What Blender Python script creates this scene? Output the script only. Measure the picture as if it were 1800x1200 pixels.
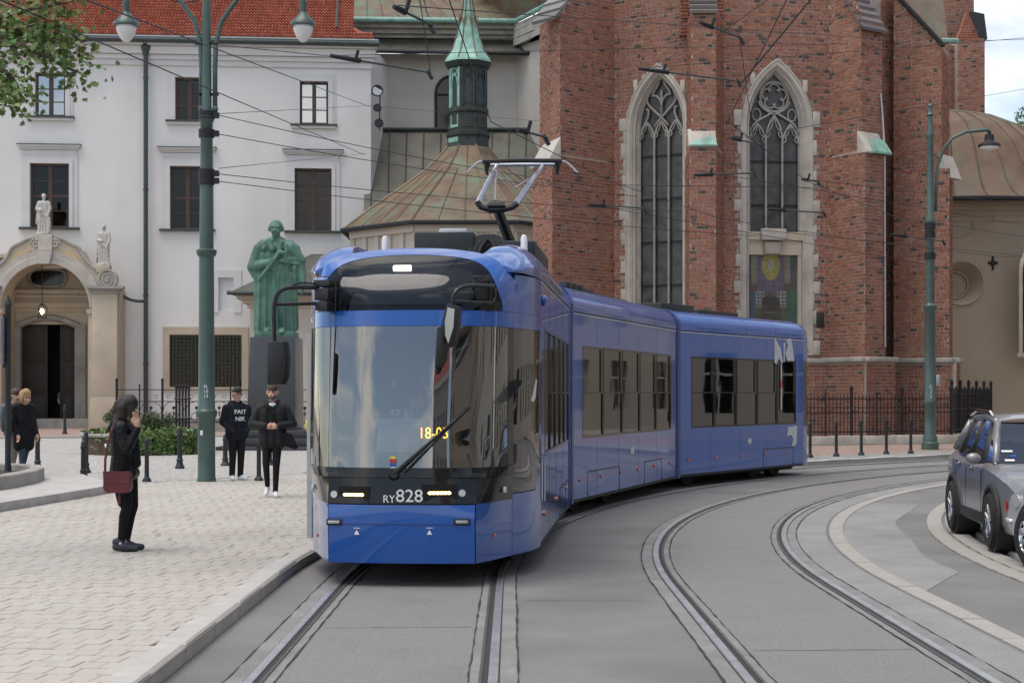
import bpy, bmesh, math, random
from mathutils import Vector, Matrix
from mathutils import noise as mnoise
random.seed(7)
sc = bpy.context.scene
for o in list(bpy.data.objects): bpy.data.objects.remove(o, do_unlink=True)
COL = sc.collection
PI = math.pi
F, H0, HZ = 2700.0, 1.75, 690.0           # focal length in photo pixels, eye height, horizon row

# ---------------------------------------------------------------- camera, sky, sun
cam_d = bpy.data.cameras.new('camera'); cam = bpy.data.objects.new('camera', cam_d); COL.objects.link(cam)
cam.location = (0, 0, H0); cam.rotation_euler = (PI/2, 0, 0)
cam_d.sensor_width = 36; cam_d.lens = 36*F/1800; cam_d.shift_y = (HZ-600)/1800
cam_d.clip_start = .1; cam_d.clip_end = 3000
sc.camera = cam
SUN_EL, SUN_AZ = math.radians(72), math.radians(238)   # azimuth from +Y, clockwise: behind the camera, to its left
world = bpy.data.worlds.new('World'); sc.world = world; world.use_nodes = True
nt = world.node_tree; bg = nt.nodes['Background']
sky = nt.nodes.new('ShaderNodeTexSky'); sky.sky_type = 'NISHITA'; sky.sun_disc = False
sky.sun_elevation = SUN_EL; sky.sun_rotation = SUN_AZ; sky.dust_density = 0.3; sky.ozone_density = 1.0
tc = nt.nodes.new('ShaderNodeTexCoord'); mp = nt.nodes.new('ShaderNodeMapping'); mp.inputs['Scale'].default_value = (1.6, 1.6, 4.5)
nz = nt.nodes.new('ShaderNodeTexNoise'); nz.inputs['Scale'].default_value = 1.5; nz.inputs['Detail'].default_value = 7; nz.inputs['Roughness'].default_value = .55
rp = nt.nodes.new('ShaderNodeValToRGB'); rp.color_ramp.elements[0].position = .50; rp.color_ramp.elements[1].position = .65
rp.color_ramp.elements[0].color = (.12, .12, .12, 1); rp.color_ramp.elements[1].color = (1, 1, 1, 1)
mx = nt.nodes.new('ShaderNodeMixRGB'); mx.inputs[2].default_value = (10.2, 9.8, 9.25, 1)   # cloud cover
nt.links.new(tc.outputs['Generated'], mp.inputs[0]); nt.links.new(mp.outputs[0], nz.inputs[0])
nt.links.new(nz.outputs[0], rp.inputs[0]); nt.links.new(rp.outputs[0], mx.inputs[0])
nt.links.new(sky.outputs[0], mx.inputs[1]); nt.links.new(mx.outputs[0], bg.inputs[0])
bg.inputs[1].default_value = .085
sun_d = bpy.data.lights.new('sun', 'SUN'); sun = bpy.data.objects.new('sun', sun_d); COL.objects.link(sun)
sun_d.energy = 1.5; sun_d.angle = math.radians(45); sun_d.color = (1, .93, .84)
sd = Vector((math.sin(SUN_AZ)*math.cos(SUN_EL), math.cos(SUN_AZ)*math.cos(SUN_EL), math.sin(SUN_EL)))
sun.rotation_euler = (-sd).to_track_quat('-Z', 'Y').to_euler()
vs = sc.view_settings; vs.view_transform = 'Standard'; vs.look = 'None'; vs.exposure = 0.92; vs.gamma = 1
sc.cycles.use_denoising = True; sc.cycles.max_bounces = 6; sc.cycles.transparent_max_bounces = 16
sc.cycles.caustics_reflective = False; sc.cycles.caustics_refractive = False

# ---------------------------------------------------------------- materials
MATS = {}
def mat(name, col, rough=.6, metal=0., var=.12, vs=6., bump=0., bs=40., coat=0., emit=None, attr=False, dirt=0., ds=.6, spec=.5, dcol=None, streak=0., speck=0., ss=150.):
    """procedural material: noise varies the colour, a second noise lays dirt, a third gives fine relief"""
    m = bpy.data.materials.new(name); m.use_nodes = True; MATS[name] = m
    n = m.node_tree.nodes; L = m.node_tree.links; b = n['Principled BSDF']
    b.inputs['Roughness'].default_value = rough; b.inputs['Metallic'].default_value = metal
    b.inputs['Specular IOR Level'].default_value = spec
    if coat: b.inputs['Coat Weight'].default_value = coat; b.inputs['Coat Roughness'].default_value = .04
    t = n.new('ShaderNodeTexCoord')
    base = None
    if attr:
        a = n.new('ShaderNodeAttribute'); a.attribute_name = 'Col'; base = a.outputs['Color']
    def noise(scale, detail=5, vec=None):
        q = n.new('ShaderNodeTexNoise'); q.inputs['Scale'].default_value = scale; q.inputs['Detail'].default_value = detail
        L.new(vec or t.outputs['Object'], q.inputs['Vector']); return q.outputs[0]
    def mapped(x):
        return x
    mr = n.new('ShaderNodeMapRange'); mr.inputs[1].default_value = .25; mr.inputs[2].default_value = .75
    mr.inputs[3].default_value = 1-var; mr.inputs[4].default_value = 1+var; L.new(noise(vs), mr.inputs[0])
    hsv = n.new('ShaderNodeHueSaturation')
    if base is not None: L.new(base, hsv.inputs['Color'])
    else: hsv.inputs['Color'].default_value = (*col, 1)
    L.new(mr.outputs[0], hsv.inputs['Value']); out = hsv.outputs[0]
    if dirt:
        r2 = n.new('ShaderNodeMapRange'); r2.inputs[1].default_value = .45; r2.inputs[2].default_value = .72
        r2.inputs[3].default_value = 0; r2.inputs[4].default_value = dirt
        if streak:
            mpp = n.new('ShaderNodeMapping'); mpp.inputs['Scale'].default_value = (1, 1, streak); L.new(t.outputs['Object'], mpp.inputs[0])
            L.new(noise(ds, 8, mpp.outputs[0]), r2.inputs[0])
        else: L.new(noise(ds, 8), r2.inputs[0])
        x = n.new('ShaderNodeMixRGB'); x.inputs[2].default_value = (*(dcol or tuple(c*.35 for c in col)), 1)
        L.new(r2.outputs[0], x.inputs[0]); L.new(out, x.inputs[1]); out = x.outputs[0]
    if speck:
        r3 = n.new('ShaderNodeMapRange'); r3.inputs[1].default_value = .3; r3.inputs[2].default_value = .7; r3.inputs[3].default_value = 1-speck; r3.inputs[4].default_value = 1+speck
        L.new(noise(ss, 2), r3.inputs[0]); h2 = n.new('ShaderNodeHueSaturation'); L.new(out, h2.inputs['Color']); L.new(r3.outputs[0], h2.inputs['Value']); out = h2.outputs[0]
    L.new(out, b.inputs['Base Color'])
    if bump:
        bp = n.new('ShaderNodeBump'); bp.inputs['Strength'].default_value = bump; bp.inputs['Distance'].default_value = .02
        L.new(noise(bs, 6), bp.inputs['Height']); L.new(bp.outputs[0], b.inputs['Normal'])
    if emit:
        b.inputs['Emission Color'].default_value = (*emit[0], 1); b.inputs['Emission Strength'].default_value = emit[1]
    return m
def glass(name, tint, refl=.08, rough=.02, dens=.5, ior=1.5):
    """window glass: a tinted see-through layer under a Fresnel mirror"""
    m = bpy.data.materials.new(name); m.use_nodes = True; MATS[name] = m
    n = m.node_tree.nodes; L = m.node_tree.links; n.remove(n['Principled BSDF']); o = n['Material Output']
    tr = n.new('ShaderNodeBsdfTransparent'); tr.inputs[0].default_value = (*tint, 1)
    gl = n.new('ShaderNodeBsdfGlossy'); gl.inputs['Roughness'].default_value = rough; gl.inputs[0].default_value = (1, 1, 1, 1)
    fr = n.new('ShaderNodeFresnel'); fr.inputs[0].default_value = ior
    ad = n.new('ShaderNodeMath'); ad.operation = 'ADD'; ad.use_clamp = True; ad.inputs[1].default_value = refl
    L.new(fr.outputs[0], ad.inputs[0])
    t = n.new('ShaderNodeTexCoord'); q = n.new('ShaderNodeTexNoise'); q.inputs['Scale'].default_value = 1.6; q.inputs['Detail'].default_value = 1
    L.new(t.outputs['Object'], q.inputs['Vector'])
    bp = n.new('ShaderNodeBump'); bp.inputs['Strength'].default_value = .02; bp.inputs['Distance'].default_value = .06; L.new(q.outputs[0], bp.inputs['Height'])
    L.new(bp.outputs[0], gl.inputs['Normal'])
    mxs = n.new('ShaderNodeMixShader'); L.new(ad.outputs[0], mxs.inputs[0]); L.new(tr.outputs[0], mxs.inputs[1]); L.new(gl.outputs[0], mxs.inputs[2])
    L.new(mxs.outputs[0], o.inputs[0]); return m
G = lambda v: (v, v, v)
mat('asphalt', (.205, .200, .190), .82, var=.14, vs=.7, bump=.5, bs=130, dirt=.75, ds=.6, dcol=(.135, .132, .126), speck=.30, ss=95)
mat('asphalt_patch', (.275, .27, .262), .85, var=.14, vs=1.2, bump=.45, bs=130, dirt=.5, ds=1.4, dcol=(.19, .187, .18), speck=.2, ss=95)
mat('asphalt_track', (.222, .216, .204), .82, var=.14, vs=.9, bump=.5, bs=130, dirt=.55, ds=.9, dcol=(.15, .147, .14), speck=.22, ss=95)
mat('tar', G(.035), .8, bump=.5, bs=90)
mat('concrete', (.235, .23, .22), .85, var=.2, vs=4, bump=.4, bs=80, dirt=.5, ds=2, dcol=(.10, .098, .093), speck=.2, ss=95)
mat('kerbstone', (.45, .43, .40), .8, var=.12, vs=5, bump=.3, bs=110, dirt=.35, ds=1.5, dcol=(.25, .24, .22))
mat('paver', (.47, .445, .41), .82, attr=True, var=.07, vs=9, bump=.25, bs=140, dirt=.45, ds=.55, dcol=(.32, .285, .24), speck=.08, ss=120)
mat('paving_bed', (.22, .20, .175), .95, var=.3, vs=20)
mat('brick', (.3, .1, .06), .85, attr=True, var=.28, vs=14, bump=.3, bs=90, dirt=.42, ds=.5, dcol=(.09, .05, .038), streak=.4)
mat('brick_plain', (.25, .095, .062), .9, var=.3, vs=9, bump=.3, bs=40)
mat('mortar', (.40, .345, .30), .95, var=.25, vs=4, bump=.3, bs=80, dirt=.5, ds=.5, dcol=(.12, .09, .075))
mat('stone', (.50, .465, .41), .85, var=.14, vs=3, bump=.25, bs=50, dirt=.5, ds=1.1, dcol=(.24, .215, .18))
mat('stone_grey', (.36, .345, .31), .85, var=.14, vs=3, bump=.25, bs=50, dirt=.55, ds=1.4, dcol=(.17, .155, .135))
mat('sandstone', (.52, .44, .34), .85, var=.14, vs=2, bump=.2, bs=40, dirt=.4, ds=1.0, dcol=(.28, .24, .19))
mat('sandstone_ochre', (.55, .43, .25), .85, var=.12, vs=2, bump=.2, bs=40, dirt=.4, ds=1.2, dcol=(.34, .27, .17))
mat('statue_stone', (.52, .50, .46), .8, var=.15, vs=8, bump=.2, bs=40, dirt=.6, ds=6, dcol=(.25, .24, .22))
mat('white_wall', (.745, .728, .70), .9, var=.04, vs=.8, bump=.15, bs=30, dirt=.4, ds=.35, dcol=(.55, .54, .525), streak=.2)
mat('white_trim', (.66, .65, .64), .85, var=.03, vs=2, dirt=.25, ds=1.5, dcol=(.48, .48, .47))
mat('cream_wall', (.56, .51, .44), .9, var=.05, vs=1, bump=.12, bs=30, dirt=.3, ds=.35, dcol=(.40, .365, .31), streak=.3)
mat('grey_plaster', (.50, .47, .43), .9, var=.05, vs=1, bump=.12, bs=30, dirt=.35, ds=.4, dcol=(.36, .34, .31), streak=.3)
mat('tan_wall', (.40, .32, .235), .9, var=.06, vs=1, bump=.15, bs=30, dirt=.35, ds=.4, dcol=(.27, .225, .175), streak=.3)
mat('copper_roof', (.135, .088, .05), .6, .1, var=.4, vs=1.6, dirt=.9, ds=1.3, dcol=(.115, .165, .105), bump=.1, bs=12)
mat('copper_brown', (.17, .10, .058), .55, .1, var=.3, vs=1.3, dirt=.6, ds=.7, dcol=(.16, .19, .13), bump=.1, bs=12)
mat('copper_dark', (.085, .08, .065), .6, .2, var=.35, vs=1.2, dirt=.6, ds=.9, dcol=(.12, .15, .11), bump=.1, bs=12)
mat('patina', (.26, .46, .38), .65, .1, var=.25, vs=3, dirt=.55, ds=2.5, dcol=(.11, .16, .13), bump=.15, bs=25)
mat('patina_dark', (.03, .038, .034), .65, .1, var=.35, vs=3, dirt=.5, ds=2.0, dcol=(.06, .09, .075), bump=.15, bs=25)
mat('bronze_patina', (.095, .20, .152), .65, .1, var=.35, vs=4, dirt=.85, ds=1.8, dcol=(.04, .075, .06), bump=.4, bs=14, streak=.3)
mat('roof_tile', (.36, .10, .055), .8, attr=True, var=.18, vs=9, bump=.25, bs=50, dirt=.25, ds=1.5, dcol=(.14, .06, .04))
mat('grey_tile', (.13, .115, .11), .7, attr=True, var=.2, vs=7, bump=.2, bs=40)
mat('dark_metal', (.028, .034, .036), .45, .3, var=.2, vs=12, bump=.1, bs=60)
mat('iron', (.022, .022, .026), .5, .4, var=.25, vs=15, bump=.15, bs=60)
mat('gutter_metal', (.055, .07, .068), .5, .3, var=.25, vs=6)
mat('post_green', (.062, .108, .094), .45, .1, var=.18, vs=3, bump=.08, bs=40, dirt=.35, ds=2, dcol=(.035, .055, .05), coat=.15)
mat('lamp_glass', (.78, .78, .74), .25, var=.05, coat=.3)
mat('window_frame', (.07, .04, .03), .55, var=.2, vs=8)
mat('window_dark', (.012, .013, .015), .12, var=.3, vs=2)
mat('interior', (.03, .027, .024), .9, var=.4, vs=.8)
mat('curtain', (.30, .29, .27), .9, var=.2, vs=3)
mat('granite', (.05, .052, .056), .35, var=.3, vs=90, bump=.05, bs=90)
mat('door_wood', (.03, .022, .017), .6, var=.3, vs=5, bump=.2, bs=20)
mat('tram_blue', (.006, .086, .37), .28, .0, var=.03, vs=1, coat=.9, dirt=.2, ds=3.0, dcol=(.07, .11, .24), spec=.35, bump=.10, bs=1.3)
mat('tram_navy', (.014, .045, .19), .35, var=.05, coat=.3)
mat('tram_black', (.006, .006, .007), .16, var=.05, coat=.3, spec=.3)
glass('display_glass', (.5, .52, .55), refl=.0, ior=1.4)
mat('rubber', (.016, .016, .017), .7, var=.2, vs=9, bump=.1, bs=50)
mat('underframe', (.014, .013, .012), .8, var=.3, vs=9)
mat('plastic_black', (.012, .012, .014), .4, var=.1)
mat('steel', (.52, .53, .55), .28, .95, var=.12, vs=12)
mat('rail_steel', (.58, .58, .58), .42, .9, var=.2, vs=5, bump=.1, bs=40)
mat('rail_dark', (.10, .095, .088), .6, .4, var=.3, vs=12)
mat('alu_grey', (.45, .46, .47), .4, .7, var=.08)
mat('white_paint', (.80, .80, .79), .4, var=.04)
mat('silver_print', (.55, .57, .60), .4, var=.05)
mat('chrome', (.7, .7, .71), .12, 1., var=.05)
mat('led_warm', (.9, .8, .4), .3, emit=((1., .78, .22), 3.0))
mat('led_white', (.9, .9, .85), .3, emit=((1., .95, .85), 2.5))
mat('led_orange', (.8, .35, .05), .3, emit=((1., .45, .03), 2.5))
mat('lantern_glow', (.9, .85, .6), .3, emit=((1., .82, .45), 14.))
mat('amber', (.75, .16, .04), .3, var=.1, coat=.5)
mat('red_plastic', (.45, .03, .02), .35, coat=.4)
mat('yellow_rubber', (.75, .6, .04), .5)
mat('display_panel', (.045, .052, .06), .3, var=.15, vs=3)
mat('cab_grey', (.22, .23, .24), .7, var=.1)
mat('cab_light', (.46, .48, .48), .6, var=.08)
mat('seat_fabric', (.05, .07, .14), .9, var=.2, vs=20)
mat('curtain_brown', (.28, .17, .08), .9, var=.2, vs=5)
glass('tram_glass', (.36, .38, .39), refl=.06)
glass('windshield_glass', (.55, .62, .68), refl=.17)
glass('car_glass', (.28, .31, .32), refl=.10)
glass('house_glass', (.18, .19, .2), refl=.38)
glass('house_glass_dim', (.34, .28, .24), refl=.0, ior=1.42)
mat('church_glass', (.06, .06, .06), .34, var=.6, vs=2.5, bump=.5, bs=9)
mat('car_grey', (.24, .243, .25), .35, .3, var=.04, coat=.6)
mat('car_silver', (.56, .56, .565), .35, .3, var=.04, coat=.6)
mat('car_plastic', (.022, .022, .023), .6, var=.1)
mat('tyre', (.018, .018, .018), .85, var=.2, bump=.2, bs=60)
mat('headlamp', (.72, .74, .76), .12, .4, coat=1.)
mat('skin', (.52, .30, .21), .55, var=.08, vs=20)
mat('hair_dark', (.024, .014, .011), .5, var=.3, vs=40, bump=.5, bs=60)
mat('hair_blond', (.42, .27, .12), .55, var=.25, vs=40, bump=.5, bs=60)
mat('hair_brown', (.07, .045, .03), .55, var=.25, vs=40, bump=.5, bs=60)
mat('cloth_black', (.010, .010, .012), .75, var=.3, vs=12, bump=.9, bs=13, spec=.22)
mat('leather_black', (.007, .007, .008), .42, var=.3, vs=14, bump=1., bs=16, spec=.22)
mat('cloth_charcoal', (.020, .021, .021), .65, var=.3, vs=10, bump=1., bs=11, spec=.22)
mat('cloth_navy', (.012, .015, .021), .85, var=.3, vs=12, bump=1., bs=11, spec=.22)
mat('denim', (.04, .055, .09), .9, var=.25, vs=14, bump=.3, bs=25)
mat('cloth_grey', (.13, .15, .17), .9, var=.2, vs=14, bump=.3, bs=20)
mat('cloth_beige', (.34, .31, .26), .9, var=.2, vs=14)
mat('leggings', (.009, .009, .012), .8, var=.3, vs=14, spec=.22)
mat('sneaker_white', (.74, .74, .74), .6, var=.06, bump=.2, bs=30)
mat('sneaker_dark', (.030, .034, .045), .6, var=.5, vs=38, bump=.3, bs=40)
mat('burgundy_leather', (.115, .016, .022), .45, var=.2, vs=14, bump=.3, bs=30)
mat('leaf', (.075, .13, .03), .6, attr=True, var=.2, vs=3, spec=.3)
mat('bark', (.09, .07, .05), .9, var=.3, vs=12, bump=.5, bs=30)
mat('soil', (.05, .04, .03), .95, var=.3, vs=12, bump=.5, bs=30)
mat('planter_wood', (.085, .055, .038), .8, var=.3, vs=4, bump=.3, bs=25)
mat('mosaic', (.3, .3, .3), .45, attr=True, var=.35, vs=22, bump=.3, bs=45)
mat('sign_white', (.75, .75, .75), .5)
mat('far_roof', (.34, .07, .05), .8, var=.2, vs=3)

def cobble_mat(name, c0, c1, joint, scale, jw=.08):
    m = mat(name, c0, .85, var=.1, vs=1.2)
    n = m.node_tree.nodes; L = m.node_tree.links; b = n['Principled BSDF']; t = [x for x in n if x.type == 'TEX_COORD'][0]
    v = n.new('ShaderNodeTexVoronoi'); v.inputs['Scale'].default_value = scale; L.new(t.outputs['Object'], v.inputs['Vector'])
    e = n.new('ShaderNodeTexVoronoi'); e.feature = 'DISTANCE_TO_EDGE'; e.inputs['Scale'].default_value = scale; L.new(t.outputs['Object'], e.inputs['Vector'])
    r = n.new('ShaderNodeValToRGB'); r.color_ramp.elements[0].color = (*c0, 1); r.color_ramp.elements[1].color = (*c1, 1); L.new(v.outputs['Color'], r.inputs[0])
    s = n.new('ShaderNodeMapRange'); s.inputs[1].default_value = 0; s.inputs[2].default_value = jw; L.new(e.outputs['Distance'], s.inputs[0])
    x = n.new('ShaderNodeMixRGB'); x.inputs[1].default_value = (*joint, 1); L.new(s.outputs[0], x.inputs[0]); L.new(r.outputs[0], x.inputs[2]); L.new(x.outputs[0], b.inputs['Base Color'])
    bp = n.new('ShaderNodeBump'); bp.inputs['Strength'].default_value = .5; bp.inputs['Distance'].default_value = .02; L.new(s.outputs[0], bp.inputs['Height']); L.new(bp.outputs[0], b.inputs['Normal'])
cobble_mat('cobbles', (.36, .345, .32), (.50, .475, .44), (.2, .185, .165), 9)
cobble_mat('red_cobbles', (.30, .19, .15), (.40, .30, .25), (.17, .13, .11), 7)
cobble_mat('parking_setts', (.22, .20, .18), (.34, .31, .28), (.09, .08, .07), 9)

# ---------------------------------------------------------------- mesh building
class MB:
    def __init__(s): s.v = []; s.f = []; s.mi = []; s.mats = []; s.cur = 0; s.col = []; s.c = None
    def use(s, m):
        if m not in s.mats: s.mats.append(m)
        s.cur = s.mats.index(m); return s
    def add(s, vs, fs):
        k = len(s.v); s.v += [tuple(p) for p in vs]
        for f in fs: s.f.append(tuple(k+i for i in f)); s.mi.append(s.cur); s.col.append(s.c)
        return s
    def box(s, c, d, rz=0., R=None):
        M = R or Matrix.Rotation(rz, 3, 'Z'); c = Vector(c); x, y, z = d[0]/2, d[1]/2, d[2]/2
        vs = [c + M @ Vector((a*x, b*y, e*z)) for e in (-1, 1) for a, b in ((-1, -1), (1, -1), (1, 1), (-1, 1))]
        return s.add(vs, [(3, 2, 1, 0), (4, 5, 6, 7), (0, 1, 5, 4), (1, 2, 6, 5), (2, 3, 7, 6), (3, 0, 4, 7)])
    def hexa(s, p):   # 8 points, bottom ring then top ring
        return s.add(p, [(3, 2, 1, 0), (4, 5, 6, 7), (0, 1, 5, 4), (1, 2, 6, 5), (2, 3, 7, 6), (3, 0, 4, 7)])
    def rings(s, rs, closed=True, caps=True, loop=False):
        n = len(rs[0]); vs = [p for r in rs for p in r]; fs = []; m = len(rs)
        for i in range(m if loop else m-1):
            i2 = (i+1) % m
            for j in range(n if closed else n-1):
                k = (j+1) % n; fs.append((i*n+j, i*n+k, i2*n+k, i2*n+j))
        if caps and not loop: fs.append(tuple(range(n-1, -1, -1))); fs.append(tuple((m-1)*n+j for j in range(n)))
        return s.add(vs, fs)
    def tube(s, pts, r, n=8, caps=True, flat=1., up=None):
        pts = [Vector(p) for p in pts]; rs = r if isinstance(r, (list, tuple)) else [r]*len(pts); out = []; prev = None
        for i, p in enumerate(pts):
            t = (pts[min(i+1, len(pts)-1)] - pts[max(i-1, 0)]).normalized()
            if prev is None:
                a = Vector(up) if up else (Vector((0, 0, 1)) if abs(t.z) < .9 else Vector((1, 0, 0)))
                prev = (a - t*a.dot(t)).normalized()
            else: prev = (prev - t*prev.dot(t)).normalized()
            b = t.cross(prev)
            out.append([p + prev*math.cos(2*PI*k/n)*rs[i]*flat + b*math.sin(2*PI*k/n)*rs[i] for k in range(n)])
        return s.rings(out, True, caps)
    def lathe(s, prof, c=(0, 0, 0), n=16, a0=0., sx=1., sy=1.):
        c = Vector(c)
        return s.rings([[c + Vector((sx*r*math.cos(a0+2*PI*k/n), sy*r*math.sin(a0+2*PI*k/n), z)) for k in range(n)] for r, z in prof])
    def ell(s, c, r, n=12, m=8, R=None):
        c = Vector(c); R = R or Matrix.Identity(3); rs = []
        for i in range(m+1):
            a = -PI/2 + PI*i/m; q = max(math.cos(a), .02)
            rs.append([c + R @ Vector((r[0]*q*math.cos(2*PI*k/n), r[1]*q*math.sin(2*PI*k/n), r[2]*math.sin(a))) for k in range(n)])
        return s.rings(rs)
    def prism(s, poly, d):      # poly: 3-D polygon, d: extrusion vector
        d = Vector(d); poly = [Vector(p) for p in poly]; n = len(poly)
        fs = [tuple(range(n-1, -1, -1)), tuple(range(n, 2*n))] + [(i, (i+1) % n, n+(i+1) % n, n+i) for i in range(n)]
        return s.add(poly + [p+d for p in poly], fs)
    def mesh(s, name, smooth=False):
        me = bpy.data.meshes.new(name); me.from_pydata(s.v, [], s.f)
        for m in s.mats: me.materials.append(MATS[m])
        if len(s.mats) > 1: me.polygons.foreach_set('material_index', s.mi)
        if any(c is not None for c in s.col):
            at = me.color_attributes.new('Col', 'FLOAT_COLOR', 'CORNER'); buf = []
            for f, c in zip(s.f, s.col):
                c = c or (.5, .5, .5); buf += [c[0], c[1], c[2], 1.]*len(f)
            at.data.foreach_set('color', buf)
        if smooth is not False:
            me.polygons.foreach_set('use_smooth', [True]*len(me.polygons))
            if smooth is not True: me.set_sharp_from_angle(angle=math.radians(smooth))
        me.update(); return me
    def build(s, name, m=None, parent=None, smooth=False, local=False, fix=False, bev=0.):
        if m: s.mats = [m] if not s.mats else s.mats
        me = s.mesh(name, smooth)
        if fix:
            bm = bmesh.new(); bm.from_mesh(me); bmesh.ops.recalc_face_normals(bm, faces=bm.faces[:]); bm.to_mesh(me); bm.free()
        if bev:
            bm = bmesh.new(); bm.from_mesh(me); bmesh.ops.remove_doubles(bm, verts=bm.verts[:], dist=1e-5); bmesh.ops.recalc_face_normals(bm, faces=bm.faces[:])
            eds = [e for e in bm.edges if len(e.link_faces) == 2 and e.calc_face_angle(0) > .5]
            bmesh.ops.bevel(bm, geom=eds, offset=bev, segments=2, profile=.5, affect='EDGES', clamp_overlap=True); bm.to_mesh(me); bm.free()
            me.polygons.foreach_set('use_smooth', [True]*len(me.polygons)); me.set_sharp_from_angle(angle=math.radians(35))
        o = bpy.data.objects.new(name, me); COL.objects.link(o)
        if parent:
            o.parent = parent
            if not local: me.transform(world_of(parent).inverted())
        return o
def world_of(o):
    M = Matrix.Identity(4); ch = []
    while o: ch.append(o); o = o.parent
    for x in reversed(ch): M = M @ Matrix.Translation(x.location) @ x.rotation_euler.to_matrix().to_4x4() @ Matrix.Diagonal((*x.scale, 1))
    return M
def tag(o, label=None, cat=None, group=None, kind=None):
    if label: o['label'] = label
    if cat: o['category'] = cat
    if group: o['group'] = group
    if kind: o['kind'] = kind
    return o
def thing(name, label, cat, loc=(0, 0, 0), rz=0., group=None):
    o = bpy.data.objects.new(name, None); COL.objects.link(o); o.location = loc; o.rotation_euler = (0, 0, rz); o.empty_display_size = .2
    return tag(o, label, cat, group)
def struct(o): o['kind'] = 'structure'; return o
def copy_tree(o, parent=None):
    c = o.copy(); COL.objects.link(c); c.parent = parent
    for ch in list(o.children): copy_tree(ch, c)
    return c
def inst(name, me, parent, M):      # a piece that shares mesh data; M in world space
    o = bpy.data.objects.new(name, me); COL.objects.link(o); o.parent = parent
    o.matrix_local = (world_of(parent).inverted() @ M) if parent else M
    return o
def W(px, py, Y): return Vector(((px-900)*Y/F, Y, H0-(py-HZ)*Y/F))
def gp(px, py, z=0.):               # point of a level plane seen at a pixel
    Y = F*(H0-z)/(py-HZ); return Vector(((px-900)*Y/F, Y, z))
class Fr:                           # an upright plane between two plan points; u along it, o outwards (towards the viewer)
    def __init__(s, a, b):
        s.a = Vector((a[0], a[1], 0)); b = Vector((b[0], b[1], 0)); s.L = (b-s.a).length; s.d = (b-s.a).normalized()
        s.n = Vector((s.d.y, -s.d.x, 0))
    @staticmethod
    def px(x0, Y0, x1, Y1): return Fr(((x0-900)*Y0/F, Y0), ((x1-900)*Y1/F, Y1))
    def p(s, u, z, o=0.): q = s.a + s.d*u + s.n*o; return Vector((q.x, q.y, z))
    def uz(s, px, py, o=0.):
        k = (px-900)/F; a = s.a + s.n*o   # a + d*u = t*(k,1)
        u = (k*a.y - a.x)/(s.d.x - k*s.d.y); Y = a.y + s.d.y*u
        return u, H0-(py-HZ)*Y/F
    def box(s, mb, u0, u1, z0, z1, o0, o1):
        return mb.hexa([s.p(u0, z0, o1), s.p(u1, z0, o1), s.p(u1, z0, o0), s.p(u0, z0, o0), s.p(u0, z1, o1), s.p(u1, z1, o1), s.p(u1, z1, o0), s.p(u0, z1, o0)])
    def pbox(s, mb, x0, y1, x1, y0, o0, o1):    # by pixels: left, top, right, bottom
        u0, z1 = s.uz(x0, y1); u1, _ = s.uz(x1, y1); _, z0 = s.uz(x0, y0); return s.box(mb, min(u0, u1), max(u0, u1), z0, z1, o0, o1)
    def rot(s): return math.atan2(s.d.y, s.d.x)
def wall(mb, fr, u0, u1, z0, z1, holes, back=-.4):
    """upright wall sheet with rectangular openings and their reveals"""
    us = sorted({u0, u1, *[h[0] for h in holes], *[h[1] for h in holes]}); zs = sorted({z0, z1, *[h[2] for h in holes], *[h[3] for h in holes]})
    us = [u for u in us if u0 <= u <= u1]; zs = [z for z in zs if z0 <= z <= z1]
    for i in range(len(us)-1):
        for j in range(len(zs)-1):
            cu, cz = (us[i]+us[i+1])/2, (zs[j]+zs[j+1])/2
            if any(h[0] < cu < h[1] and h[2] < cz < h[3] for h in holes): continue
            mb.add([fr.p(us[i], zs[j]), fr.p(us[i+1], zs[j]), fr.p(us[i+1], zs[j+1]), fr.p(us[i], zs[j+1])], [(0, 1, 2, 3)])
    for a, b, c, d in holes:
        q = [fr.p(a, c), fr.p(b, c), fr.p(b, d), fr.p(a, d)] + [fr.p(a, c, back), fr.p(b, c, back), fr.p(b, d, back), fr.p(a, d, back)]
        mb.add(q, [(0, 4, 5, 1), (1, 5, 6, 2), (2, 6, 7, 3), (3, 7, 4, 0)])
    return mb
def bez(p, n=8):
    p = [Vector(q) for q in p]; out = []
    for i in range(n+1):
        t = i/n; a = list(p)
        while len(a) > 1: a = [a[k].lerp(a[k+1], t) for k in range(len(a)-1)]
        out.append(a[0])
    return out
def text(name, s, size, mtx, m, parent, depth=.002, align='CENTER', sx=1., bold=0.):
    cu = bpy.data.curves.new(name, 'FONT'); cu.body = s; cu.size = size; cu.extrude = depth; cu.align_x = align; cu.align_y = 'CENTER'; cu.offset = bold
    t = bpy.data.objects.new(name, cu); COL.objects.link(t); dg = bpy.context.evaluated_depsgraph_get(); dg.update()
    me = bpy.data.meshes.new_from_object(t.evaluated_get(dg)); bpy.data.objects.remove(t); me.materials.clear(); me.materials.append(MATS[m])
    o = bpy.data.objects.new(name, me); COL.objects.link(o); o.parent = parent; me.transform(Matrix.Diagonal((sx, 1, 1, 1)))
    me.transform(world_of(parent).inverted() @ mtx if parent else mtx); return o
def face_mtx(p, d, n):              # text matrix: x along d, normal n
    d = Vector(d).normalized(); n = Vector(n).normalized(); u = n.cross(d); M = Matrix((d, u, n)).transposed().to_4x4(); return Matrix.Translation(p) @ M
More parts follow.
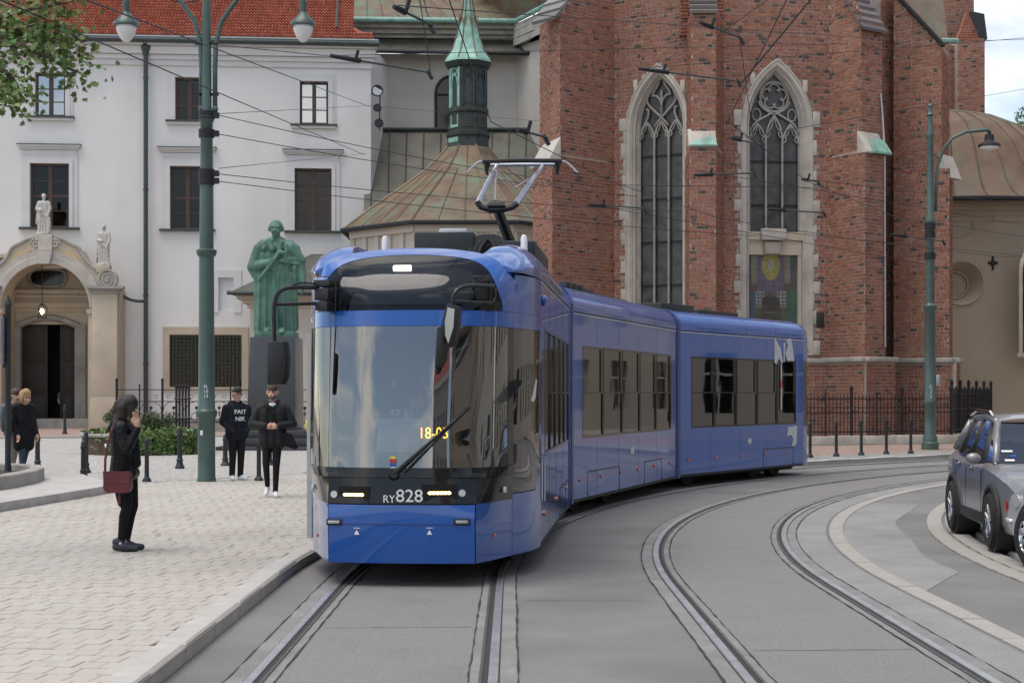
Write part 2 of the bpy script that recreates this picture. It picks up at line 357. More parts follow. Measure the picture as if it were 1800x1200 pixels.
# ================================================================ ground
CX, CY = 30.5, 14.0
R1, R2, RK, GA = 31.35, 28.33, 32.62, .735       # both track centre lines, the kerb, half gauge
def arc(R, y0=-6., phi1=82., n1=8, n2=56):
    """line parallel to the tracks: straight up to CY, then bending right; gives (point, outward normal)"""
    out = [(Vector((CX-R, y0+(CY-y0)*i/n1, 0)), Vector((-1, 0, 0))) for i in range(n1)]
    for i in range(n2+1):
        a = math.radians(phi1)*i/n2; nrm = Vector((-math.cos(a), math.sin(a), 0)); out.append((Vector((CX, CY, 0))+nrm*R, nrm))
    return out
def arc_s(R, s):        # the point a distance s along it, s = 0 where the bend begins
    if s < 0: return Vector((CX-R, CY+s, 0)), Vector((-1, 0, 0)), Vector((0, 1, 0))
    a = s/R; nrm = Vector((-math.cos(a), math.sin(a), 0)); return Vector((CX, CY, 0))+nrm*R, nrm, Vector((math.sin(a), math.cos(a), 0))
def ribbon(mb, Ra, Rb, z, y0=-6., phi1=82., jit=0., n2=56):
    A = arc(Ra, y0, phi1, 8 if not jit else 120, n2); B = arc(Rb, y0, phi1, 8 if not jit else 120, n2)
    va = [p + n*random.uniform(-jit, jit) + Vector((0, 0, z)) for p, n in A]; vb = [p + n*random.uniform(-jit, jit) + Vector((0, 0, z)) for p, n in B]
    n = len(va); return mb.add(va+vb, [(i, i+1, n+i+1, n+i) if Ra > Rb else (n+i, n+i+1, i+1, i) for i in range(n-1)])
def strip(mb, prof, R, y0=-6., phi1=82.):          # a profile (offset outwards, height) swept along
    P = arc(R, y0, phi1); return mb.rings([[p + n*o + Vector((0, 0, z)) for o, z in prof] for p, n in P], True, True)

mb = MB(); S = 1500; mb.add([(-S, -S, 0), (S, -S, 0), (S, S, 0), (-S, S, 0)], [(0, 1, 2, 3)])
struct(mb.build('road', 'asphalt'))
# lanes of the tracks in a slightly paler surface, a concrete patch in the bend
for nm, a, b, z in (('track_lane', R1+GA+.12, R1-GA-.12, .004), ('track_lane', R2+GA+.12, R2-GA-.12, .004)):
    mb = MB(); ribbon(mb, a, b, z); struct(mb.build('track_lane', 'asphalt_track'))
mb = MB(); A = [(CX-(26.86-.0)*math.cos(a), CY+26.86*math.sin(a), .004) for a in [math.radians(-1+i*1.7) for i in range(15)]]
B = [(CX-r*math.cos(a), CY+r*math.sin(a), .004) for a, r in [(math.radians(2.2+i*1.45), 26.15+.05*math.sin(i*.9)) for i in range(15)]]
mb.add(A+B, [(i, i+1, 15+i+1, 15+i) for i in range(14)]); struct(mb.build('road_patch', 'asphalt_patch', fix=True))
mb = MB(); ribbon(mb, R2-GA-.13, 27.08, .004, phi1=55); struct(mb.build('road_patch', 'asphalt_patch'))
# rails
tracks = []
for R, lab in ((R1, 1), (R2, 2)):
    t = bpy.data.objects.new('tram_track', None); COL.objects.link(t); struct(t); tracks.append(t)
    for sgn in (1, -1):
        rr = R+sgn*GA
        m = MB(); ribbon(m, rr+.15, rr-.15, .008); m.build('rail_bed', 'concrete', t)
        # the groove lies on the inner side of the head
        m = MB(); strip(m, [(-.03, .004), (.03, .004), (.03, .018), (.024, .021), (-.024, .021), (-.03, .018)], rr+sgn*.0); m.build('rail_head', 'rail_steel', t)
        gi = -sgn
        m = MB(); ribbon(m, rr+gi*.037+.022+.0 if False else rr+gi*.05+.018, rr+gi*.05-.018, .0105); m.build('rail_groove', 'tar', t)
        m = MB(); strip(m, [(gi*.078-.010, .004), (gi*.078+.010, .004), (gi*.078+.010, .017), (gi*.078-.010, .017)], rr); m.build('rail_lip', 'rail_dark', t)
        m = MB(); ribbon(m, rr+sgn*.036+.004, rr+sgn*.036-.004, .0105); m.build('rail_seam', 'tar', t)
        for o in (.152, -.152):
            m = MB(); ribbon(m, rr+o+.006, rr+o-.006, .0115, jit=.006, n2=300); m.build('tar_joint', 'tar', t)
# cracks across the lane
for k, (s, R) in enumerate(((-2.6, R1), (-6.0, R1), (3.4, R2), (-3.6, R2), (-1.1, R1-1.5), (1.9, R1-1.5), (7.5, R2), (-2.2, R2-2.6), (4.8, R2-2.4))):
    p, n, d = arc_s(R, s); mb = MB(); pts = [p + n*(.55-1.1*i/14) + d*(.05*i/14+random.uniform(-.012, .012)) for i in range(15)]
    w = [d*random.uniform(.003, .006) for _ in pts]
    mb.add([q+e+Vector((0, 0, .0065)) for q, e in zip(pts, w)] + [q-e+Vector((0, 0, .0065)) for q, e in zip(pts, w)], [(i, 15+i, 16+i, i+1) for i in range(14)]); struct(mb.build('road_crack', 'tar', fix=True))

def block_mesh(name, l, w, h, m, bev=.006, col=None, taper=0):
    mb = MB(); x, y = l/2, w/2; b = bev; mb.c = col
    r = lambda x, y, z: [(-x, -y, z), (x, -y, z), (x, y, z), (-x, y, z)]
    mb.rings([r(x, y, 0), r(x, y, h-b), r(x-b, y-b, h)]); mb.mats = [m]; return mb.mesh(name)
def mtx(p, d, z=0., tilt=0.):
    x = Vector((d.x, d.y, 0)).normalized(); y = Vector((-x.y, x.x, 0)); Mx = Matrix((x, y, Vector((0, 0, 1)))).transposed().to_4x4()
    return Matrix.Translation((p.x, p.y, p.z+z)) @ Mx @ Matrix.Rotation(tilt, 4, 'X')
# pale flush stones along the inner lane, setts of the gutter, kerb of the parking strip
ed = bpy.data.objects.new('road_edging', None); COL.objects.link(ed); struct(ed)
sm = [block_mesh('stone', .97, .18, .012, 'stone_grey', .004), block_mesh('stone', .93, .18, .010, 'stone_grey', .004)]
for i in range(-9, 26):
    p, n, d = arc_s(26.95, i*.985+.3); inst('stone', sm[i % 2], ed, mtx(p, d, .002, random.uniform(-.01, .01)))
gu = bpy.data.objects.new('gutter', None); COL.objects.link(gu); struct(gu)
gm = [block_mesh('sett', .19, .20, .022+.003*k, 'stone_grey', .012) for k in range(3)]
for row, R in enumerate((25.70, 25.46)):
    for i in range(-14, 70):
        p, n, d = arc_s(R, i*.205+.1*row); inst('sett', gm[(i*7+row) % 3], gu, mtx(p, d+Vector((random.uniform(-.04, .04), 0, 0)), .002, random.uniform(-.02, .02)))
pk = bpy.data.objects.new('parking_kerb', None); COL.objects.link(pk); struct(pk)
km = block_mesh('kerb_stone', 1.0, .30, .05, 'kerbstone', .012)
for i in range(-4, 18):
    p, n, d = arc_s(25.13, i*1.006); inst('kerb_stone', km, pk, mtx(p, d))
mb = MB(); A = [(CX-24.98*math.cos(a), CY+24.98*math.sin(a), .045) for a in [math.radians(i*2.5) for i in range(20)]]
mb.add([(CX-24.98, -6, .045)]+A+[(CX+30, CY+30, .045), (CX+30, -6, .045)], [tuple(range(22, -1, -1))]); struct(mb.build('parking_strip', 'parking_setts', fix=True))

# square on the left: bed, kerb stones, pavers
mb = MB(); ribbon(mb, RK+160, RK-.01, .10, -8, 120); struct(mb.build('square_ground', 'paving_bed'))
kb = bpy.data.objects.new('kerb', None); COL.objects.link(kb); struct(kb)
kms = [block_mesh('kerb_stone', .988, .20, .125, 'kerbstone', .014), block_mesh('kerb_stone', .985, .20, .121, 'kerbstone', .02)]
for i in range(-11, 44):
    p, n, d = arc_s(RK+.1, i*1.0+.5); inst('kerb_stone', kms[i % 2], kb, mtx(p, d, 0, random.uniform(-.006, .006)))
def kerb_x(Y, off=.215): return CX-(RK+off) if Y < CY else CX-math.sqrt(max((RK+off)**2-(Y-CY)**2, 1))
# cobbled sheet behind the pavers
mb = MB(); n_ = 40; A = []; B = []
pav = bpy.data.objects.new('pavement', None); COL.objects.link(pav); struct(pav)
PL, PW, rot = .205, .165, math.radians(-8); ca, sa = math.cos(rot), math.sin(rot)
cands = []
for j in range(-20, 190):
    for i in range(-110, 80):
        u = i*PW + (.5*PW if j % 2 else 0) + (.25*PW if (j//2) % 2 else 0); v = j*PL
        x, y = -4+u*ca-v*sa, 8+u*sa+v*ca
        if y < 7.6 or y > 33 or x > kerb_x(y)+.07 or x < -8.6: continue
        edge = 27.6+(x+6.8)*1.4                      # where the cobbles begin
        if y > edge: continue
        if x < -y*.345-.3: continue
        step = -7.35+.3*max(0, (y-22.6)/4.6)
        z = .115
        if y > 18 and x < step: continue
        cands.append((y*1.0, x, y, z))
cands.sort()
pcols = [(.455, .422, .372), (.445, .41, .36), (.465, .432, .382), (.45, .415, .365), (.46, .43, .384), (.435, .40, .352), (.455, .418, .364)]
pms = []
for c in pcols:
    mbp = MB(); mbp.c = c; a, b = (PW-.0045)/2, (PL-.0045)/2; r = lambda e, z: [(-a+e, -b+e*.5, z), (a-e, -b+e*.5, z), (a-e*.6, b-e, z), (-a+e*.6, b-e, z)]
    mbp.rings([r(0, -.03), r(0, -.006), r(.006, 0)]); mbp.mats = ['paver']; pms.append(mbp.mesh('paver'))
rest = MB(); rest.mats = ['paver']
for k, (_, x, y, z) in enumerate(cands):
    zz = z+random.gauss(0, .0016); M_ = Matrix.Translation((x, y, zz)) @ Matrix.Rotation(rot+random.gauss(0, .012), 4, 'Z') @ Matrix.Rotation(random.gauss(0, .005), 4, 'X') @ Matrix.Rotation(random.gauss(0, .005), 4, 'Y')
    if k < 300: inst('paver', random.choice(pms), pav, M_)
    else:
        me = pms[0]; rest.c = random.choice(pcols); rest.add([M_ @ v.co for v in me.vertices], [tuple(p.vertices) for p in me.polygons])
tag(rest.build('pavers', 'paver', pav), kind='stuff')
# cobbles beyond
mb = MB(); pts = []
for i in range(40):
    x = -14+i*.36; y = max(27.6+(x+6.8)*1.4, 8); pts.append((x, y))
pts = [(x, y) for x, y in pts if y < 34 and x > -8.2]
poly = [(-60, 27), (-7.2, 27.15)] + [(x, y) for x, y in pts if x > -7] + [(kerb_x(y), y) for y in (33, 35, 37, 39)] + [(20, 46), (40, 50), (40, 120), (-60, 120)]
poly = [p for p in poly]
mb.add([(x, y, .118) for x, y in poly], [tuple(range(len(poly)))]); struct(mb.build('cobbled_square', 'cobbles', fix=True))
# footway of red cobbles before the monastery and round the church
mb = MB(); a = gp(-200, 772, .13); b = gp(700, 764, .13); mb.add([a, b, (b.x+3, 100, .13), (a.x-10, 100, .13)], [(0, 1, 2, 3)]); struct(mb.build('monastery_footway', 'red_cobbles'))
mb = MB(); fw = [arc_s(RK+.22, 26+i*1.2)[0] for i in range(22)]; fo = [arc_s(RK+1.7, 27+i*1.25)[0] for i in range(22)]; fb = [arc_s(RK+7.5, 29+i*1.45)[0] for i in range(22)]
mb.add([(p.x, p.y, .122) for p in fw]+[(p.x, p.y, .122) for p in fo], [(i, i+1, 22+i+1, 22+i) for i in range(21)]); struct(mb.build('church_footway', 'asphalt_patch', fix=True))
mb = MB(); mb.add([(p.x, p.y, .123) for p in fo]+[(p.x, p.y, .123) for p in fb], [(i, i+1, 22+i+1, 22+i) for i in range(21)]); struct(mb.build('church_footway_setts', 'red_cobbles', fix=True))
# kerb line of the footway before the monastery
fk = bpy.data.objects.new('footway_kerb', None); COL.objects.link(fk); struct(fk)
fm = block_mesh('kerb_stone', 1.19, .22, .16, 'stone_grey', .015); d_ = (b-a).normalized()
for i in range(int((b-a).length/1.2)): q = a+d_*(i*1.2+.6); q.z = 0; inst('kerb_stone', fm, fk, mtx(q, d_, .03))
# raised stone-edged terrace at the left
ter = bpy.data.objects.new('terrace', None); COL.objects.link(ter); struct(ter)
e0 = [gp(-90, 902, .24), gp(0, 883.5, .24), gp(100, 868, .24), gp(205, 851, .24)]
mb = MB(); top = [Vector((q.x, q.y, .238)) for q in e0]; mb.add(top+[Vector((-8.0, 28.6, .238)), Vector((-22, 29, .238))], [(0, 1, 2, 3, 4, 5)]); mb.build('terrace_top', 'paver_sheet' if 'paver_sheet' in MATS else 'kerbstone', ter, fix=True)
for k in range(3):
    a_, b_ = e0[k], e0[k+1]; L_ = (b_-a_).length; nn = max(1, round(L_/1.0))
    for i in range(nn):
        p0, p1 = a_.lerp(b_, i/nn), a_.lerp(b_, (i+1)/nn); mbb = MB(); dd = (p1-p0).normalized(); nrm = Vector((-dd.y, dd.x, 0)); g_ = dd*.003
        mbb.hexa([Vector((q.x, q.y, z)) for z in (.08, .245) for q in (p0+g_, p1-g_, p1-g_+nrm*.2, p0+g_+nrm*.2)]); mbb.build('edge_stone', 'kerbstone', ter, bev=.01)
for k in range(5):   # scored slabs on the terrace
    pass
# low stone-rimmed bed at the far left
bed = thing('stone_bed', 'low grey stone rim around an empty planting bed at the left edge', 'planter', gp(30, 850, .24))
pth = [gp(-130, 872, .24), gp(-40, 866, .24), gp(20, 858, .24), gp(62, 849, .24), gp(76, 843, .24), gp(70, 838, .24), gp(30, 835, .24), gp(-60, 833, .24), gp(-130, 835, .24)]
mb = MB(); rr_ = []
for i, p in enumerate(pth):
    t = (pth[min(i+1, len(pth)-1)]-pth[max(i-1, 0)]).normalized(); nrm = Vector((-t.y, t.x, 0)); rr_.append([p+nrm*o+Vector((0, 0, z)) for o, z in ((-.02, 0), (.2, 0), (.2, .2), (.18, .22), (0, .22), (-.02, .2))])
mb.rings(rr_); mb.build('rim', 'stone_grey', bed, fix=True)
mb = MB(); mb.add([Vector((p.x, p.y, .34)) for p in pth], [tuple(range(len(pth)))]); mb.build('soil', 'soil', bed, fix=True)
# ================================================================ white monastery
def frame_at(fr, o):
    a = fr.a+fr.n*o; b = a+fr.d*fr.L; return Fr((a.x, a.y), (b.x, b.y))
FW = Fr.px(-140, 70.1, 652, 71.75)
mon = thing('monastery', 'white plastered monastery with red tiled roof and arched stone portal', 'building', (FW.p(FW.L/2, 0).x, FW.p(FW.L/2, 0).y, 0))
wins_top = [(62, 128, 115, 205), (308, 136, 358, 212), (527, 143, 577, 219)]
wins_mid = [(53, 287, 122, 400), (299, 292, 360, 403), (518, 296, 583, 406)]
wins_low = [(298, 588, 425, 680), (505, 590, 536, 676)]
def hole(fr, w):
    u0, z1 = fr.uz(w[0], w[1]); u1, _ = fr.uz(w[2], w[1]); _, z0 = fr.uz((w[0]+w[2])/2, w[3]); return (u0, u1, z0, z1)
hs = [hole(FW, w) for w in wins_top+wins_mid+wins_low] + [hole(FW, (8, 470, 158, 760)), hole(FW, (384, 488, 411, 546))]
z_top = FW.uz(300, 76)[1]
mb = MB(); wall(mb, FW, 0, FW.L, -.2, z_top, hs, -.45)
sd_ = FW.d*0; a_, b_ = FW.p(FW.L, -.2), FW.p(FW.L, z_top); back = Vector((2.0, 14, 0)); mb.add([a_, a_+back, b_+back, b_], [(0, 1, 2, 3)])
mb.build('wall', 'white_wall', mon)
mb = MB(); u0, z0 = FW.uz(384, 546); u1, z1 = FW.uz(411, 488); FW.box(mb, u0, u1, z0, z1, -.2, -.14); mb.build('niche_panel', 'white_trim', mon)
mb = MB()
for u_a, u_b, za, zb, o in ((u0-.5, u0, z0-.1, z1+.35, .05), (u1, u1+.35, z0-.1, z1+.35, .05), (u0, u1, z1, z1+.35, .05)): FW.box(mb, u_a, u_b, za, zb, -.01, o)
mb.build('niche_surround', 'white_trim', mon)
mb = MB(); FW.box(mb, 0, FW.L, .0, FW.uz(300, 735)[1], -.02, .08); mb.build('base_course', 'stone_grey', mon)
def casement(fr, w, parent, rows, style):
    """window: frame bars, panes, dark room behind"""
    u0, u1, z0, z1 = hole(fr, w); W_, H_ = u1-u0, z1-z0; t = .10 if style != 'low' else .05; o = -.22
    f = MB()
    if style == 'low':
        nb, nr = max(3, int(W_/.17)), max(4, int(H_/.17))
        for i in range(nb+1): fr.box(f, u0+W_*i/nb-.011, u0+W_*i/nb+.011, z0, z1, -.12, -.10)
        for i in range(1, nr): fr.box(f, u0, u1, z0+H_*i/nr-.012, z0+H_*i/nr+.012, -.10, -.085)
        o2 = -.3
        fr.box(f, u0, u0+.06, z0, z1, -.34, -.28); fr.box(f, u1-.06, u1, z0, z1, -.34, -.28); fr.box(f, (u0+u1)/2-.05, (u0+u1)/2+.05, z0, z1, -.34, -.28)
        fo = f.build('window', 'iron', parent)
        p = MB(); fr.box(p, u0+.06, u1-.06, z0, z1, -.32, -.31); p.build('pane', 'house_glass_dim', fo)
    else:
        ou, oi = o+.06, o-.02
        fr.box(f, u0, u0+t, z0, z1, oi, ou); fr.box(f, u1-t, u1, z0, z1, oi, ou); fr.box(f, u0+t, u1-t, z0, z0+t, oi, ou); fr.box(f, u0+t, u1-t, z1-t, z1, oi, ou)
        um = (u0+u1)/2; fr.box(f, um-.09, um+.09, z0+t, z1-t, oi, ou+.012)
        zs = [z0+t+(H_-2*t)*i/rows for i in range(rows+1)]
        for k, z in enumerate(zs[1:-1]):
            h = .05 if (style == 'mid' and k == rows//2-1) else .02
            fr.box(f, u0+t, um-.07, z-h, z+h, oi+.01, ou-.015); fr.box(f, um+.07, u1-t, z-h, z+h, oi+.01, ou-.015)
        fo = f.build('window', 'window_frame', parent)
        for a, b in ((u0+t, um-.07), (um+.07, u1-t)):
            for k in range(rows):
                p = MB(); fr.box(p, a, b, zs[k]+.02, zs[k+1]-.02, o, o+.008); q = p.build('pane', 'house_glass' if style == 'top' else 'house_glass_dim', fo)
    r = MB(); fr.box(r, u0-.05, u1+.05, z0-.05, z1+.05, -.9, -.46); r.build('room', 'interior', fo)
    return fo
for w in wins_top:
    fo = casement(FW, w, mon, 3, 'top' if w[0] != 308 else 'mid')
    u0, u1, z0, z1 = hole(FW, w); s = MB()
    for e, o in ((.34, .05), (.22, .09)):
        FW.box(s, u0-e, u0-.1 if e > .3 else u0, z0, z1+e, -.01, o); FW.box(s, u1+.1 if e > .3 else u1, u1+e, z0, z1+e, -.01, o); FW.box(s, u0-(.1 if e > .3 else 0), u1+(.1 if e > .3 else 0), z1+.1 if e > .3 else z1, z1+e, -.01, o)
    s.build('window_surround', 'white_trim', fo)
    s = MB(); FW.box(s, u0-.42, u1+.42, z0-.07, z0, -.01, .22); s.build('sill', 'gutter_metal', fo)
    s = MB(); FW.box(s, u0-.36, u1+.36, z0-.2, z0-.072, -.01, .14); s.build('sill_moulding', 'white_trim', fo)
for w in wins_mid:
    fo = casement(FW, w, mon, 4, 'mid'); u0, u1, z0, z1 = hole(FW, w); s = MB()
    for e, o in ((.38, .06), (.17, .11)):
        FW.box(s, u0-e, u0-(.17 if e > .3 else 0), z0, z1+e, -.01, o); FW.box(s, u1+(.17 if e > .3 else 0), u1+e, z0, z1+e, -.01, o); FW.box(s, u0-(.17 if e > .3 else 0), u1+(.17 if e > .3 else 0), z1+(.17 if e > .3 else 0), z1+e, -.01, o)
    s.build('window_surround', 'white_trim', fo)
    s = MB(); zc = z1+.62; FW.box(s, u0-.32, u1+.32, z1+.382, zc-.02, -.01, .07)
    for k, (d, o) in enumerate(((.40, .13), (.47, .20), (.53, .28))): FW.box(s, u0-d, u1+d, zc+k*.07, zc+.068+k*.07, -.01, o)
    s.build('window_hood', 'white_trim', fo)
    s = MB(); FW.box(s, u0-.56, u1+.56, zc+.21, zc+.245, -.01, .31); s.build('hood_flashing', 'gutter_metal', fo)
    s = MB(); FW.box(s, u0-.48, u1+.48, z0-.09, z0, -.01, .2); s.build('sill', 'gutter_metal', fo)
for w in wins_low:
    fo = casement(FW, w, mon, 1, 'low'); u0, u1, z0, z1 = hole(FW, w); s = MB(); e = .3
    FW.box(s, u0-e, u0, z0-.2, z1+.36, -.01, .07); FW.box(s, u1, u1+e, z0-.2, z1+.36, -.01, .07); FW.box(s, u0, u1, z1, z1+.36, -.01, .07); FW.box(s, u0, u1, z0-.2, z0, -.01, .09)
    s.build('window_surround', 'sandstone', fo)
# cornice, gutter, roof
cor = MB()
for y0, y1, o in ((116, 106, .10), (106, 98, .2), (97.5, 84, .34), (83.5, 77, .5)):
    FW.box(cor, 0, FW.L+o*.6, FW.uz(300, y0)[1], FW.uz(300, y1)[1], -.02, o)
cor.build('cornice', 'white_trim', mon)
zg = FW.uz(300, 75)[1]; g = MB(); g.tube([FW.p(-1, zg, .62), FW.p(FW.L+.4, zg-.02, .62)], .13, 8); g.build('gutter', 'gutter_metal', mon)
g = MB(); FW.box(g, 0, FW.L+.35, zg+.1, zg+.16, .1, .72); g.build('eave_flashing', 'alu_grey', mon)
tl = MB(); tl.mats = ['roof_tile']; sl = .92; rowh = .255
for j in range(14):
    zb = zg+.16+j*rowh*.72; ob = .66-j*rowh*.72/sl; zt = zb+rowh*.80; ot = ob-rowh*.80/sl
    umax = FW.uz(655, 75)[0]-.05 if j < 2 else FW.uz(621, 75)[0]
    u = -.1
    while u < umax:
        c = random.choice([(.38, .105, .06), (.33, .09, .05), (.42, .13, .075), (.30, .085, .05), (.36, .12, .08)]); tl.c = c; w_ = .152; dz = random.uniform(-.006, .006)
        prof = [(0, .0), (.3, .05), (.62, .055), (.85, .0), (1, -.005)]
        A = [FW.p(u+w_*t, zb+h+.07+dz, ob+h*.8+.07) for t, h in prof]; B = [FW.p(u+w_*t, zt+h*.8, ot+h*.6) for t, h in prof]; C_ = [FW.p(u+w_*t, zb-.02, ob-.0) for t, h in prof]
        tl.add(A+B+C_, [(i, i+1, 6+i, 5+i) for i in range(4)] + [(10+i, 11+i, i+1, i) for i in range(4)]); u += w_
tag(tl.build('roof_tiles', 'roof_tile', mon), kind='stuff')
mb = MB(); q = [FW.p(-1, zg+.12, .55), FW.p(FW.L-.8, zg+.12, .55), FW.p(FW.L-2.2, zg+4, -3.6), FW.p(-1, zg+4, -3.6)]; mb.add(q, [(0, 1, 2, 3)]); mb.build('roof_deck', 'far_roof', mon)
vg = MB(); uv = FW.uz(592, 60)[0]; vg.tube([FW.p(uv, zg+.75, .35), FW.p(uv, zg+3.6, -2.6)], .05, 5); vg.build('roof_verge', 'gutter_metal', mon)
vg = MB(); vg.c = (.36, .10, .06); uv = FW.uz(622, 58)[0]
for i in range(5): vg.tube([FW.p(uv+i*.2, zg+.72-i*.13, .15+i*.09), FW.p(uv+.22+i*.2, zg+.55-i*.13, .25+i*.09)], [.10, .12], 8)
vg.build('hip_tiles', 'roof_tile', mon)
# rainwater pipe
ud, zd0 = FW.uz(258, 745); ud2, zd1 = FW.uz(258, 88)
d = MB(); d.tube([FW.p(ud, .1, .3), FW.p(ud, zd1, .3), FW.p(ud, zd1+.2, .5)], .105, 10)
for y in (140, 335, 520, 640): z = FW.uz(258, y)[1]; d.tube([FW.p(ud, z-.04, .3), FW.p(ud, z+.04, .3)], .13, 10)
d.lathe([(.11, -.3), (.22, .1), (.24, .14)], FW.p(ud, zd1-.05, .32), 10)
d.tube(bez([FW.p(FW.uz(208, 512)[0], FW.uz(208, 505)[1], .7), FW.p(FW.uz(216, 524)[0], FW.uz(216, 522)[1], .5), FW.p(FW.uz(225, 528)[0], FW.uz(225, 530)[1], .3), FW.p(ud-.1, FW.uz(250, 530)[1], .3)], 8), .075, 8)
d.build('rainwater_pipe', 'gutter_metal', mon)
# ---------------- portal
FP = frame_at(FW, 1.5)
por = MB(); por.mats = ['sandstone']; uc, _ = FP.uz(80, 500); ppm = F/70.0*1.0; k_ = 1/ (F/FP.p(uc, 0).y)
zpx = lambda y: FP.uz(80, y)[1]; upx = lambda x: uc+(x-80)*k_
gab = [(0, 415), (18, 415), (19, 419), (30, 421), (42, 428), (52, 433), (58, 437), (62, 446), (70, 459), (82, 470), (95, 478), (108, 484), (110, 506), (128, 506)]
def gable(x):
    x = abs(x)
    for (a, b), (c, d) in zip(gab, gab[1:]):
        if x <= c: return b+(d-b)*((x-a)/(c-a) if c > a else 0)
    return 506
RA = 76.
def archy(x): x = abs(x); return 540-math.sqrt(max(RA*RA-x*x, 0))*1.02 if x < RA else 760
xs = sorted({-128, 128, *[x*s for x, _ in gab for s in (-1, 1)], *[RA*math.sin(t*PI/40) for t in range(-20, 21)], -RA-.01, RA+.01})
for xa, xb in zip(xs, xs[1:]):
    if xb-xa < 1e-6: continue
    ba, bb = (archy(xa), archy(xb)) if max(abs(xa), abs(xb)) <= RA+.001 else (760, 760)
    p = [FP.p(upx(80+xa), zpx(ba), 0), FP.p(upx(80+xb), zpx(bb), 0), FP.p(upx(80+xb), zpx(bb), -1.5), FP.p(upx(80+xa), zpx(ba), -1.5)]
    q = [FP.p(upx(80+xa), zpx(gable(xa)), 0), FP.p(upx(80+xb), zpx(gable(xb)), 0), FP.p(upx(80+xb), zpx(gable(xb)), -1.5), FP.p(upx(80+xa), zpx(gable(xa)), -1.5)]
    por.hexa(p+q)
pm = por.build('portal', 'sandstone', mon)
s = MB()     # arch ring, imposts, pilasters with base and cap
ringp = [(RA*math.cos(PI*i/32), RA*math.sin(PI*i/32)*1.02) for i in range(33)]
rs = []
for x, y in ringp:
    l = math.hypot(x, y); ux, uy = x/l, y/l
    rs.append([FP.p(upx(80+x+ux*e), zpx(540-y-uy*e), o) for e, o in ((0, -.02), (0, .09), (12, .09), (13, .05), (22, .05), (22, -.02))])
s.rings(rs); s.build('arch_ring', 'stone', pm, fix=True)
for sg in (-1, 1):
    p = MB(); FP.box(p, upx(80+sg*104)-.56, upx(80+sg*104)+.56, .1, zpx(516), 0, .32); FP.box(p, upx(80+sg*104)-.62, upx(80+sg*104)+.62, .1, zpx(698), .325, .40); p.build('pilaster', 'sandstone', pm, bev=.02)
    p = MB(); c_ = upx(80+sg*106)
    for i, (w_, za, zb, o) in enumerate(((.62, 516, 511, .38), (.72, 510.8, 508, .46), (.82, 507.8, 503, .56))): FP.box(p, c_-w_, c_+w_, zpx(za), zpx(zb), 0, o)
    p.build('pilaster_cap', 'stone_grey', pm)
    p = MB(); FP.box(p, upx(80+sg*84)-.24, upx(80+sg*84)+.24, .1, zpx(545), -.05, .12); FP.box(p, upx(80+sg*84)-.3, upx(80+sg*84)+.3, zpx(551), zpx(543), -.05, .2); p.build('impost', 'sandstone', pm)
    v = MB(); cx_, cz_ = upx(80+sg*108), zpx(490)      # volute
    v.tube([FP.p(cx_, cz_, -.2), FP.p(cx_, cz_, .2)], .44, 24); v.build('volute', 'stone', pm, smooth=40)
    v = MB(); v.tube([FP.p(cx_+sg*math.cos(t)*(.42-.026*t), cz_+math.sin(t)*(.42-.026*t), .22) for t in [i*.3 for i in range(48)]], .035, 6); v.build('volute_scroll', 'stone_grey', pm)
    v = MB(); cx_, cz_ = upx(80+sg*17), zpx(428); v.tube([FP.p(cx_+sg*math.cos(t)*(.22-.018*t), cz_+math.sin(t)*(.22-.018*t), .06) for t in [i*.35 for i in range(34)]], .04, 6); v.build('scroll', 'stone', pm)
    cp = MB(); cp.tube([FP.p(upx(80+sg*x), zpx(y-1), .02) for x, y in gab[2:11]], .085, 6); cp.build('coping', 'stone_grey', pm)
    oc = MB(); pts = [(24, 440), (40, 440), (52, 446), (58, 458), (64, 468), (50, 458), (36, 449)]
    oc.add([FP.p(upx(80+sg*x), zpx(y), .03) for x, y in pts], [tuple(range(7))]); oc.prism([FP.p(upx(80+sg*x), zpx(y), .0) for x, y in pts], FP.n*.028); oc.build('inlay', 'sandstone_ochre', pm)
p = MB(); FP.box(p, upx(68), upx(92), zpx(440), zpx(412), -.3, .14); p.hexa([FP.p(upx(71), zpx(464), o) if i < 2 else FP.p(upx(71), zpx(464), o) for i, o in ()] or [FP.p(upx(70), zpx(464), .22), FP.p(upx(88), zpx(464), .22), FP.p(upx(88), zpx(464), -.1), FP.p(upx(70), zpx(464), -.1), FP.p(upx(66), zpx(441), .22), FP.p(upx(93), zpx(441), .22), FP.p(upx(93), zpx(441), -.1), FP.p(upx(66), zpx(441), -.1)])
p.build('keystone', 'stone', pm)
# inside the porch
FB = frame_at(FW, -1.3); b = MB()
wall(b, FB, FB.uz(-20, 600)[0], FB.uz(175, 600)[0], -.1, FB.uz(80, 440)[1], [(*[FB.uz(x, 600)[0] for x in (36, 132)], .3, FB.uz(80, 570)[1])], -.3)
zt = FB.uz(80, 570)[1]; ua, ub = FB.uz(36, 600)[0], FB.uz(132, 600)[0]
b.build('porch_back_wall', 'sandstone', pm)
b = MB()
for y0, y1, o in ((548, 541, .1), (541, 532, .2), (524, 518, .14), (517, 510, .26)): FB.box(b, FB.uz(0, 500)[0], FB.uz(160, 500)[0], FB.uz(80, y0)[1], FB.uz(80, y1)[1], 0, o)
b.build('porch_cornice', 'sandstone', pm)
b = MB(); b.tube([FB.p(ua-.25, zt-.1, .0)]+[FB.p(ua+(ub-ua)*i/10, zt+.32*math.sin(PI*i/10), .06) for i in range(11)]+[FB.p(ub+.25, zt-.1, .0)], .16, 6)
FB.box(b, ua-.5, ua, .3, zt, 0, .12); FB.box(b, ub, ub+.5, .3, zt, 0, .12); b.build('door_surround', 'stone_grey', pm)
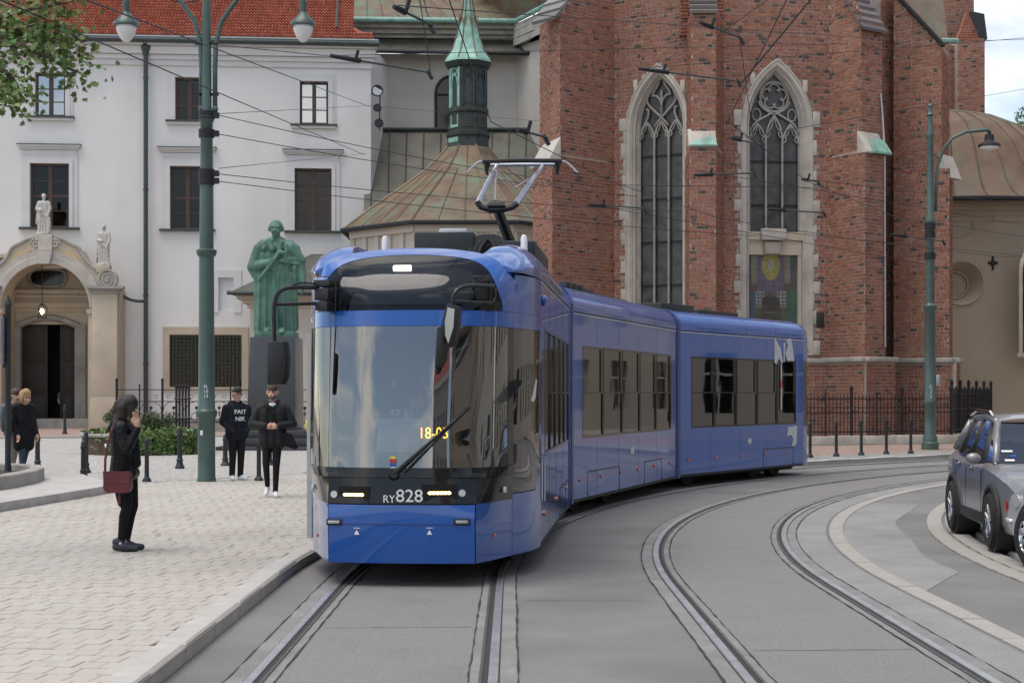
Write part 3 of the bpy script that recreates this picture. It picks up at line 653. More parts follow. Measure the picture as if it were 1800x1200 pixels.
b = MB(); ov = [FB.p((ua+ub)/2+1.55*math.copysign(abs(math.cos(t))**.6, math.cos(t))*.55, FB.uz(80, 488)[1]+.42*math.copysign(abs(math.sin(t))**.7, math.sin(t)), .03) for t in [2*PI*i/24 for i in range(24)]]
b.add(ov, [tuple(range(24))]); b.build('oval_window', 'window_dark', pm); b = MB(); b.tube(ov+[ov[0], ov[1]], .09, 6, False); b.build('oval_frame', 'stone_grey', pm)
FD = frame_at(FW, -1.57); dr = MB()
for i in range(2):
    a = FD.uz(36+48*i, 600)[0]; c = FD.uz(84+48*i, 600)[0]
    if i == 1: a += .55
    dr = MB(); FD.box(dr, a+.01, c-.01, .32, zt, -.06, 0)
    for z0_, z1_ in ((.5, 1.5), (1.7, 3.0), (3.2, zt-.2)): FD.box(dr, a+.14, c-.14, z0_, z1_, 0, .03)
    dr.build('door_leaf', 'door_wood', pm, bev=.01)
b = MB(); FD.box(b, ua-.4, ub+.4, .3, zt+.5, -2.4, -2.3); FD.box(b, ua-.4, ub+.4, .2, .31, -2.4, 0); FD.box(b, ua-.5, ua-.4, .3, zt+.5, -2.4, 0); FD.box(b, ub+.4, ub+.5, .3, zt+.5, -2.4, 0); FD.box(b, ua-.5, ub+.5, zt+.5, zt+.6, -2.4, 0); b.build('hallway', 'interior', pm)
b = MB(); FB.box(b, FB.uz(-10, 600)[0], FB.uz(165, 600)[0], zpx(452), zpx(446), -.0, 2.6); b.build('porch_ceiling', 'sandstone', pm)
for x0, x1 in ((-12, 3), (157, 172)): b = MB(); FB.box(b, upx(x0), upx(x1), 0, zpx(446), 0, 1.3); b.build('porch_side_wall', 'sandstone', pm)
for k in range(2):
    b = MB(); FB.box(b, ua-.9-k*.3, ub+.9+k*.3, .1, .34-.12*k, 0 if k == 0 else .8, .8+.35*k); b.build('step', 'stone_grey', pm, bev=.015)
# hanging lantern
lp = FW.p(FW.uz(80, 540)[0], 0, .7); zl = FW.uz(80, 548)[1]
lan = thing('hanging_lantern', 'lit wrought-iron lantern hanging in the arched stone portal', 'lantern', (lp.x, lp.y, zl))
l = MB(); l.tube([(lp.x, lp.y, zl+.3), (lp.x, lp.y, zpx(452))], .018, 6); l.build('chain', 'iron', lan)
l = MB()
for i in range(6):
    a = PI/3*i; l.tube([(lp.x+.2*math.cos(a), lp.y+.2*math.sin(a), zl-.3), (lp.x+.24*math.cos(a), lp.y+.24*math.sin(a), zl+.15), (lp.x+.03*math.cos(a), lp.y+.03*math.sin(a), zl+.34)], .018, 5)
l.lathe([(.22, -.32), (.22, -.29)], (lp.x, lp.y, zl), 6); l.build('cage', 'iron', lan)
l = MB(); l.ell((lp.x, lp.y, zl-.02), (.085, .085, .13)); l.build('bulb', 'lantern_glow', lan)

# ---------------- low annex behind the bronze statue
FA = Fr.px(440, 66.5, 640, 66.5)
ann = thing('annex', 'low cream annex with mossy copper roof behind the bronze statue', 'building', FA.p(2, 0))
b = MB(); zc = FA.uz(450, 541)[1]; FA.box(b, 0, 5.4, 0, zc, -4.5, 0); b.build('wall', 'cream_wall', ann)
b = MB()
for k, (y0, y1, o) in enumerate(((541, 534, .12), (534, 527, .28), (527, 520, .5))): FA.box(b, -o, 5.4+o, FA.uz(450, y0)[1], FA.uz(450, y1)[1], -4.5, o)
b.build('cornice', 'sandstone', ann)
b = MB(); ze = FA.uz(450, 519)[1]; b.hexa([FA.p(-.75, ze, .8), FA.p(6.2, ze, .8), FA.p(6.2, ze, -4.5), FA.p(-.75, ze, -4.5), FA.p(-.7, ze+.12, .78), FA.p(6.2, ze+.12, .78), FA.p(5.6, ze+2.1, -3.5), FA.p(2.2, ze+2.1, -3.5)]); b.build('roof', 'copper_dark', ann)
b = MB(); b.tube([FA.p(-.85, ze+.06, .86), FA.p(6.2, ze+.06, .86)], .09, 8); b.build('gutter', 'gutter_metal', ann)

# ================================================================ church: plastered nave behind, octagonal chapel with lantern
nav = thing('nave', 'plastered church nave with copper roof behind the octagonal chapel', 'building', (-3, 75, 0))
FN = Fr.px(640, 75, 960, 75.4)
b = MB(); hw = (FN.uz(766, 200)[0], FN.uz(822, 200)[0], FN.uz(790, 235)[1], FN.uz(790, 165)[1])
wall(b, FN, 0, FN.L, -.1, FN.uz(800, 96)[1], [hw], -.35); b.build('wall', 'grey_plaster', nav)
b = MB(); um = (hw[0]+hw[1])/2; ra = (hw[1]-hw[0])/2; b.add([FN.p(um+ra*math.cos(t), hw[3]+ra*1.1*math.sin(t), .012) for t in [PI*i/12 for i in range(13)]], [tuple(range(13))]); FN.box(b, hw[0], hw[1], hw[2], hw[3], -.3, -.28); b.build('window', 'window_dark', nav)
b = MB(); b.tube([FN.p(hw[0], hw[2], .03), FN.p(hw[0], hw[3], .03)]+[FN.p(um-ra*math.cos(t), hw[3]+ra*1.1*math.sin(t), .03) for t in [PI*i/12 for i in range(1, 12)]]+[FN.p(hw[1], hw[3], .03), FN.p(hw[1], hw[2], .03)], .07, 6); b.build('window_rim', 'iron', nav)
zz = lambda y: FN.uz(800, y)[1]
b = MB(); b.add([FN.p(-.5, zz(98), 1.0), FN.p(FN.L-.6, zz(100), 1.0), FN.p(FN.L-1.6, zz(67), -.4), FN.p(-.5, zz(65), -.4)], [(0, 1, 2, 3)])
for i in range(14): b.tube([FN.p(.2+i*.62, zz(98)+.02, 1.0), FN.p(.2+i*.62-.35, zz(66)+.02, -.4)], .025, 4)
b.build('lean_to_roof', 'copper_dark', nav)
b = MB(); b.tube([FN.p(-.3, zz(100), 1.1), FN.p(FN.L-.5, zz(102), 1.1)], .1, 8); b.tube([FN.p(FN.L-.55, zz(102), 1.0), FN.p(FN.L-.55, zz(240), .4)], .09, 8); b.build('gutter', 'iron', nav)
b = MB()
for y0, y1, o in ((66, 60, -.2), (60, 52, .0), (52, 46, .25), (46, 42, .4)): FN.box(b, -.6, FN.L-1.3, zz(y0), zz(y1), -.8, o)
b.build('cornice', 'stone_grey', nav)
e = [FN.p(-.6, zz(41), .55), FN.p(FN.uz(905, 41)[0], zz(41), .55), W(985, -8, 70.4)]; e[2].z = e[0].z
b = MB(); b.tube(e, .13, 8); b.build('eave_gutter', 'patina', nav)
b = MB(); up = [FN.p(-.6, zz(-60), -3.5), FN.p(FN.uz(800, 41)[0], zz(-60), -3.5), e[2]+Vector((-2.5, 3, 3))]
b.add(e+up, [(0, 1, 4, 3), (1, 2, 5, 4)])
for i in range(11): q0, q1 = e[0].lerp(e[1], i/10), up[0].lerp(up[1], i/10); b.tube([q0+Vector((0, 0, .02)), q1+Vector((0, 0, .02))], .03, 4)
b.build('roof', 'copper_roof', nav)
b = MB()
for dz, o in ((-.15, .0), (-.5, -.3), (-.85, -.55)): pp = [e[1]+Vector((-.1, .2, dz)), e[2]+Vector((.0, .3, dz)), e[2]+Vector((-.6+o, 2.5, dz)), e[1]+Vector((-.1, 2.5, dz))]; b.prism(pp, (0, 0, -.33))
b.build('corner_cornice', 'stone_grey', nav)
b = MB(); b.prism([e[1]+Vector((0, .6, -1.2)), e[2]+Vector((.3, .9, -1.2)), e[2]+Vector((1.5, 5, -1.2)), e[1]+Vector((0, 3, -1.2))], (0, 0, -16)); b.build('corner_wall', 'grey_plaster', nav)
b = MB(); z1 = 1.75+(690-229)*74.3/F; b.add([W(640, 470, 69), W(960, 470, 69), Vector(((960-900)*74.3/F, 74.3, z1)), Vector(((640-900)*74.3/F, 74.3, z1))], [(0, 1, 2, 3)])
for i in range(10): x = 655+i*30; b.tube([W(x-6, 470, 68.95), Vector(((x-900)*74.3/F, 74.25, z1+.02))], .03, 4)
b.build('lower_roof', 'copper_dark', nav)
b = MB(); b.tube([Vector(((660-900)*74.2/F, 74.2, z1+.03)), Vector(((950-900)*74.2/F, 74.2, z1+.03))], .08, 6); b.build('ridge_flashing', 'patina_dark', nav)

ocx, ocy, oR = (823-900)*68.5/F, 68.5, 5.75
cha = thing('chapel', 'octagonal chapel with brown copper roof and green lantern turret behind tram', 'building', (ocx, ocy, 0))
ez = 1.75+(690-391)*(ocy-oR*.92)/F; az = 1.75+(690-264)*68.5/F
def octo(r, z, a0=PI/8): return [Vector((ocx+r*math.cos(a0+PI/4*k), ocy+r*math.sin(a0+PI/4*k), z)) for k in range(8)]
b = MB(); b.rings([octo(oR-.45, 0), octo(oR-.45, ez)]); b.build('wall', 'cream_wall', cha)
b = MB()
for k in range(8):
    A, B = octo(oR-.45, 0)[k], octo(oR-.45, 0)[(k+1) % 8]; fr = Fr((B.x, B.y), (A.x, A.y)) if False else Fr((A.x, A.y), (B.x, B.y))
    if fr.n.dot(Vector((A.x-ocx, A.y-ocy, 0))) < 0: fr = Fr((B.x, B.y), (A.x, A.y))
    if fr.n.y > .5: continue
    for i in range(6):
        u = fr.L*i/5; fr.box(b, u-.13, u+.13, ez-1.7, ez-.35, 0, .1)
    fr.box(b, -.05, fr.L+.05, ez-.35, ez-.05, 0, .2); fr.box(b, -.05, fr.L+.05, ez-1.9, ez-1.7, 0, .16)
b.build('frieze', 'cream_wall', cha)
prof = [(oR, ez), (oR-.0, ez+.06), (oR*.80, ez+.95), (oR*.55, ez+1.95), (oR*.36, ez+2.75), (oR*.24, ez+3.4), (.98, az+.1)]
b = MB(); b.rings([octo(r, z) for r, z in prof]); rf = b.build('roof', 'copper_roof', cha)
b = MB()
for k in range(8):
    for t in (0, .25, .5, .75):
        pts = []
        for r, z in prof[1:]: o = octo(r, z+.02); pts.append(o[k].lerp(o[(k+1) % 8], t))
        if t and k % 2 == 0 and t == .5: pts = pts[:5]
        elif t in (.25, .75): pts = pts[:4]
        b.tube(pts, .03 if t else .05, 4)
tag(b.build('roof_seams', 'copper_brown', rf), kind='stuff')
b = MB(); o = octo(oR+.08, ez); b.tube(o+[o[0], o[1]], .1, 6, False); b.build('eave', 'iron', cha)
def y2z(y): return 1.75+(690-y)*67.6/F
lt = MB(); lt.use('patina_dark'); lt.rings([octo(r, z) for r, z in ((1.02, y2z(264)), (.98, y2z(238)), (1.04, y2z(236)), (1.04, y2z(230)), (.9, y2z(228)), (.9, y2z(196)), (.98, y2z(194)), (.98, y2z(188)), (.86, y2z(186)), (.86, y2z(116)), (.98, y2z(113)), (1.1, y2z(106)), (1.1, y2z(103)))]); tu = lt.build('lantern_turret', 'patina_dark', cha)
for k in range(8):
    A, B = octo(.86, 0)[k], octo(.86, 0)[(k+1) % 8]; fr = Fr((A.x, A.y), (B.x, B.y))
    if fr.n.dot(Vector((A.x-ocx, A.y-ocy, 0))) < 0: fr = Fr((B.x, B.y), (A.x, A.y))
    if fr.n.y > .4: continue
    m = fr.L/2; z0, z1 = y2z(184), y2z(134); w_ = .14
    d = MB(); d.add([fr.p(m-w_, z0+.1, .012), fr.p(m+w_, z0+.1, .012), fr.p(m+w_, z1-.35, .012), fr.p(m+w_*.6, z1-.1, .012), fr.p(m, z1+.12, .012), fr.p(m-w_*.6, z1-.1, .012), fr.p(m-w_, z1-.35, .012)], [tuple(range(7))])
    d.add([fr.p(m-.1+.1*math.cos(t)+.1, z1+.25+.11*math.sin(t), .012) for t in [2*PI*i/8 for i in range(8)]], [tuple(range(8))]); d.build('opening', 'window_dark', tu)
    d = MB(); lit = fr.n.x < -.3  # left-facing facets take the pale green patina, the rest the dark one
    for u in (.06, fr.L-.06): fr.box(d, u-.05, u+.05, z0-.05, y2z(118), 0, .05)
    for uu in (m-w_-.05, m+w_+.05): d.tube([fr.p(uu, z0, .03), fr.p(uu, z1-.35, .03), fr.p(m+(uu-m)*.6, z1, .03), fr.p(m, z1+.22, .03)], .028, 5)
    d.tube([fr.p(m+.15*math.cos(t), z1+.25+.16*math.sin(t), .03) for t in [2*PI*i/9 for i in range(10)]], .026, 5)
    fr.box(d, .08, fr.L-.08, y2z(222), y2z(217), -.01, .06); fr.box(d, .1, .16, y2z(217), y2z(200), -.01, .05); fr.box(d, fr.L-.16, fr.L-.1, y2z(217), y2z(200), -.01, .05)
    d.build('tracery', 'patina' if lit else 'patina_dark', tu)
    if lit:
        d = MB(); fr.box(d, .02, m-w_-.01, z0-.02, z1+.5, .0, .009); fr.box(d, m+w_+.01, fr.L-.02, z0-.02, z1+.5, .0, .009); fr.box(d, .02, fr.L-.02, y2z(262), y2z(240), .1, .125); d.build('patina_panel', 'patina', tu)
sp = MB(); sp.rings([octo(r, z) for r, z in ((1.12, y2z(105)), (1.06, y2z(100)), (.78, y2z(84)), (.56, y2z(60)), (.42, y2z(36)), (.33, y2z(30)), (.22, y2z(0)), (.10, y2z(-60)))]); s_ = sp.build('spire', 'patina', cha)
d = MB()
for k in range(8): d.tube([octo(r+.01, z)[k] for r, z in ((1.06, y2z(100)), (.78, y2z(84)), (.56, y2z(60)), (.42, y2z(36)), (.22, y2z(0)), (.10, y2z(-60)))], .03, 5)
d.build('spire_ribs', 'copper_roof', s_)
d = MB()
for k in range(8):
    a, c = octo(.46, y2z(40))[k], octo(.46, y2z(40))[(k+1) % 8]; d.tube([a, a.lerp(c, .2)+Vector((0, 0, .25)), a.lerp(c, .5)+Vector((0, 0, .5)), a.lerp(c, .8)+Vector((0, 0, .25)), c], .03, 5)
d.build('spire_gablets', 'copper_brown', s_)
# ================================================================ brick church apse
chu = thing('brick_church', 'red brick gothic apse with buttresses and tall stone-framed windows', 'church', (8, 52, 0))
BC = [(.33, .125, .073), (.30, .108, .062), (.36, .15, .09), (.32, .14, .085), (.27, .097, .058), (.34, .13, .075), (.37, .17, .108), (.31, .128, .082)]
BD = [(.085, .058, .05), (.07, .052, .046), (.10, .07, .06), (.13, .075, .06)]
CH, BHT = .112, .082
bricks_all = MB(); bricks_all.mats = ['brick']; singles = []
def bcol(): return random.choice(BD) if random.random() < .07 else random.choice(BC)
def bricks(fr, u0, u1, z0, z1, inside=None, o=.0, top=None, pick=None):
    """courses of alternating stretchers and headers, each a block standing proud of the mortar"""
    j = int(z0/CH); SL, HL, gp_ = .235, .11, .026
    while j*CH < z1:
        z = j*CH+random.gauss(0, .002)
        if j*CH < z0-.075: j += 1; continue
        u = u0+ (0 if j % 2 else -.17)+random.uniform(-.01, .01)+(.06 if j % 3 == 0 else 0); k = 0
        while u < u1-.02:
            w = (SL if k % 2 == 0 else HL)*random.uniform(.93, 1.06); a, b = max(u, u0+.002), min(u+w, u1-.002); k += 1; u += w+gp_
            if b-a < .03: continue
            c = (a+b)/2
            if inside and inside(c, z+BHT/2, (b-a)/2): continue
            zt = z+BHT
            if top and zt > top(c): continue
            pr = o+.014+random.uniform(-.006, .006); col = bcol()
            if pick is not None and pick(c, z): singles.append((fr, a, b, z, zt, o, pr, col)); continue
            bricks_all.c = col; bricks_all.add([fr.p(a, z, pr), fr.p(b, z, pr), fr.p(b, zt, pr), fr.p(a, zt, pr), fr.p(a, z, o-.005), fr.p(b, z, o-.005), fr.p(b, zt, o-.005), fr.p(a, zt, o-.005)], [(0, 1, 2, 3), (4, 5, 1, 0), (5, 6, 2, 1), (6, 7, 3, 2), (7, 4, 0, 3)])
        j += 1
class Arch:            # pointed opening centred on u = c
    def __init__(s, c, a, zs, za): s.c, s.a, s.zs, s.h = c, a, zs, za-zs; s.k = (s.h**2-a*a)/(2*a); s.r = a+s.k
    def top(s, u, d=0): x = abs(u-s.c); r = s.r-d; return s.zs+math.sqrt(max(r*r-(x+s.k)**2, 0)) if x < s.a-d+1e-6 else -99
    def path(s, d, zb, n=12):
        r = s.r-d; hh = math.sqrt(max(r*r-s.k**2, 0)); t1 = math.atan2(hh, s.k); pts = [(s.c-s.a+d, zb)]
        for i in range(n+1): t = t1*i/n; pts.append((s.c+s.k-r*math.cos(t), s.zs+r*math.sin(t)))
        for i in range(n-1, -1, -1): t = t1*i/n; pts.append((s.c-s.k+r*math.cos(t), s.zs+r*math.sin(t)))
        pts.append((s.c+s.a-d, zb)); return pts
    def inside(s, zb, pad=0.): return lambda u, z, hw: z > zb and (z < s.zs and abs(u-s.c)-hw < s.a+pad or z >= s.zs and z < s.top(u, -pad)+.02 and abs(u-s.c) < s.a+pad)
ZT = 17.5
ptp = lambda px, Y: ((px-900)*Y/F, Y)
# plan points (pixel column, depth)
A0, A1 = ptp(1080, 52.1), ptp(1213, 50.6); B0, B1 = ptp(1272, 50.3), ptp(1458, 50.8)
b1o, b1i = ptp(972, 50.2), ptp(939, 51.9)
FAw, FBw = Fr(A0, A1), Fr(B0, B1)
def arch_wall(fr, ar, zb):
    mb = MB(); us = [0]+[ar.c-ar.a+2*ar.a*i/20 for i in range(21)]+[fr.L]
    for i, (a, b) in enumerate(zip(us, us[1:])):
        mid = (a+b)/2
        if abs(mid-ar.c) < ar.a:
            mb.add([fr.p(a, max(ar.top(a), ar.zs)), fr.p(b, max(ar.top(b), ar.zs)), fr.p(b, ZT), fr.p(a, ZT)], [(0, 1, 2, 3)])
            mb.add([fr.p(a, 0), fr.p(b, 0), fr.p(b, zb), fr.p(a, zb)], [(0, 1, 2, 3)])
        else: mb.add([fr.p(a, 0), fr.p(b, 0), fr.p(b, ZT), fr.p(a, ZT)], [(0, 1, 2, 3)])
    return mb
def gothic(fr, x0, x1, yap, ysp, ybot, zb):
    u0 = fr.uz(x0, 300)[0]; u1 = fr.uz(x1, 300)[0]; c = (u0+u1)/2; return Arch(c, (u1-u0)/2, fr.uz((x0+x1)/2, ysp)[1], fr.uz((x0+x1)/2, yap)[1])
arA = gothic(FAw, 1101, 1212, 112, 225, 0, 0); arB = gothic(FBw, 1303, 1428, 104, 222, 0, 0)
zbA = 3.0; zbB = FBw.uz(1366, 624)[1]
arch_wall(FAw, arA, zbA).build('wall', 'mortar', chu); arch_wall(FBw, arB, zbB).build('wall', 'mortar', chu)
bricks(FAw, 0, FAw.L, 2.6, 15.8, arA.inside(zbA, .02)); bricks(FBw, 0, FBw.L, 2.9, 15.8, arB.inside(zbB, .02))
def surround(fr, ar, zb, name):
    prof = [(-.0, .035), (.16, .035), (.18, -.02), (.24, -.10), (.26, -.16), (.34, -.27), (.37, -.34)]
    mb = MB(); P = [ar.path(d, zb) for d, o in prof]; n = len(P[0])
    mb.rings([[fr.p(P[k][i][0], P[k][i][1], prof[k][1]) for k in range(len(prof))] for i in range(n)], False, False)
    w = mb.build(name, 'stone', chu, smooth=30, fix=True)
    for k, d in enumerate((.02, .17, .26)):      # roll mouldings
        m2 = MB(); q = ar.path(d, zb); m2.tube([fr.p(u, z, .035-.07*k) for u, z in q], .032, 6); m2.build('moulding', 'stone', w)
    return w
sA = surround(FAw, arA, zbA, 'window_surround'); sB = surround(FBw, arB, zbB, 'window_surround')
def quoins(fr, ar, zb, sides, par, zmax):
    z = zb; k = 0
    while z < zmax:
        h = random.uniform(.38, .55); wd = random.choice((.03, .06, .10)) if k % 2 else random.choice((.14, .2, .26))
        for sd in sides:
            u = ar.c+sd*ar.a; a, b = (u-wd, u+.0) if sd < 0 else (u, u+wd); a, b = max(a, .01), min(b, fr.L-.01)
            q = MB(); fr.box(q, a, b, z+.006, z+h-.006, -.02, .045); q.build('quoin', 'stone', par, bev=.012)
        z += h; k += 1
quoins(FAw, arA, zbA, (-1,), sA, arA.zs+.3); quoins(FBw, arB, zbB, (-1, 1), sB, arB.zs+.3)
for fr, ar, w in ((FAw, arA, sA), (FBw, arB, sB)):
    for i in (7, 18):
        p = ar.path(-.1, zbA)[i+1]; q = MB(); sg = -1 if p[0] < ar.c else 1
        if p[0] > fr.L-.1: continue
        fr.box(q, p[0]-.08, p[0]+.08, p[1]-.2, p[1]+.2, -.02, .04); q.build('quoin', 'stone', w, bev=.012)
ZGB = FBw.uz(1366, 407)[1]
def lights(fr, ar, zb, par, kind):
    d0 = .37; a = ar.a-d0; c = ar.c; o = -.30; zs = ar.zs
    g = MB(); q = ar.path(d0-.14, zb, 10); g.add([fr.p(u, z, o-.1) for u, z in q], [tuple(range(len(q)))]); g.build('leaded_glass', 'church_glass', par, fix=True)
    g = MB(); fr.box(g, c-a-.2, c+a+.2, zb-.3, zs+ar.h, -1.6, -1.5); g.build('dark_interior', 'interior', par)
    t = MB(); r = .042; F_ = lambda u, z: fr.p(c+u, z, o)
    for s in (-1, 1):
        m = MB(); m.tube([F_(s*a/3, zb), F_(s*a/3, zs-.25)], r*.95, 6); m.build('mullion', 'stone_grey', par)
        m = MB(); m.tube([F_(s*a, zb), F_(s*a, zs-.25)], r*.7, 6); m.build('mullion', 'stone_grey', par)
    z = zb+.9
    while z < zs-.1:
        m = MB(); fr.box(m, c-a, c+a, z-.03, z+.03, o-.09, o-.05); m.build('saddle_bar', 'iron', par); z += 1.45
    def lancet(x, w, z0, h, cusp=True):
        for s in (-1, 1): t.tube(bez([F_(x+s*w, z0), F_(x+s*w, z0+h*.6), F_(x+s*w*.15, z0+h*.9), F_(x, z0+h)], 8), r*.85, 6)
        if cusp:
            for s in (-1, 1): t.tube(bez([F_(x+s*w, z0+h*.1), F_(x+s*w*.45, z0+h*.2), F_(x+s*w*.4, z0+h*.35), F_(x+s*w*.75, z0+h*.42)], 5), r*.55, 5); t.tube(bez([F_(x+s*w*.75, z0+h*.42), F_(x+s*w*.2, z0+h*.45), F_(x+s*w*.2, z0+h*.75), F_(x, z0+h*.95)], 5), r*.5, 5)
    H_ = ar.top(c, d0)-zs
    if kind == 5:
        for x in (-2*a/3, 0, 2*a/3): lancet(x, a/3, zs-.45 if x == 0 else zs-.6, .85 if x == 0 else .72)
        zc, Rr = zs+H_*.58, a*.52
        t.tube([F_(Rr*1.1*math.cos(x), zc+Rr*1.12*math.sin(x)) for x in [2*PI*i/28 for i in range(30)]], r*.95, 6, False)
        for k in range(5):
            an = PI/2+2*PI*k/5; cx_, cz_ = Rr*.55*math.cos(an), zc+Rr*.55*math.sin(an)
            t.tube([F_(cx_+Rr*.42*math.cos(an+b), cz_+Rr*.42*math.sin(an+b)) for b in [-2.05+4.1*i/12 for i in range(13)]], r*.75, 6)
        for s in (-1, 1):
            t.tube(bez([F_(s*a, zs-.2), F_(s*a*.9, zs+.25), F_(s*a*.35, zs+.3), F_(0, zs+.55)], 8), r*.9, 6); t.tube(bez([F_(0, zs+.42), F_(s*a*.3, zs+.55), F_(s*a*.6, zs+.65), F_(s*a*.62, zs+H_*.5)], 8), r*.9, 6)
            t.tube([F_(s*(a*.72+.14*math.cos(x)), zs+.42+.2*math.sin(x)) for x in [2*PI*i/12 for i in range(13)]], r*.55, 5)
            t.tube([F_(s*(a*.5+.1*math.cos(x)), zs+H_*.78+.12*math.sin(x)) for x in [2*PI*i/10 for i in range(11)]], r*.45, 5)
    else:
        for x in (-2*a/3, 0, 2*a/3): lancet(x, a/3, zs-.35, .62)
        for s in (-1, 1):
            t.tube(bez([F_(s*a*.98, zs+.0), F_(s*a*.5, zs+.45), F_(s*a*.55, zs+.75), F_(s*a*.72, zs+H_*.42)], 8), r*.9, 6)
            t.tube(bez([F_(s*a*.33, zs+.1), F_(-s*a*.35, zs+.75), F_(-s*a*.95, zs+.9), F_(-s*a*.55, zs+H_*.72)], 12), r*1.0, 6)
            t.tube(bez([F_(0, zs+.75), F_(0, zs+1.15), F_(s*a*.45, zs+1.2), F_(s*a*.42, zs+H_*.66)], 10), r*.95, 6)
            t.tube(bez([F_(s*a*.42, zs+H_*.66), F_(s*a*.4, zs+H_*.8), F_(s*a*.1, zs+H_*.85), F_(s*a*.12, zs+H_*.96)], 6), r*.9, 6)
        t.tube([F_(0, zs+.3), F_(0, zs+1.3)], r*.8, 6)
    tag(t.build('tracery', 'stone_grey', par, smooth=True), kind='stuff')
lights(FAw, arA, zbA, sA, 4); lights(FBw, arB, ZGB, sB, 5)
# below the second window: stone panel, corbel, mosaic picture
b = MB(); u0, u1 = arB.c-arB.a+.3, arB.c+arB.a-.3; uz = FBw.uz
FBw.box(b, u0, u1, zbB, uz(1360, 575)[1], -.4, -.2); FBw.box(b, u0, u1, uz(1360, 447)[1], uz(1360, 420)[1], -.4, -.16); FBw.box(b, u0-.05, u1+.05, uz(1360, 421)[1], ZGB, -.42, -.1)
FBw.box(b, u0, uz(1311, 500)[0], uz(1360, 575)[1], uz(1360, 447)[1], -.4, -.18); FBw.box(b, uz(1406, 500)[0], u1, uz(1360, 575)[1], uz(1360, 447)[1], -.4, -.18); b.build('panel_frame', 'sandstone', sB)
b = MB(); FBw.box(b, uz(1345, 500)[0], uz(1374, 500)[0], uz(1360, 446)[1], uz(1360, 425)[1], -.16, -.02); FBw.box(b, uz(1338, 500)[0], uz(1381, 500)[0], uz(1360, 422)[1], uz(1360, 402)[1], -.12, .10); b.build('corbel', 'stone', sB, bev=.02)
mo = MB(); mo.mats = ['mosaic']; um0, um1, zm0, zm1 = uz(1312, 500)[0], uz(1405, 500)[0], uz(1360, 575)[1], uz(1360, 447)[1]; NX, NZ = 46, 60
for i in range(NX):
    for j in range(NZ):
        x, y = (i+.5)/NX*2-1, (j+.5)/NZ      # x -1..1, y 0 bottom..1 top
        r = math.hypot(x*.8, (y-.86)*1.3); an = math.atan2(y-.86, x*.62)
        c = (.16, .13, .22)
        if int((an+PI)*13) % 2: c = (.30, .27, .40)
        if y > .62 and abs(abs(x)-.62-.1*(y-.7)) < .11: c = (.42, .40, .22)
        if abs(x) > .74: c = (.09, .12, .13)
        if r < .27: c = (.55, .47, .10)
        if r < .1: c = (.62, .60, .45)
        if y < .52 and .1 < y and abs(x) > .62 and x < 0: c = (.06, .14, .28)
        if y < .52 and x > .55: c = (.04, .22, .13)
        if .5 < y < .6 and .5 < abs(x) < .78: c = (.22, .10, .06)
        if .28 < y < .5 and .25 < abs(x) < .62: c = (.50, .50, .52) if (i*j) % 3 else (.2, .22, .15)
        if y <= .28 and abs(x) < .62: c = (.12, .17, .07)
        w_ = .30+.18*max(0, (.4-y)/.4) if y < .40 else .30*max(0, 1-(y-.40)/.07)
        if abs(x) < w_: c = (.055, .045, .03)
        if abs(x) < .10 and .42 < y < .5: c = (.20, .13, .08)
        if abs(x) < .24 and .205 < y < .225: c = (.3, .28, .22)
        mo.c = tuple(max(.008, (v*.42 if max(c) < .45 else v*.6)*random.uniform(.7, 1.25)) for v in c)
        a_, b_ = um0+(um1-um0)*i/NX, um0+(um1-um0)*(i+1)/NX; c_, d_ = zm0+(zm1-zm0)*j/NZ, zm0+(zm1-zm0)*(j+1)/NZ; o = -.24+random.uniform(0, .004); g = .003
        mo.add([FBw.p(a_+g, c_+g, o), FBw.p(b_-g, c_+g, o), FBw.p(b_-g, d_-g, o), FBw.p(a_+g, d_-g, o)], [(0, 1, 2, 3)])
tag(mo.build('mosaic_panel', 'mosaic', sB), kind='stuff')
mb = MB(); FBw.box(mb, um0-.1, um1+.1, zm0-.1, zm1+.1, -.5, -.245); mb.build('panel_backing', 'stone_grey', sB)
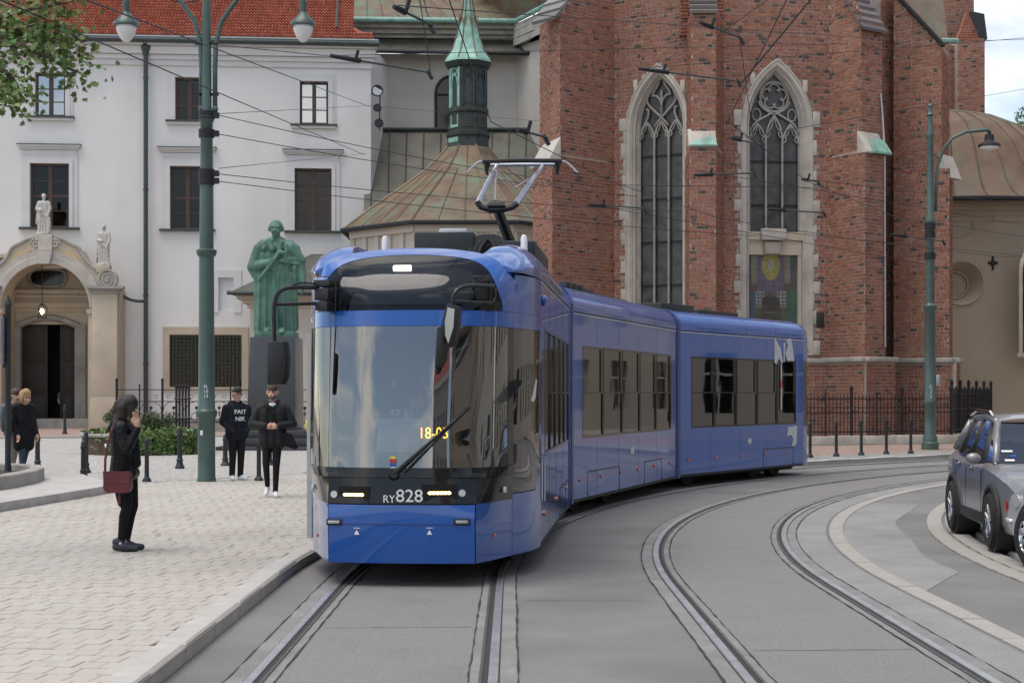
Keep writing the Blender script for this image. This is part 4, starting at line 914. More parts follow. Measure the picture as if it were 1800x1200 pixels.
# ---------------- buttresses: stages with weathered caps
def stage(p, z0, z1, faces, pick=None, top=None):
    """p: plan corners of a stage; bricks only on the listed edges"""
    mb = MB(); n = len(p); mb.rings([[Vector((x, y, z0)) for x, y in p], [Vector((x, y, z1)) for x, y in p]]); mb.build('buttress_core', 'mortar', chu, fix=True)
    for k in faces:
        fr = Fr(p[k], p[(k+1) % n]); bricks(fr, 0, fr.L, z0, z1-.03, pick=pick if k == faces[0] else None)
def offs(p, q, t): return (p[0]+(q[0]-p[0])*t, p[1]+(q[1]-p[1])*t)
zcap = 1.75+(690-262)*49.2/F
def cap(fr, z, h, m, tile=False, proj=.12, depth=1.2):
    """sloping weathering on top of a stage, front along fr"""
    if tile:
        rows = 7
        for r in range(rows):
            t0, t1 = r/rows, (r+1)/rows; mbt = MB(); mbt.c = random.choice([(.12, .105, .10), (.15, .13, .125), (.10, .085, .08)])
            n = max(2, round(fr.L/.24))
            mbt.hexa([fr.p(-.06, z+h*t0+.06, proj-depth*t0), fr.p(fr.L+.06, z+h*t0+.06, proj-depth*t0), fr.p(fr.L+.06, z+h*t1-.02, proj-depth*t1-.05), fr.p(-.06, z+h*t1-.02, proj-depth*t1-.05),
                      fr.p(-.06, z+h*t0+.15, proj-depth*t0), fr.p(fr.L+.06, z+h*t0+.15, proj-depth*t0), fr.p(fr.L+.06, z+h*t1+.07, proj-depth*t1-.05), fr.p(-.06, z+h*t1+.07, proj-depth*t1-.05)])
            mbt.build('cap_tile_row', 'grey_tile', chu)
    else:
        mb = MB(); mb.hexa([fr.p(-.03, z, proj), fr.p(fr.L+.03, z, proj), fr.p(fr.L+.03, z, -depth), fr.p(-.03, z, -depth), fr.p(-.03, z+.06, proj), fr.p(fr.L+.03, z+.06, proj), fr.p(fr.L+.03, z+h, -depth), fr.p(-.03, z+h, -depth)]); mb.build('buttress_cap', m, chu, bev=.015)
# buttress between the windows
P2 = [ptp(1215, 49.0), ptp(1258, 49.0), ptp(1275, 50.6), ptp(1206, 50.9)]; P2l = [ptp(1212, 48.7), ptp(1258, 48.7), ptp(1275, 50.6), ptp(1204, 50.9)]
cnt = [0]
def pick2(u, z):
    if z > 4.4 and cnt[0] < 300: cnt[0] += 1; return True
    return False
stage(P2l, 0, zcap, [0, 1, 3], pick2); stage(P2, zcap, 13.9, [0, 1, 3])
f2 = Fr(P2l[0], P2l[1]); cap(f2, zcap, .62, 'stone', proj=.10, depth=.35)
mb = MB(); mb.hexa([f2.p(.05, zcap+.0, .13), f2.p(f2.L+.04, zcap+.0, .13), f2.p(f2.L+.04, zcap+.0, .02), f2.p(.05, zcap, .02), f2.p(.05, zcap+.05, .13), f2.p(f2.L+.04, zcap+.05, .13), f2.p(f2.L*.9, zcap+.34, -.12), f2.p(.1, zcap+.28, -.1)]); mb.build('cap_flashing', 'patina', chu)
f2u = Fr(P2[0], P2[1]); cap(f2u, 13.75, 1.3, '', True, .16, .9)
FBu = Fr(P2[0], (P2[1][0], P2[1][1])); bricks(Fr((P2[0][0]-.2, 50.3), (P2[1][0]+.5, 50.3)), 0, P2[1][0]-P2[0][0]+.7, 13.5, 16.4)
mb = MB(); q = Fr((P2[0][0]-.19, 50.32), (P2[1][0]+.48, 50.32)); q.box(mb, 0, q.L, 13.5, ZT, -1, 0); mb.build('buttress_core', 'brick_plain', chu)
# buttress at the left corner: narrow outer face and long side face
P1l = [ptp(937, 51.9), ptp(970, 50.0), A0, ptp(1040, 54)]; P1 = [ptp(949, 52.1), ptp(984, 50.4), A0, ptp(1040, 54)]
stage(P1l, 0, zcap, [1, 0]); stage(P1, zcap, 13.0, [1, 0])
f1 = Fr(P1l[0], P1l[1]); cap(f1, zcap-.25, .8, 'stone', proj=.10, depth=.3)
mb = MB(); fo = Fr(P1[0], P1[1]); mb.hexa([fo.p(fo.L*.25, zcap-.2, .34), fo.p(fo.L+.05, zcap-.2, .36), fo.p(fo.L+.05, zcap-.2, .0), fo.p(fo.L*.25, zcap-.2, .0), fo.p(fo.L*.25, zcap-.12, .34), fo.p(fo.L+.05, zcap-.12, .36), fo.p(fo.L+.05, zcap+.4, .01), fo.p(fo.L*.25, zcap+.4, .01)]); mb.build('cap_flashing', 'patina', chu)
f1s = Fr(P1[1], P1[2])       # upper side face runs up under the sloping tiles
bricks(f1s, 0, f1s.L, 13.0, 16.3, top=lambda u: 13.0+1.15+u*1.25)
mb = MB(); mb.add([f1s.p(0, 13), f1s.p(f1s.L, 13), f1s.p(f1s.L, 13+1.2+f1s.L*1.25), f1s.p(0, 14.2)], [(0, 1, 2, 3)]); mb.build('buttress_core', 'mortar', chu)
for r in range(11):
    t0, t1 = -.3+f1s.L*1.15*r/11, -.25+f1s.L*1.15*(r+1)/11; zf = lambda t: 14.25+t*1.25; m2 = MB(); m2.c = random.choice([(.2, .19, .185), (.15, .14, .135), (.25, .24, .23)])
    m2.hexa([f1s.p(t0, zf(t0)+.05, .1), f1s.p(t1+.05, zf(t1)-.02, .1), f1s.p(t1+.05, zf(t1)-.02, -1.0), f1s.p(t0, zf(t0)+.05, -1.0), f1s.p(t0-.05, zf(t0)+.14, .1), f1s.p(t1, zf(t1)+.07, .1), f1s.p(t1, zf(t1)+.07, -1.0), f1s.p(t0-.05, zf(t0)+.14, -1.0)]); m2.build('cap_tile_row', 'grey_tile', chu)
fo = Fr(P1[0], P1[1]); bricks(fo, 0, fo.L, 13.0, 14.2); ip = (P1[0][0]+(A0[0]-P1[1][0])*.3, P1[0][1]+(A0[1]-P1[1][1])*.3); mb = MB(); mb.rings([[Vector((*p, z)) for p in (P1[0], P1[1], ip)] for z in (13.0, 14.2)]); mb.build('buttress_core', 'mortar', chu, fix=True)
# buttress at the right corner of the second bay
P3l = [B1, ptp(1520, 49.3), ptp(1556, 49.9), ptp(1545, 53)]; P3 = [B1, ptp(1513, 49.7), ptp(1550, 50.3), ptp(1545, 53)]
stage(P3l, 0, zcap, [0, 1]); stage(P3, zcap, 13.0, [0, 1])
f3 = Fr(P3l[1], P3l[2]); cap(f3, zcap-.1, .75, 'stone', proj=.10, depth=.3)
mb = MB(); mb.hexa([f3.p(f3.L*.25, zcap-.1, .2), f3.p(f3.L+.1, zcap-.1, .2), f3.p(f3.L+.1, zcap-.1, .03), f3.p(f3.L*.25, zcap-.1, .03), f3.p(f3.L*.25, zcap-.03, .2), f3.p(f3.L+.1, zcap-.03, .2), f3.p(f3.L, zcap+.4, -.05), f3.p(f3.L*.35, zcap+.4, -.05)]); mb.build('cap_flashing', 'patina', chu)
f3s = Fr(P3[0], P3[1]); bricks(f3s, 0, f3s.L, 13.0, 16.3, top=lambda u: 14.1+(f3s.L-u)*1.5)
mb = MB(); mb.add([f3s.p(0, 13), f3s.p(f3s.L, 13), f3s.p(f3s.L, 14.1), f3s.p(0, 14.1+f3s.L*1.5)], [(0, 1, 2, 3)]); mb.build('buttress_core', 'mortar', chu)
f3o = Fr(P3[1], P3[2]); bricks(f3o, 0, f3o.L, 12.9, 13.7); mb = MB(); f3o.box(mb, 0, f3o.L, 12.9, 13.7, -.8, 0); mb.build('buttress_core', 'mortar', chu)
for r in range(10):
    t0, t1 = -.2+1.9*r/10, -.2+1.9*(r+1)/10; m2 = MB(); m2.c = random.choice([(.12, .10, .10), (.15, .125, .12), (.095, .08, .08)]); zf = lambda t: 13.7+t*1.5; e_ = f3o
    m2.hexa([e_.p(-.1, zf(t0)+.05, -t0), e_.p(e_.L+.1, zf(t0)+.05, -t0), e_.p(e_.L+.1, zf(t1)-.02, -t1-.04), e_.p(-.1, zf(t1)-.02, -t1-.04), e_.p(-.1, zf(t0)+.15, -t0), e_.p(e_.L+.1, zf(t0)+.15, -t0), e_.p(e_.L+.1, zf(t1)+.08, -t1-.04), e_.p(-.1, zf(t1)+.08, -t1-.04)]); m2.build('cap_tile_row', 'grey_tile', chu)
# lightning conductor pipe on the right buttress
mb = MB(); q0, q1 = W(1550, 170, 50.2), W(1555, 270, 49.85); mb.tube([W(1548, 165, 50.25), W(1551, 200, 50.2), q1, W(1556, 610, 49.8)], .035, 6); mb.build('conductor_pipe', 'alu_grey', chu)
# third bay and the side buttress beyond
C0, C1 = ptp(1548, 52.4), ptp(1578, 53.0)
fc = Fr(C0, C1); bricks(fc, 0, fc.L, .2, 16); mb = MB(); fc.box(mb, -.5, fc.L, 0, ZT, -2, 0); mb.build('wall', 'mortar', chu)
P4 = [ptp(1571, 52.2), ptp(1655, 51.0), ptp(1668, 52.6), ptp(1600, 55)]; P4l = [ptp(1571, 51.9), ptp(1668, 50.6), ptp(1674, 52.4), ptp(1600, 55)]
z4 = 1.75+(690-300)*51/F
f4 = Fr(P4[0], P4[1]); zr = lambda u: 13.3+(f4.L-u)*1.15
mb = MB(); mb.rings([[Vector((*p, 0)) for p in P4l], [Vector((*p, z4)) for p in P4l]]); mb.build('buttress_core', 'mortar', chu, fix=True)
mb = MB(); mb.rings([[Vector((*p, z4)) for p in P4], [Vector((P4[0][0], P4[0][1], zr(0))), Vector((P4[1][0], P4[1][1], zr(f4.L))), Vector((P4[2][0], P4[2][1], zr(f4.L))), Vector((P4[3][0], P4[3][1], zr(0)))]]); mb.build('buttress_core', 'mortar', chu, fix=True)
f4l = Fr(P4l[0], P4l[1]); bricks(f4l, 0, f4l.L, .2, z4); bricks(f4, 0, f4.L, z4, 16.2, top=zr); g4 = Fr(P4l[1], P4l[2]); bricks(g4, 0, g4.L, .2, z4); g4 = Fr(P4[1], P4[2]); bricks(g4, 0, g4.L, z4, 13.2)
mb = MB(); mb.hexa([f4.p(f4.L-.1, z4-.25, .12), f4.p(f4.L+.32, z4-.25, .12), f4.p(f4.L+.32, z4-.25, -.8), f4.p(f4.L-.1, z4-.25, -.8), f4.p(f4.L-.05, z4+.55, .08), f4.p(f4.L+.0, z4+.55, .08), f4.p(f4.L+.0, z4+.55, -.8), f4.p(f4.L-.05, z4+.55, -.8)]); mb.build('buttress_cap', 'stone', chu)
mb = MB(); mb.tube([f4.p(-.1, zr(-.1)+.05, .05), f4.p(f4.L+.1, zr(f4.L+.1)+.05, .05)], .08, 6); mb.build('coping', 'grey_tile', chu)
# copper roof and the far pier with its gablet
mb = MB(); mb.add([W(1572, 0, 53.5), W(1668, 82, 53.5), W(1650, -60, 58), W(1555, -60, 58)], [(0, 1, 2, 3)])
for t in (.25, .5, .75): mb.tube([W(1572+96*t, 82*t-1, 53.4), W(1555+95*t, -60, 58)], .04, 4)
mb.build('roof', 'copper_brown', chu)
mb = MB(); mb.tube([W(1655, 72, 53), W(1682, 72, 55)], .09, 6); mb.build('gutter', 'patina', chu)
f5 = Fr.px(1640, 69.2, 1690, 69.6); bricks(f5, 0, f5.L, 9, 17.4); mb = MB(); f5.box(mb, 0, f5.L, 0, 17.4, -3, 0); mb.build('wall', 'mortar', chu)
f6 = Fr.px(1683, 69, 1731, 69); z6 = f6.uz(1700, 68)[1]; bricks(f6, 0, f6.L, 9, z6); mb = MB(); f6.box(mb, 0, f6.L, 0, z6, -1.6, 0); mb.build('pier', 'mortar', chu)
za = f6.uz(1700, 20)[1]; um_ = f6.L*.38; mb = MB(); mb.prism([f6.p(.02, z6, 0), f6.p(f6.L*.8, z6, 0), f6.p(um_, za, 0)], f6.n*-.5); mb.build('gablet', 'brick_plain', chu, fix=True); bricks(f6, .03, f6.L*.78, z6, za, top=lambda u: z6+(za-z6)*(1-abs(u-um_)/(um_ if u < um_ else f6.L*.8-um_)))
mb = MB(); mb.prism([f6.p(f6.L*.42, z6, -.12), f6.p(f6.L+.16, z6, -.12), f6.p(f6.L+.1, za-.02, -.4), f6.p(f6.L*.6, za+.1, -.4)], f6.n*-1.2); f6.box(mb, f6.L*.5, f6.L+.05, z6, z6+.1, -1.4, -.05); mb.build('pier_cap', 'iron', chu, fix=True)
mb = MB(); f7 = Fr.px(1655, 70.5, 1712, 70.5); f7.box(mb, 0, f7.L, 12, 21.5, -2, 0); mb.build('wall', 'mortar', chu); bricks(f7, 0, f7.L, f7.uz(1690, 75)[1], 21)
# plinth zone: string course and thicker base
for fr, x0, x1, z in ((FBw, -.1, FBw.L, 2.86),):
    mb = MB(); fr.box(mb, x0, x1, 2.72, 2.86, -.05, .32); mb.build('string_course', 'stone_grey', chu, bev=.03)
    mb = MB(); fr.box(mb, x0, x1, 0, 2.72, -.05, .22); mb.build('plinth', 'mortar', chu); f_ = frame_at(fr, .22); bricks(f_, 0, fr.L, .1, 2.66)
for p in (P3l, P4l):
    q = [p[0], p[1], p[2], p[3]]
    for k in (0, 1):
        fr = Fr(q[k], q[k+1]); e0 = 0 if k == 0 else -.22; mb = MB(); fr.box(mb, e0, fr.L+.26, 2.74, 2.90, -.05, .36); mb.build('string_course', 'stone_grey', chu, bev=.03)
        mb = MB(); fr.box(mb, e0, fr.L+.20, 0, 2.74, -.05, .24); mb.build('plinth', 'mortar', chu); f_ = frame_at(fr, .24); bricks(f_, e0, fr.L+.21, .1, 2.68)
mb = MB(); fr = Fr.px(1436, 50.6, 1447, 50.5); mb.box(W(1442, 563, 50.3), (.24, .18, .5)); mb.build('junction_box', 'plastic_black', chu, bev=.01)
tag(bricks_all.build('bricks', 'brick', chu), kind='stuff')
bvar = {}
for fr, a, b, z, zt, o, pr, col in singles:
    key = (round((b-a)/.02), col)
    if key not in bvar:
        m2 = MB(); m2.c = col; w_ = key[0]*.02/2; m2.mats = ['brick']; x = w_; m2.add([(-x, -.016, 0), (x, -.016, 0), (x, -.016, BHT), (-x, -.016, BHT), (-x, .005, 0), (x, .005, 0), (x, .005, BHT), (-x, .005, BHT)], [(0, 1, 2, 3), (4, 5, 1, 0), (5, 6, 2, 1), (6, 7, 3, 2), (7, 4, 0, 3)]); bvar[key] = m2.mesh('brick')
    p = fr.p((a+b)/2, z, o); inst('brick', bvar[key], chu, Matrix.Translation(p) @ Matrix.Rotation(fr.rot(), 4, 'Z'))
# ================================================================ tan chapel at the right
tcx, tcy, tR = (1655-900)*62/F, 62., 5.7
tan = thing('round_chapel', 'tan plastered chapel with domed copper roof right of the brick church', 'building', (tcx, tcy, 0))
def oct2(r, z, n=8): return [Vector((tcx+r*math.cos(PI/8+PI/4*k), tcy+r*math.sin(PI/8+PI/4*k), z)) for k in range(8)]
tez = 1.75+(690-353)*56.7/F
faces = []
O_ = oct2(tR, 0)
for k in range(8):
    A, B = O_[k], O_[(k+1) % 8]; fr = Fr((A.x, A.y), (B.x, B.y))
    if fr.n.dot(Vector((A.x-tcx, A.y-tcy, 0))) < 0: fr = Fr((B.x, B.y), (A.x, A.y))
    faces.append(fr)
ff = min(faces, key=lambda f: f.n.y); fr2 = [f for f in faces if f.n.x > .3 and f.n.y < -.3][0]
for f in faces:
    if f.n.y > .5: continue
    if f is ff:
        # front face with a deep round niche
        cu, cz = f.uz(1690, 497); rr = .83; mb = MB(); N = 32
        ang = [2*PI*i/N for i in range(N)]; sq = []
        for t in ang:
            c_, s_ = math.cos(t), math.sin(t); m_ = max(abs(c_), abs(s_)); sq.append((cu+1.1*c_/m_, cz+1.1*s_/m_))
        circ = [(cu+rr*math.cos(t), cz+rr*math.sin(t)) for t in ang]
        mb.add([f.p(u, z) for u, z in sq]+[f.p(u, z) for u, z in circ], [(i, (i+1) % N, N+(i+1) % N, N+i) for i in range(N)])
        wall(mb, f, 0, f.L, 0, tez, [(cu-1.1, cu+1.1, cz-1.1, cz+1.1)], 0)
        mb.add([f.p(u, z) for u, z in circ]+[f.p(cu+(u-cu)*.62-.12, cz+(z-cz)*.62-.05, -.5) for u, z in circ], [(i, (i+1) % N, N+(i+1) % N, N+i) for i in range(N)])
        mb.add([f.p(cu+(u-cu)*.62-.12, cz+(z-cz)*.62-.05, -.5) for u, z in circ], [tuple(range(N))]); mb.build('wall', 'tan_wall', tan, fix=False)
        mb = MB(); mb.tube([f.p(cu+(rr-.02)*math.cos(t), cz+(rr-.02)*math.sin(t), .02) for t in [2*PI*i/36 for i in range(38)]], .035, 5, False); mb.build('niche_rim', 'tan_wall', tan)
        mb = MB(); mb.tube([f.p(cu-.12+.5*math.cos(t), cz-.05+.5*math.sin(t), -.44) for t in [2*PI*i/36 for i in range(38)]], .05, 5, False); mb.build('niche_ring', 'tan_wall', tan)
        c2, z2 = f.uz(1682, 397); mb = MB(); mb.tube([f.p(c2+.62*math.cos(t), z2+.4*math.sin(t), .01) for t in [2*PI*i/36 for i in range(38)]], .05, 5, False); mb.build('oval_moulding', 'tan_wall', tan)
        c2, z2 = f.uz(1745, 385); mb = MB(); mb.tube([f.p(c2, z2, -.05), f.p(c2, z2, .02)], .1, 12); mb.build('vent', 'iron', tan)
        c2, z2 = f.uz(1745, 462); mb = MB(); mb.tube([f.p(c2-.17, z2, .03), f.p(c2+.17, z2, .03)], [.05, .05], 6); mb.tube([f.p(c2, z2-.25, .03), f.p(c2, z2+.25, .03)], .045, 6); mb.ell(f.p(c2, z2, .03), (.11, .05, .11)); mb.build('tie_anchor', 'iron', tan)
    else:
        mb = MB(); wall(mb, f, 0, f.L, 0, tez, [], 0); mb.build('wall', 'tan_wall', tan)
u0, z0 = fr2.uz(1793, 620); z1 = fr2.uz(1793, 480)[1]
mb = MB(); fr2.box(mb, u0, u0+1.3, z0, z1, -.02, .01); mb.add([fr2.p(u0+.65+.65*math.cos(t), z1+.8*math.sin(t), .012) for t in [PI*i/10 for i in range(11)]], [tuple(range(11))]); mb.build('window', 'window_dark', tan)
mb = MB(); mb.tube([fr2.p(u0, z0, .03), fr2.p(u0, z1, .03)]+[fr2.p(u0+.65-.65*math.cos(t), z1+.8*math.sin(t), .03) for t in [PI*i/10 for i in range(1, 11)]]+[fr2.p(u0+1.3, z0, .03)], .07, 6); fr2.box(mb, u0-.2, u0+1.5, z0-.15, z0, 0, .15); mb.build('window_rim', 'sandstone', tan)
mb = MB()
for dz0, dz1, r in ((-.75, -.6, .05), (-.35, -.2, .12), (-.2, -.02, .25)): mb.rings([oct2(tR+r, tez+dz0), oct2(tR+r, tez+dz1)])
mb.build('cornice', 'tan_wall', tan)
dp = [(tR+.45, tez), (tR+.42, tez+.07), (tR-.1, tez+.35), (tR-.55, tez+.85), (tR-.95, tez+1.6), (tR-1.5, tez+2.5), (tR-2.4, tez+3.3), (tR-3.6, tez+3.85), (.6, tez+4.2)]
mb = MB(); n_ = 32
def rnd(r, z, n=32): return [Vector((tcx+r*math.cos(2*PI*k/n), tcy+r*math.sin(2*PI*k/n), z)) for k in range(n)]
mb.rings([rnd(r, z) for r, z in dp]); dm = mb.build('dome', 'copper_brown', tan, smooth=50)
for k in range(32):
    a = 2*PI*k/32
    if math.sin(a) > .35: continue
    mb = MB(); mb.tube([Vector((tcx+(r+.01)*math.cos(a), tcy+(r+.01)*math.sin(a), z+.01)) for r, z in dp[1:]], .035, 4); mb.build('seam', 'copper_roof', dm)
mb = MB(); q = rnd(tR+.5, tez+.0); mb.tube(q+[q[0], q[1]], .09, 6, False); mb.build('gutter', 'iron', tan)
# far house and tree past the chapel
fh = thing('far_house', 'distant house with red tiled roof at the right edge', 'house', (34, 100, 0))
ff_ = Fr.px(1745, 100, 1900, 100); mb = MB(); zb = ff_.uz(1780, 292)[1]; ff_.box(mb, 0, ff_.L, 0, zb, -6, 0); mb.build('wall', 'cream_wall', fh)
mb = MB(); z1 = ff_.uz(1780, 266)[1]; mb.add([ff_.p(-.5, zb, .5), ff_.p(ff_.L, zb, .5), ff_.p(ff_.L, z1, -3), ff_.p(-.5, z1, -3)], [(0, 1, 2, 3)]); mb.build('roof', 'far_roof', fh)
mb = MB(); ff_.box(mb, 2.0, 2.5, z1-.4, z1+1.0, -3, -2.5); mb.build('chimney', 'white_trim', fh)
# ================================================================ tram
tram = thing('tram', 'blue low-floor articulated tram numbered 828 rounding the bend', 'tram', (-1.0, 13.75, 0))
def car_frame(p, ang):
    Ru = Vector((math.cos(ang), -math.sin(ang), 0)); Rv = Vector((math.sin(ang), math.cos(ang), 0)); P = Vector((p[0], p[1], 0))
    return lambda u, v, z=0.: P+Ru*u+Rv*v+Vector((0, 0, z))
al = math.atan(.0905); T1 = car_frame((-1.0, 13.75), al); HWD = 1.14; L1 = 7.1
LO = [(0, 0), (.34, .012), (.67, .05), (.77, .30), (.85, .54), (.93, .80), (1.02, 1.06), (1.10, 1.36), (1.14, 1.72)]
UP = [(0, .05), (.38, .085), (.68, .20), (.79, .31), (.88, .47), (.95, .68), (1.03, .94), (1.10, 1.28), (1.14, 1.72)]
def lerp(a, b, t): return a+(b-a)*t
def cr(pts, i):
    k = min(int(i), len(pts)-2); t = i-k; g = lambda j: pts[max(0, min(j, len(pts)-1))] if j >= 0 else (-pts[-j][0], pts[-j][1])
    p0, p1, p2, p3 = g(k-1), g(k), g(k+1), g(k+2)
    if k+1 == 2 or k == 2:      # keep the crease at the panel corner fairly crisp
        return tuple(lerp(p1[a], p2[a], t) for a in (0, 1))
    return tuple(.5*(2*p1[a]+(p2[a]-p0[a])*t+(2*p0[a]-5*p1[a]+4*p2[a]-p3[a])*t*t+(3*p1[a]-p0[a]-3*p2[a]+p3[a])*t**3) for a in (0, 1))
def lean(z):
    if z < .75: return .10*((.75-z)/.53)**2*.4
    if z < 1.05: return 0
    if z < 2.5: return .17*((z-1.05)/1.45)**1.3
    return .17+.08*(z-2.5)/.3+.55*max(0, (z-2.62)/.5)**2.2
def S0(i, z):
    s = -1 if i < 0 else 1; a, b = cr(LO, abs(i)), cr(UP, abs(i)); t = max(0, min(1, (z-.6)/.6)); t = t*t*(3-2*t); u, v = lerp(a[0], b[0], t), lerp(a[1], b[1], t)
    k = max(0, 1-v/1.6); return s*u, v+lean(z)*k
def S(i, z, out=0.):
    u, v = S0(i, z)
    if out:
        e = .02; u1, v1 = S0(i-e, z); u2, v2 = S0(i+e, z); d = Vector((u2-u1, v2-v1, 0)).normalized(); u += d.y*out*1.0; v += -d.x*out
    return T1(u, v, z)
def patch(name, i0, i1, zb, zt, m, ni=12, nz=6, out=0., parent=tram, smooth=30, rim=.02):
    f = lambda q, i: q(i) if callable(q) else q
    mb = MB(); g = [[S(lerp(i0, i1, a/ni), lerp(f(zb, lerp(i0, i1, a/ni)), f(zt, lerp(i0, i1, a/ni)), b/nz), out) for a in range(ni+1)] for b in range(nz+1)]
    n = ni+1; mb.add([p for r in g for p in r], [(b*n+a, b*n+a+1, (b+1)*n+a+1, (b+1)*n+a) for b in range(nz) for a in range(ni)])
    if rim:      # folded edge, so that the panel has thickness
        bd = [g[0][a] for a in range(n)]+[g[b][ni] for b in range(1, nz+1)]+[g[nz][a] for a in range(ni-1, -1, -1)]+[g[b][0] for b in range(nz-1, 0, -1)]
        inn = T1(0, 1.2, 0); bk = []
        for p in bd: d = Vector((T1(0, 1.6).x-p.x, T1(0, 1.6).y-p.y, 0)).normalized(); bk.append(p+d*rim)
        m_ = len(bd); mb.add(bd+bk, [(i, m_+i, m_+(i+1) % m_, (i+1) % m_) for i in range(m_)])
    return mb.build(name, m, parent, smooth=smooth)
def u_of(i): return abs(S0(i, 2.6)[0])
zdisp = lambda i: 3.05-.04*(u_of(i)/.5)**2-.20*(u_of(i)/.80)**9
ztop = lambda i: 3.13-.035*(u_of(i)/.5)**2-.22*(min(u_of(i), .99)/.95)**8
g_ = .012
bp = patch('bumper', -2+.02, 2-.02, .22, .745, 'tram_blue', 16, 8, .006)
patch('bumper_groove', -1.75, 1.75, .565, .575, 'tram_navy', 12, 1, .008, bp, rim=0)
for s in (-1, 1):
    a, b = sorted((s*2.02, s*5)); patch('corner_panel', a, b, .22, .76, 'tram_blue', 10, 6)
    a, b = sorted((s*5.03, s*8)); patch('corner_panel', a, b, .22, lambda i: .80 if abs(i) < 7.2 else .80+.3*(abs(i)-7.2)/.8, 'tram_blue', 10, 6)
lb = patch('light_band', -5, 5, .755, .985, 'tram_black', 40, 4, .004)
patch('screen_apron', -5, 5, .99, 1.075, 'tram_black', 40, 3, .022)
for s in (-1, 1):
    a, b = sorted((s*5.02, s*8)); patch('cab_side_glass', a, b, lambda i: .81 if abs(i) < 7.2 else .81+.3*(abs(i)-7.2)/.8, 2.355, 'tram_glass', 12, 6, .002, rim=.0)
    a, b = sorted((s*4.35, s*5.02)); patch('screen_pillar', a, b, 1.08, 2.355, 'tram_black', 4, 6, .003)
    a, b = sorted((s*7.0, s*8)); q = patch('cab_pillar', a, b, .9, 2.36, 'tram_black', 4, 6, -.05, rim=0)
ws = patch('windscreen', -4.34, 4.34, 1.076, 2.355, 'windshield_glass', 40, 10, .004, rim=0)
for s in (-1, 1):
    a, b = sorted((s*3.45, s*4.34)); patch('screen_frit', a, b, 1.08, 2.35, 'plastic_black', 5, 6, -.012, rim=0)
patch('screen_frit', -3.45, 3.45, 1.08, 1.15, 'plastic_black', 24, 1, -.012, rim=0)
patch('screen_header', -4.3, 4.3, 2.30, 2.354, 'tram_black', 30, 2, -.03, rim=0)
patch('front_band', -8, 8, 2.358, 2.50, 'tram_blue', 60, 3, .008)
ds = patch('display_glass', -3.75, 3.75, 2.503, zdisp, 'display_glass', 34, 8, .004, rim=0)
patch('display_back', -4.0, 4.0, 2.48, lambda i: zdisp(i)+.01, 'plastic_black', 34, 8, -.16, rim=0)
patch('display_board', -2.4, 2.4, 2.56, 2.78, 'display_panel', 20, 3, -.10, rim=.0)
patch('front_rim', -3.78, 3.78, zdisp, ztop, 'tram_blue', 40, 4, .010)
for s in (-1, 1):
    a, b = sorted((s*3.76, s*5.0)); patch('front_rim_side', a, b, 2.503, ztop, 'tram_blue', 8, 8, .008)
    a, b = sorted((s*5.02, s*8)); patch('cab_cheek', a, b, 2.503, 2.87, 'tram_blue', 10, 4, .0)
ld = MB(); p = [S(-.5+i*.1, 2.885+.024*math.sin(PI*i/4*0), .012) for i in range(1)]
q0 = [S(-.30+.42*t-.05, 2.90, .016) for t in [i/6 for i in range(7)]]; ld.tube(q0, .026, 8); ld.build('marker_light', 'led_white', tram)
# roof: nose sheet, then shells along each side
def roof_front():
    mb = MB(); n = 28; rows = []
    for b in range(5):
        t = b/4; row = []
        for a in range(n+1):
            i = -5+10*a/n; p = S(i, ztop(i), .010); u = S0(i, 2.6)[0]; e = T1(u*1.02, 1.7, 3.10-.04*abs(u)); row.append(p.lerp(e, t)+Vector((0, 0, .03*math.sin(PI*t*.5)*(1-abs(u)))))
        rows.append(row)
    m = n+1; mb.add([p for r in rows for p in r], [(b*m+a, b*m+a+1, (b+1)*m+a+1, (b+1)*m+a) for b in range(4) for a in range(n)]); mb.build('nose_roof', 'tram_blue', tram, smooth=40)
roof_front()
shell = [(1.145, 2.885), (1.15, 2.96), (1.12, 3.06), (1.06, 3.15), (.96, 3.225), (.84, 3.26), (.74, 3.25), (.70, 3.12), (.70, 3.0)]
def roof_shell(T, v0, v1, s, front=False, nseg=1, par=tram):
    for k in range(nseg):
        a, b = lerp(v0, v1, k/nseg)+.006, lerp(v0, v1, (k+1)/nseg)-.006; mb = MB(); rs = []
        vs_ = [a, b] if not (front and k == 0) else [a, a+.22, a+.55, a+1.0, b]
        for j, v in enumerate(vs_):
            sc_ = 1. if not (front and k == 0) else (.22, .52, .78, .95, 1.)[j]; inx = 0 if not (front and k == 0) else (.20, .11, .05, .01, 0)[j]
            rs.append([T(s*(u-inx), v, 2.885+(z-2.885)*sc_) for u, z in shell])
        mb.rings(rs); mb.build('roof_shell', 'tram_blue', par, smooth=40, fix=True)
for s in (-1, 1): roof_shell(T1, .78, L1, s, True, 3)
mb = MB(); mb.hexa([T1(-.72, 1.6, 2.9), T1(.72, 1.6, 2.9), T1(.72, L1, 2.9), T1(-.72, L1, 2.9), T1(-.72, 1.6, 3.08), T1(.72, 1.6, 3.08), T1(.72, L1, 3.08), T1(-.72, L1, 3.08)]); mb.build('roof_deck', 'rubber', tram)
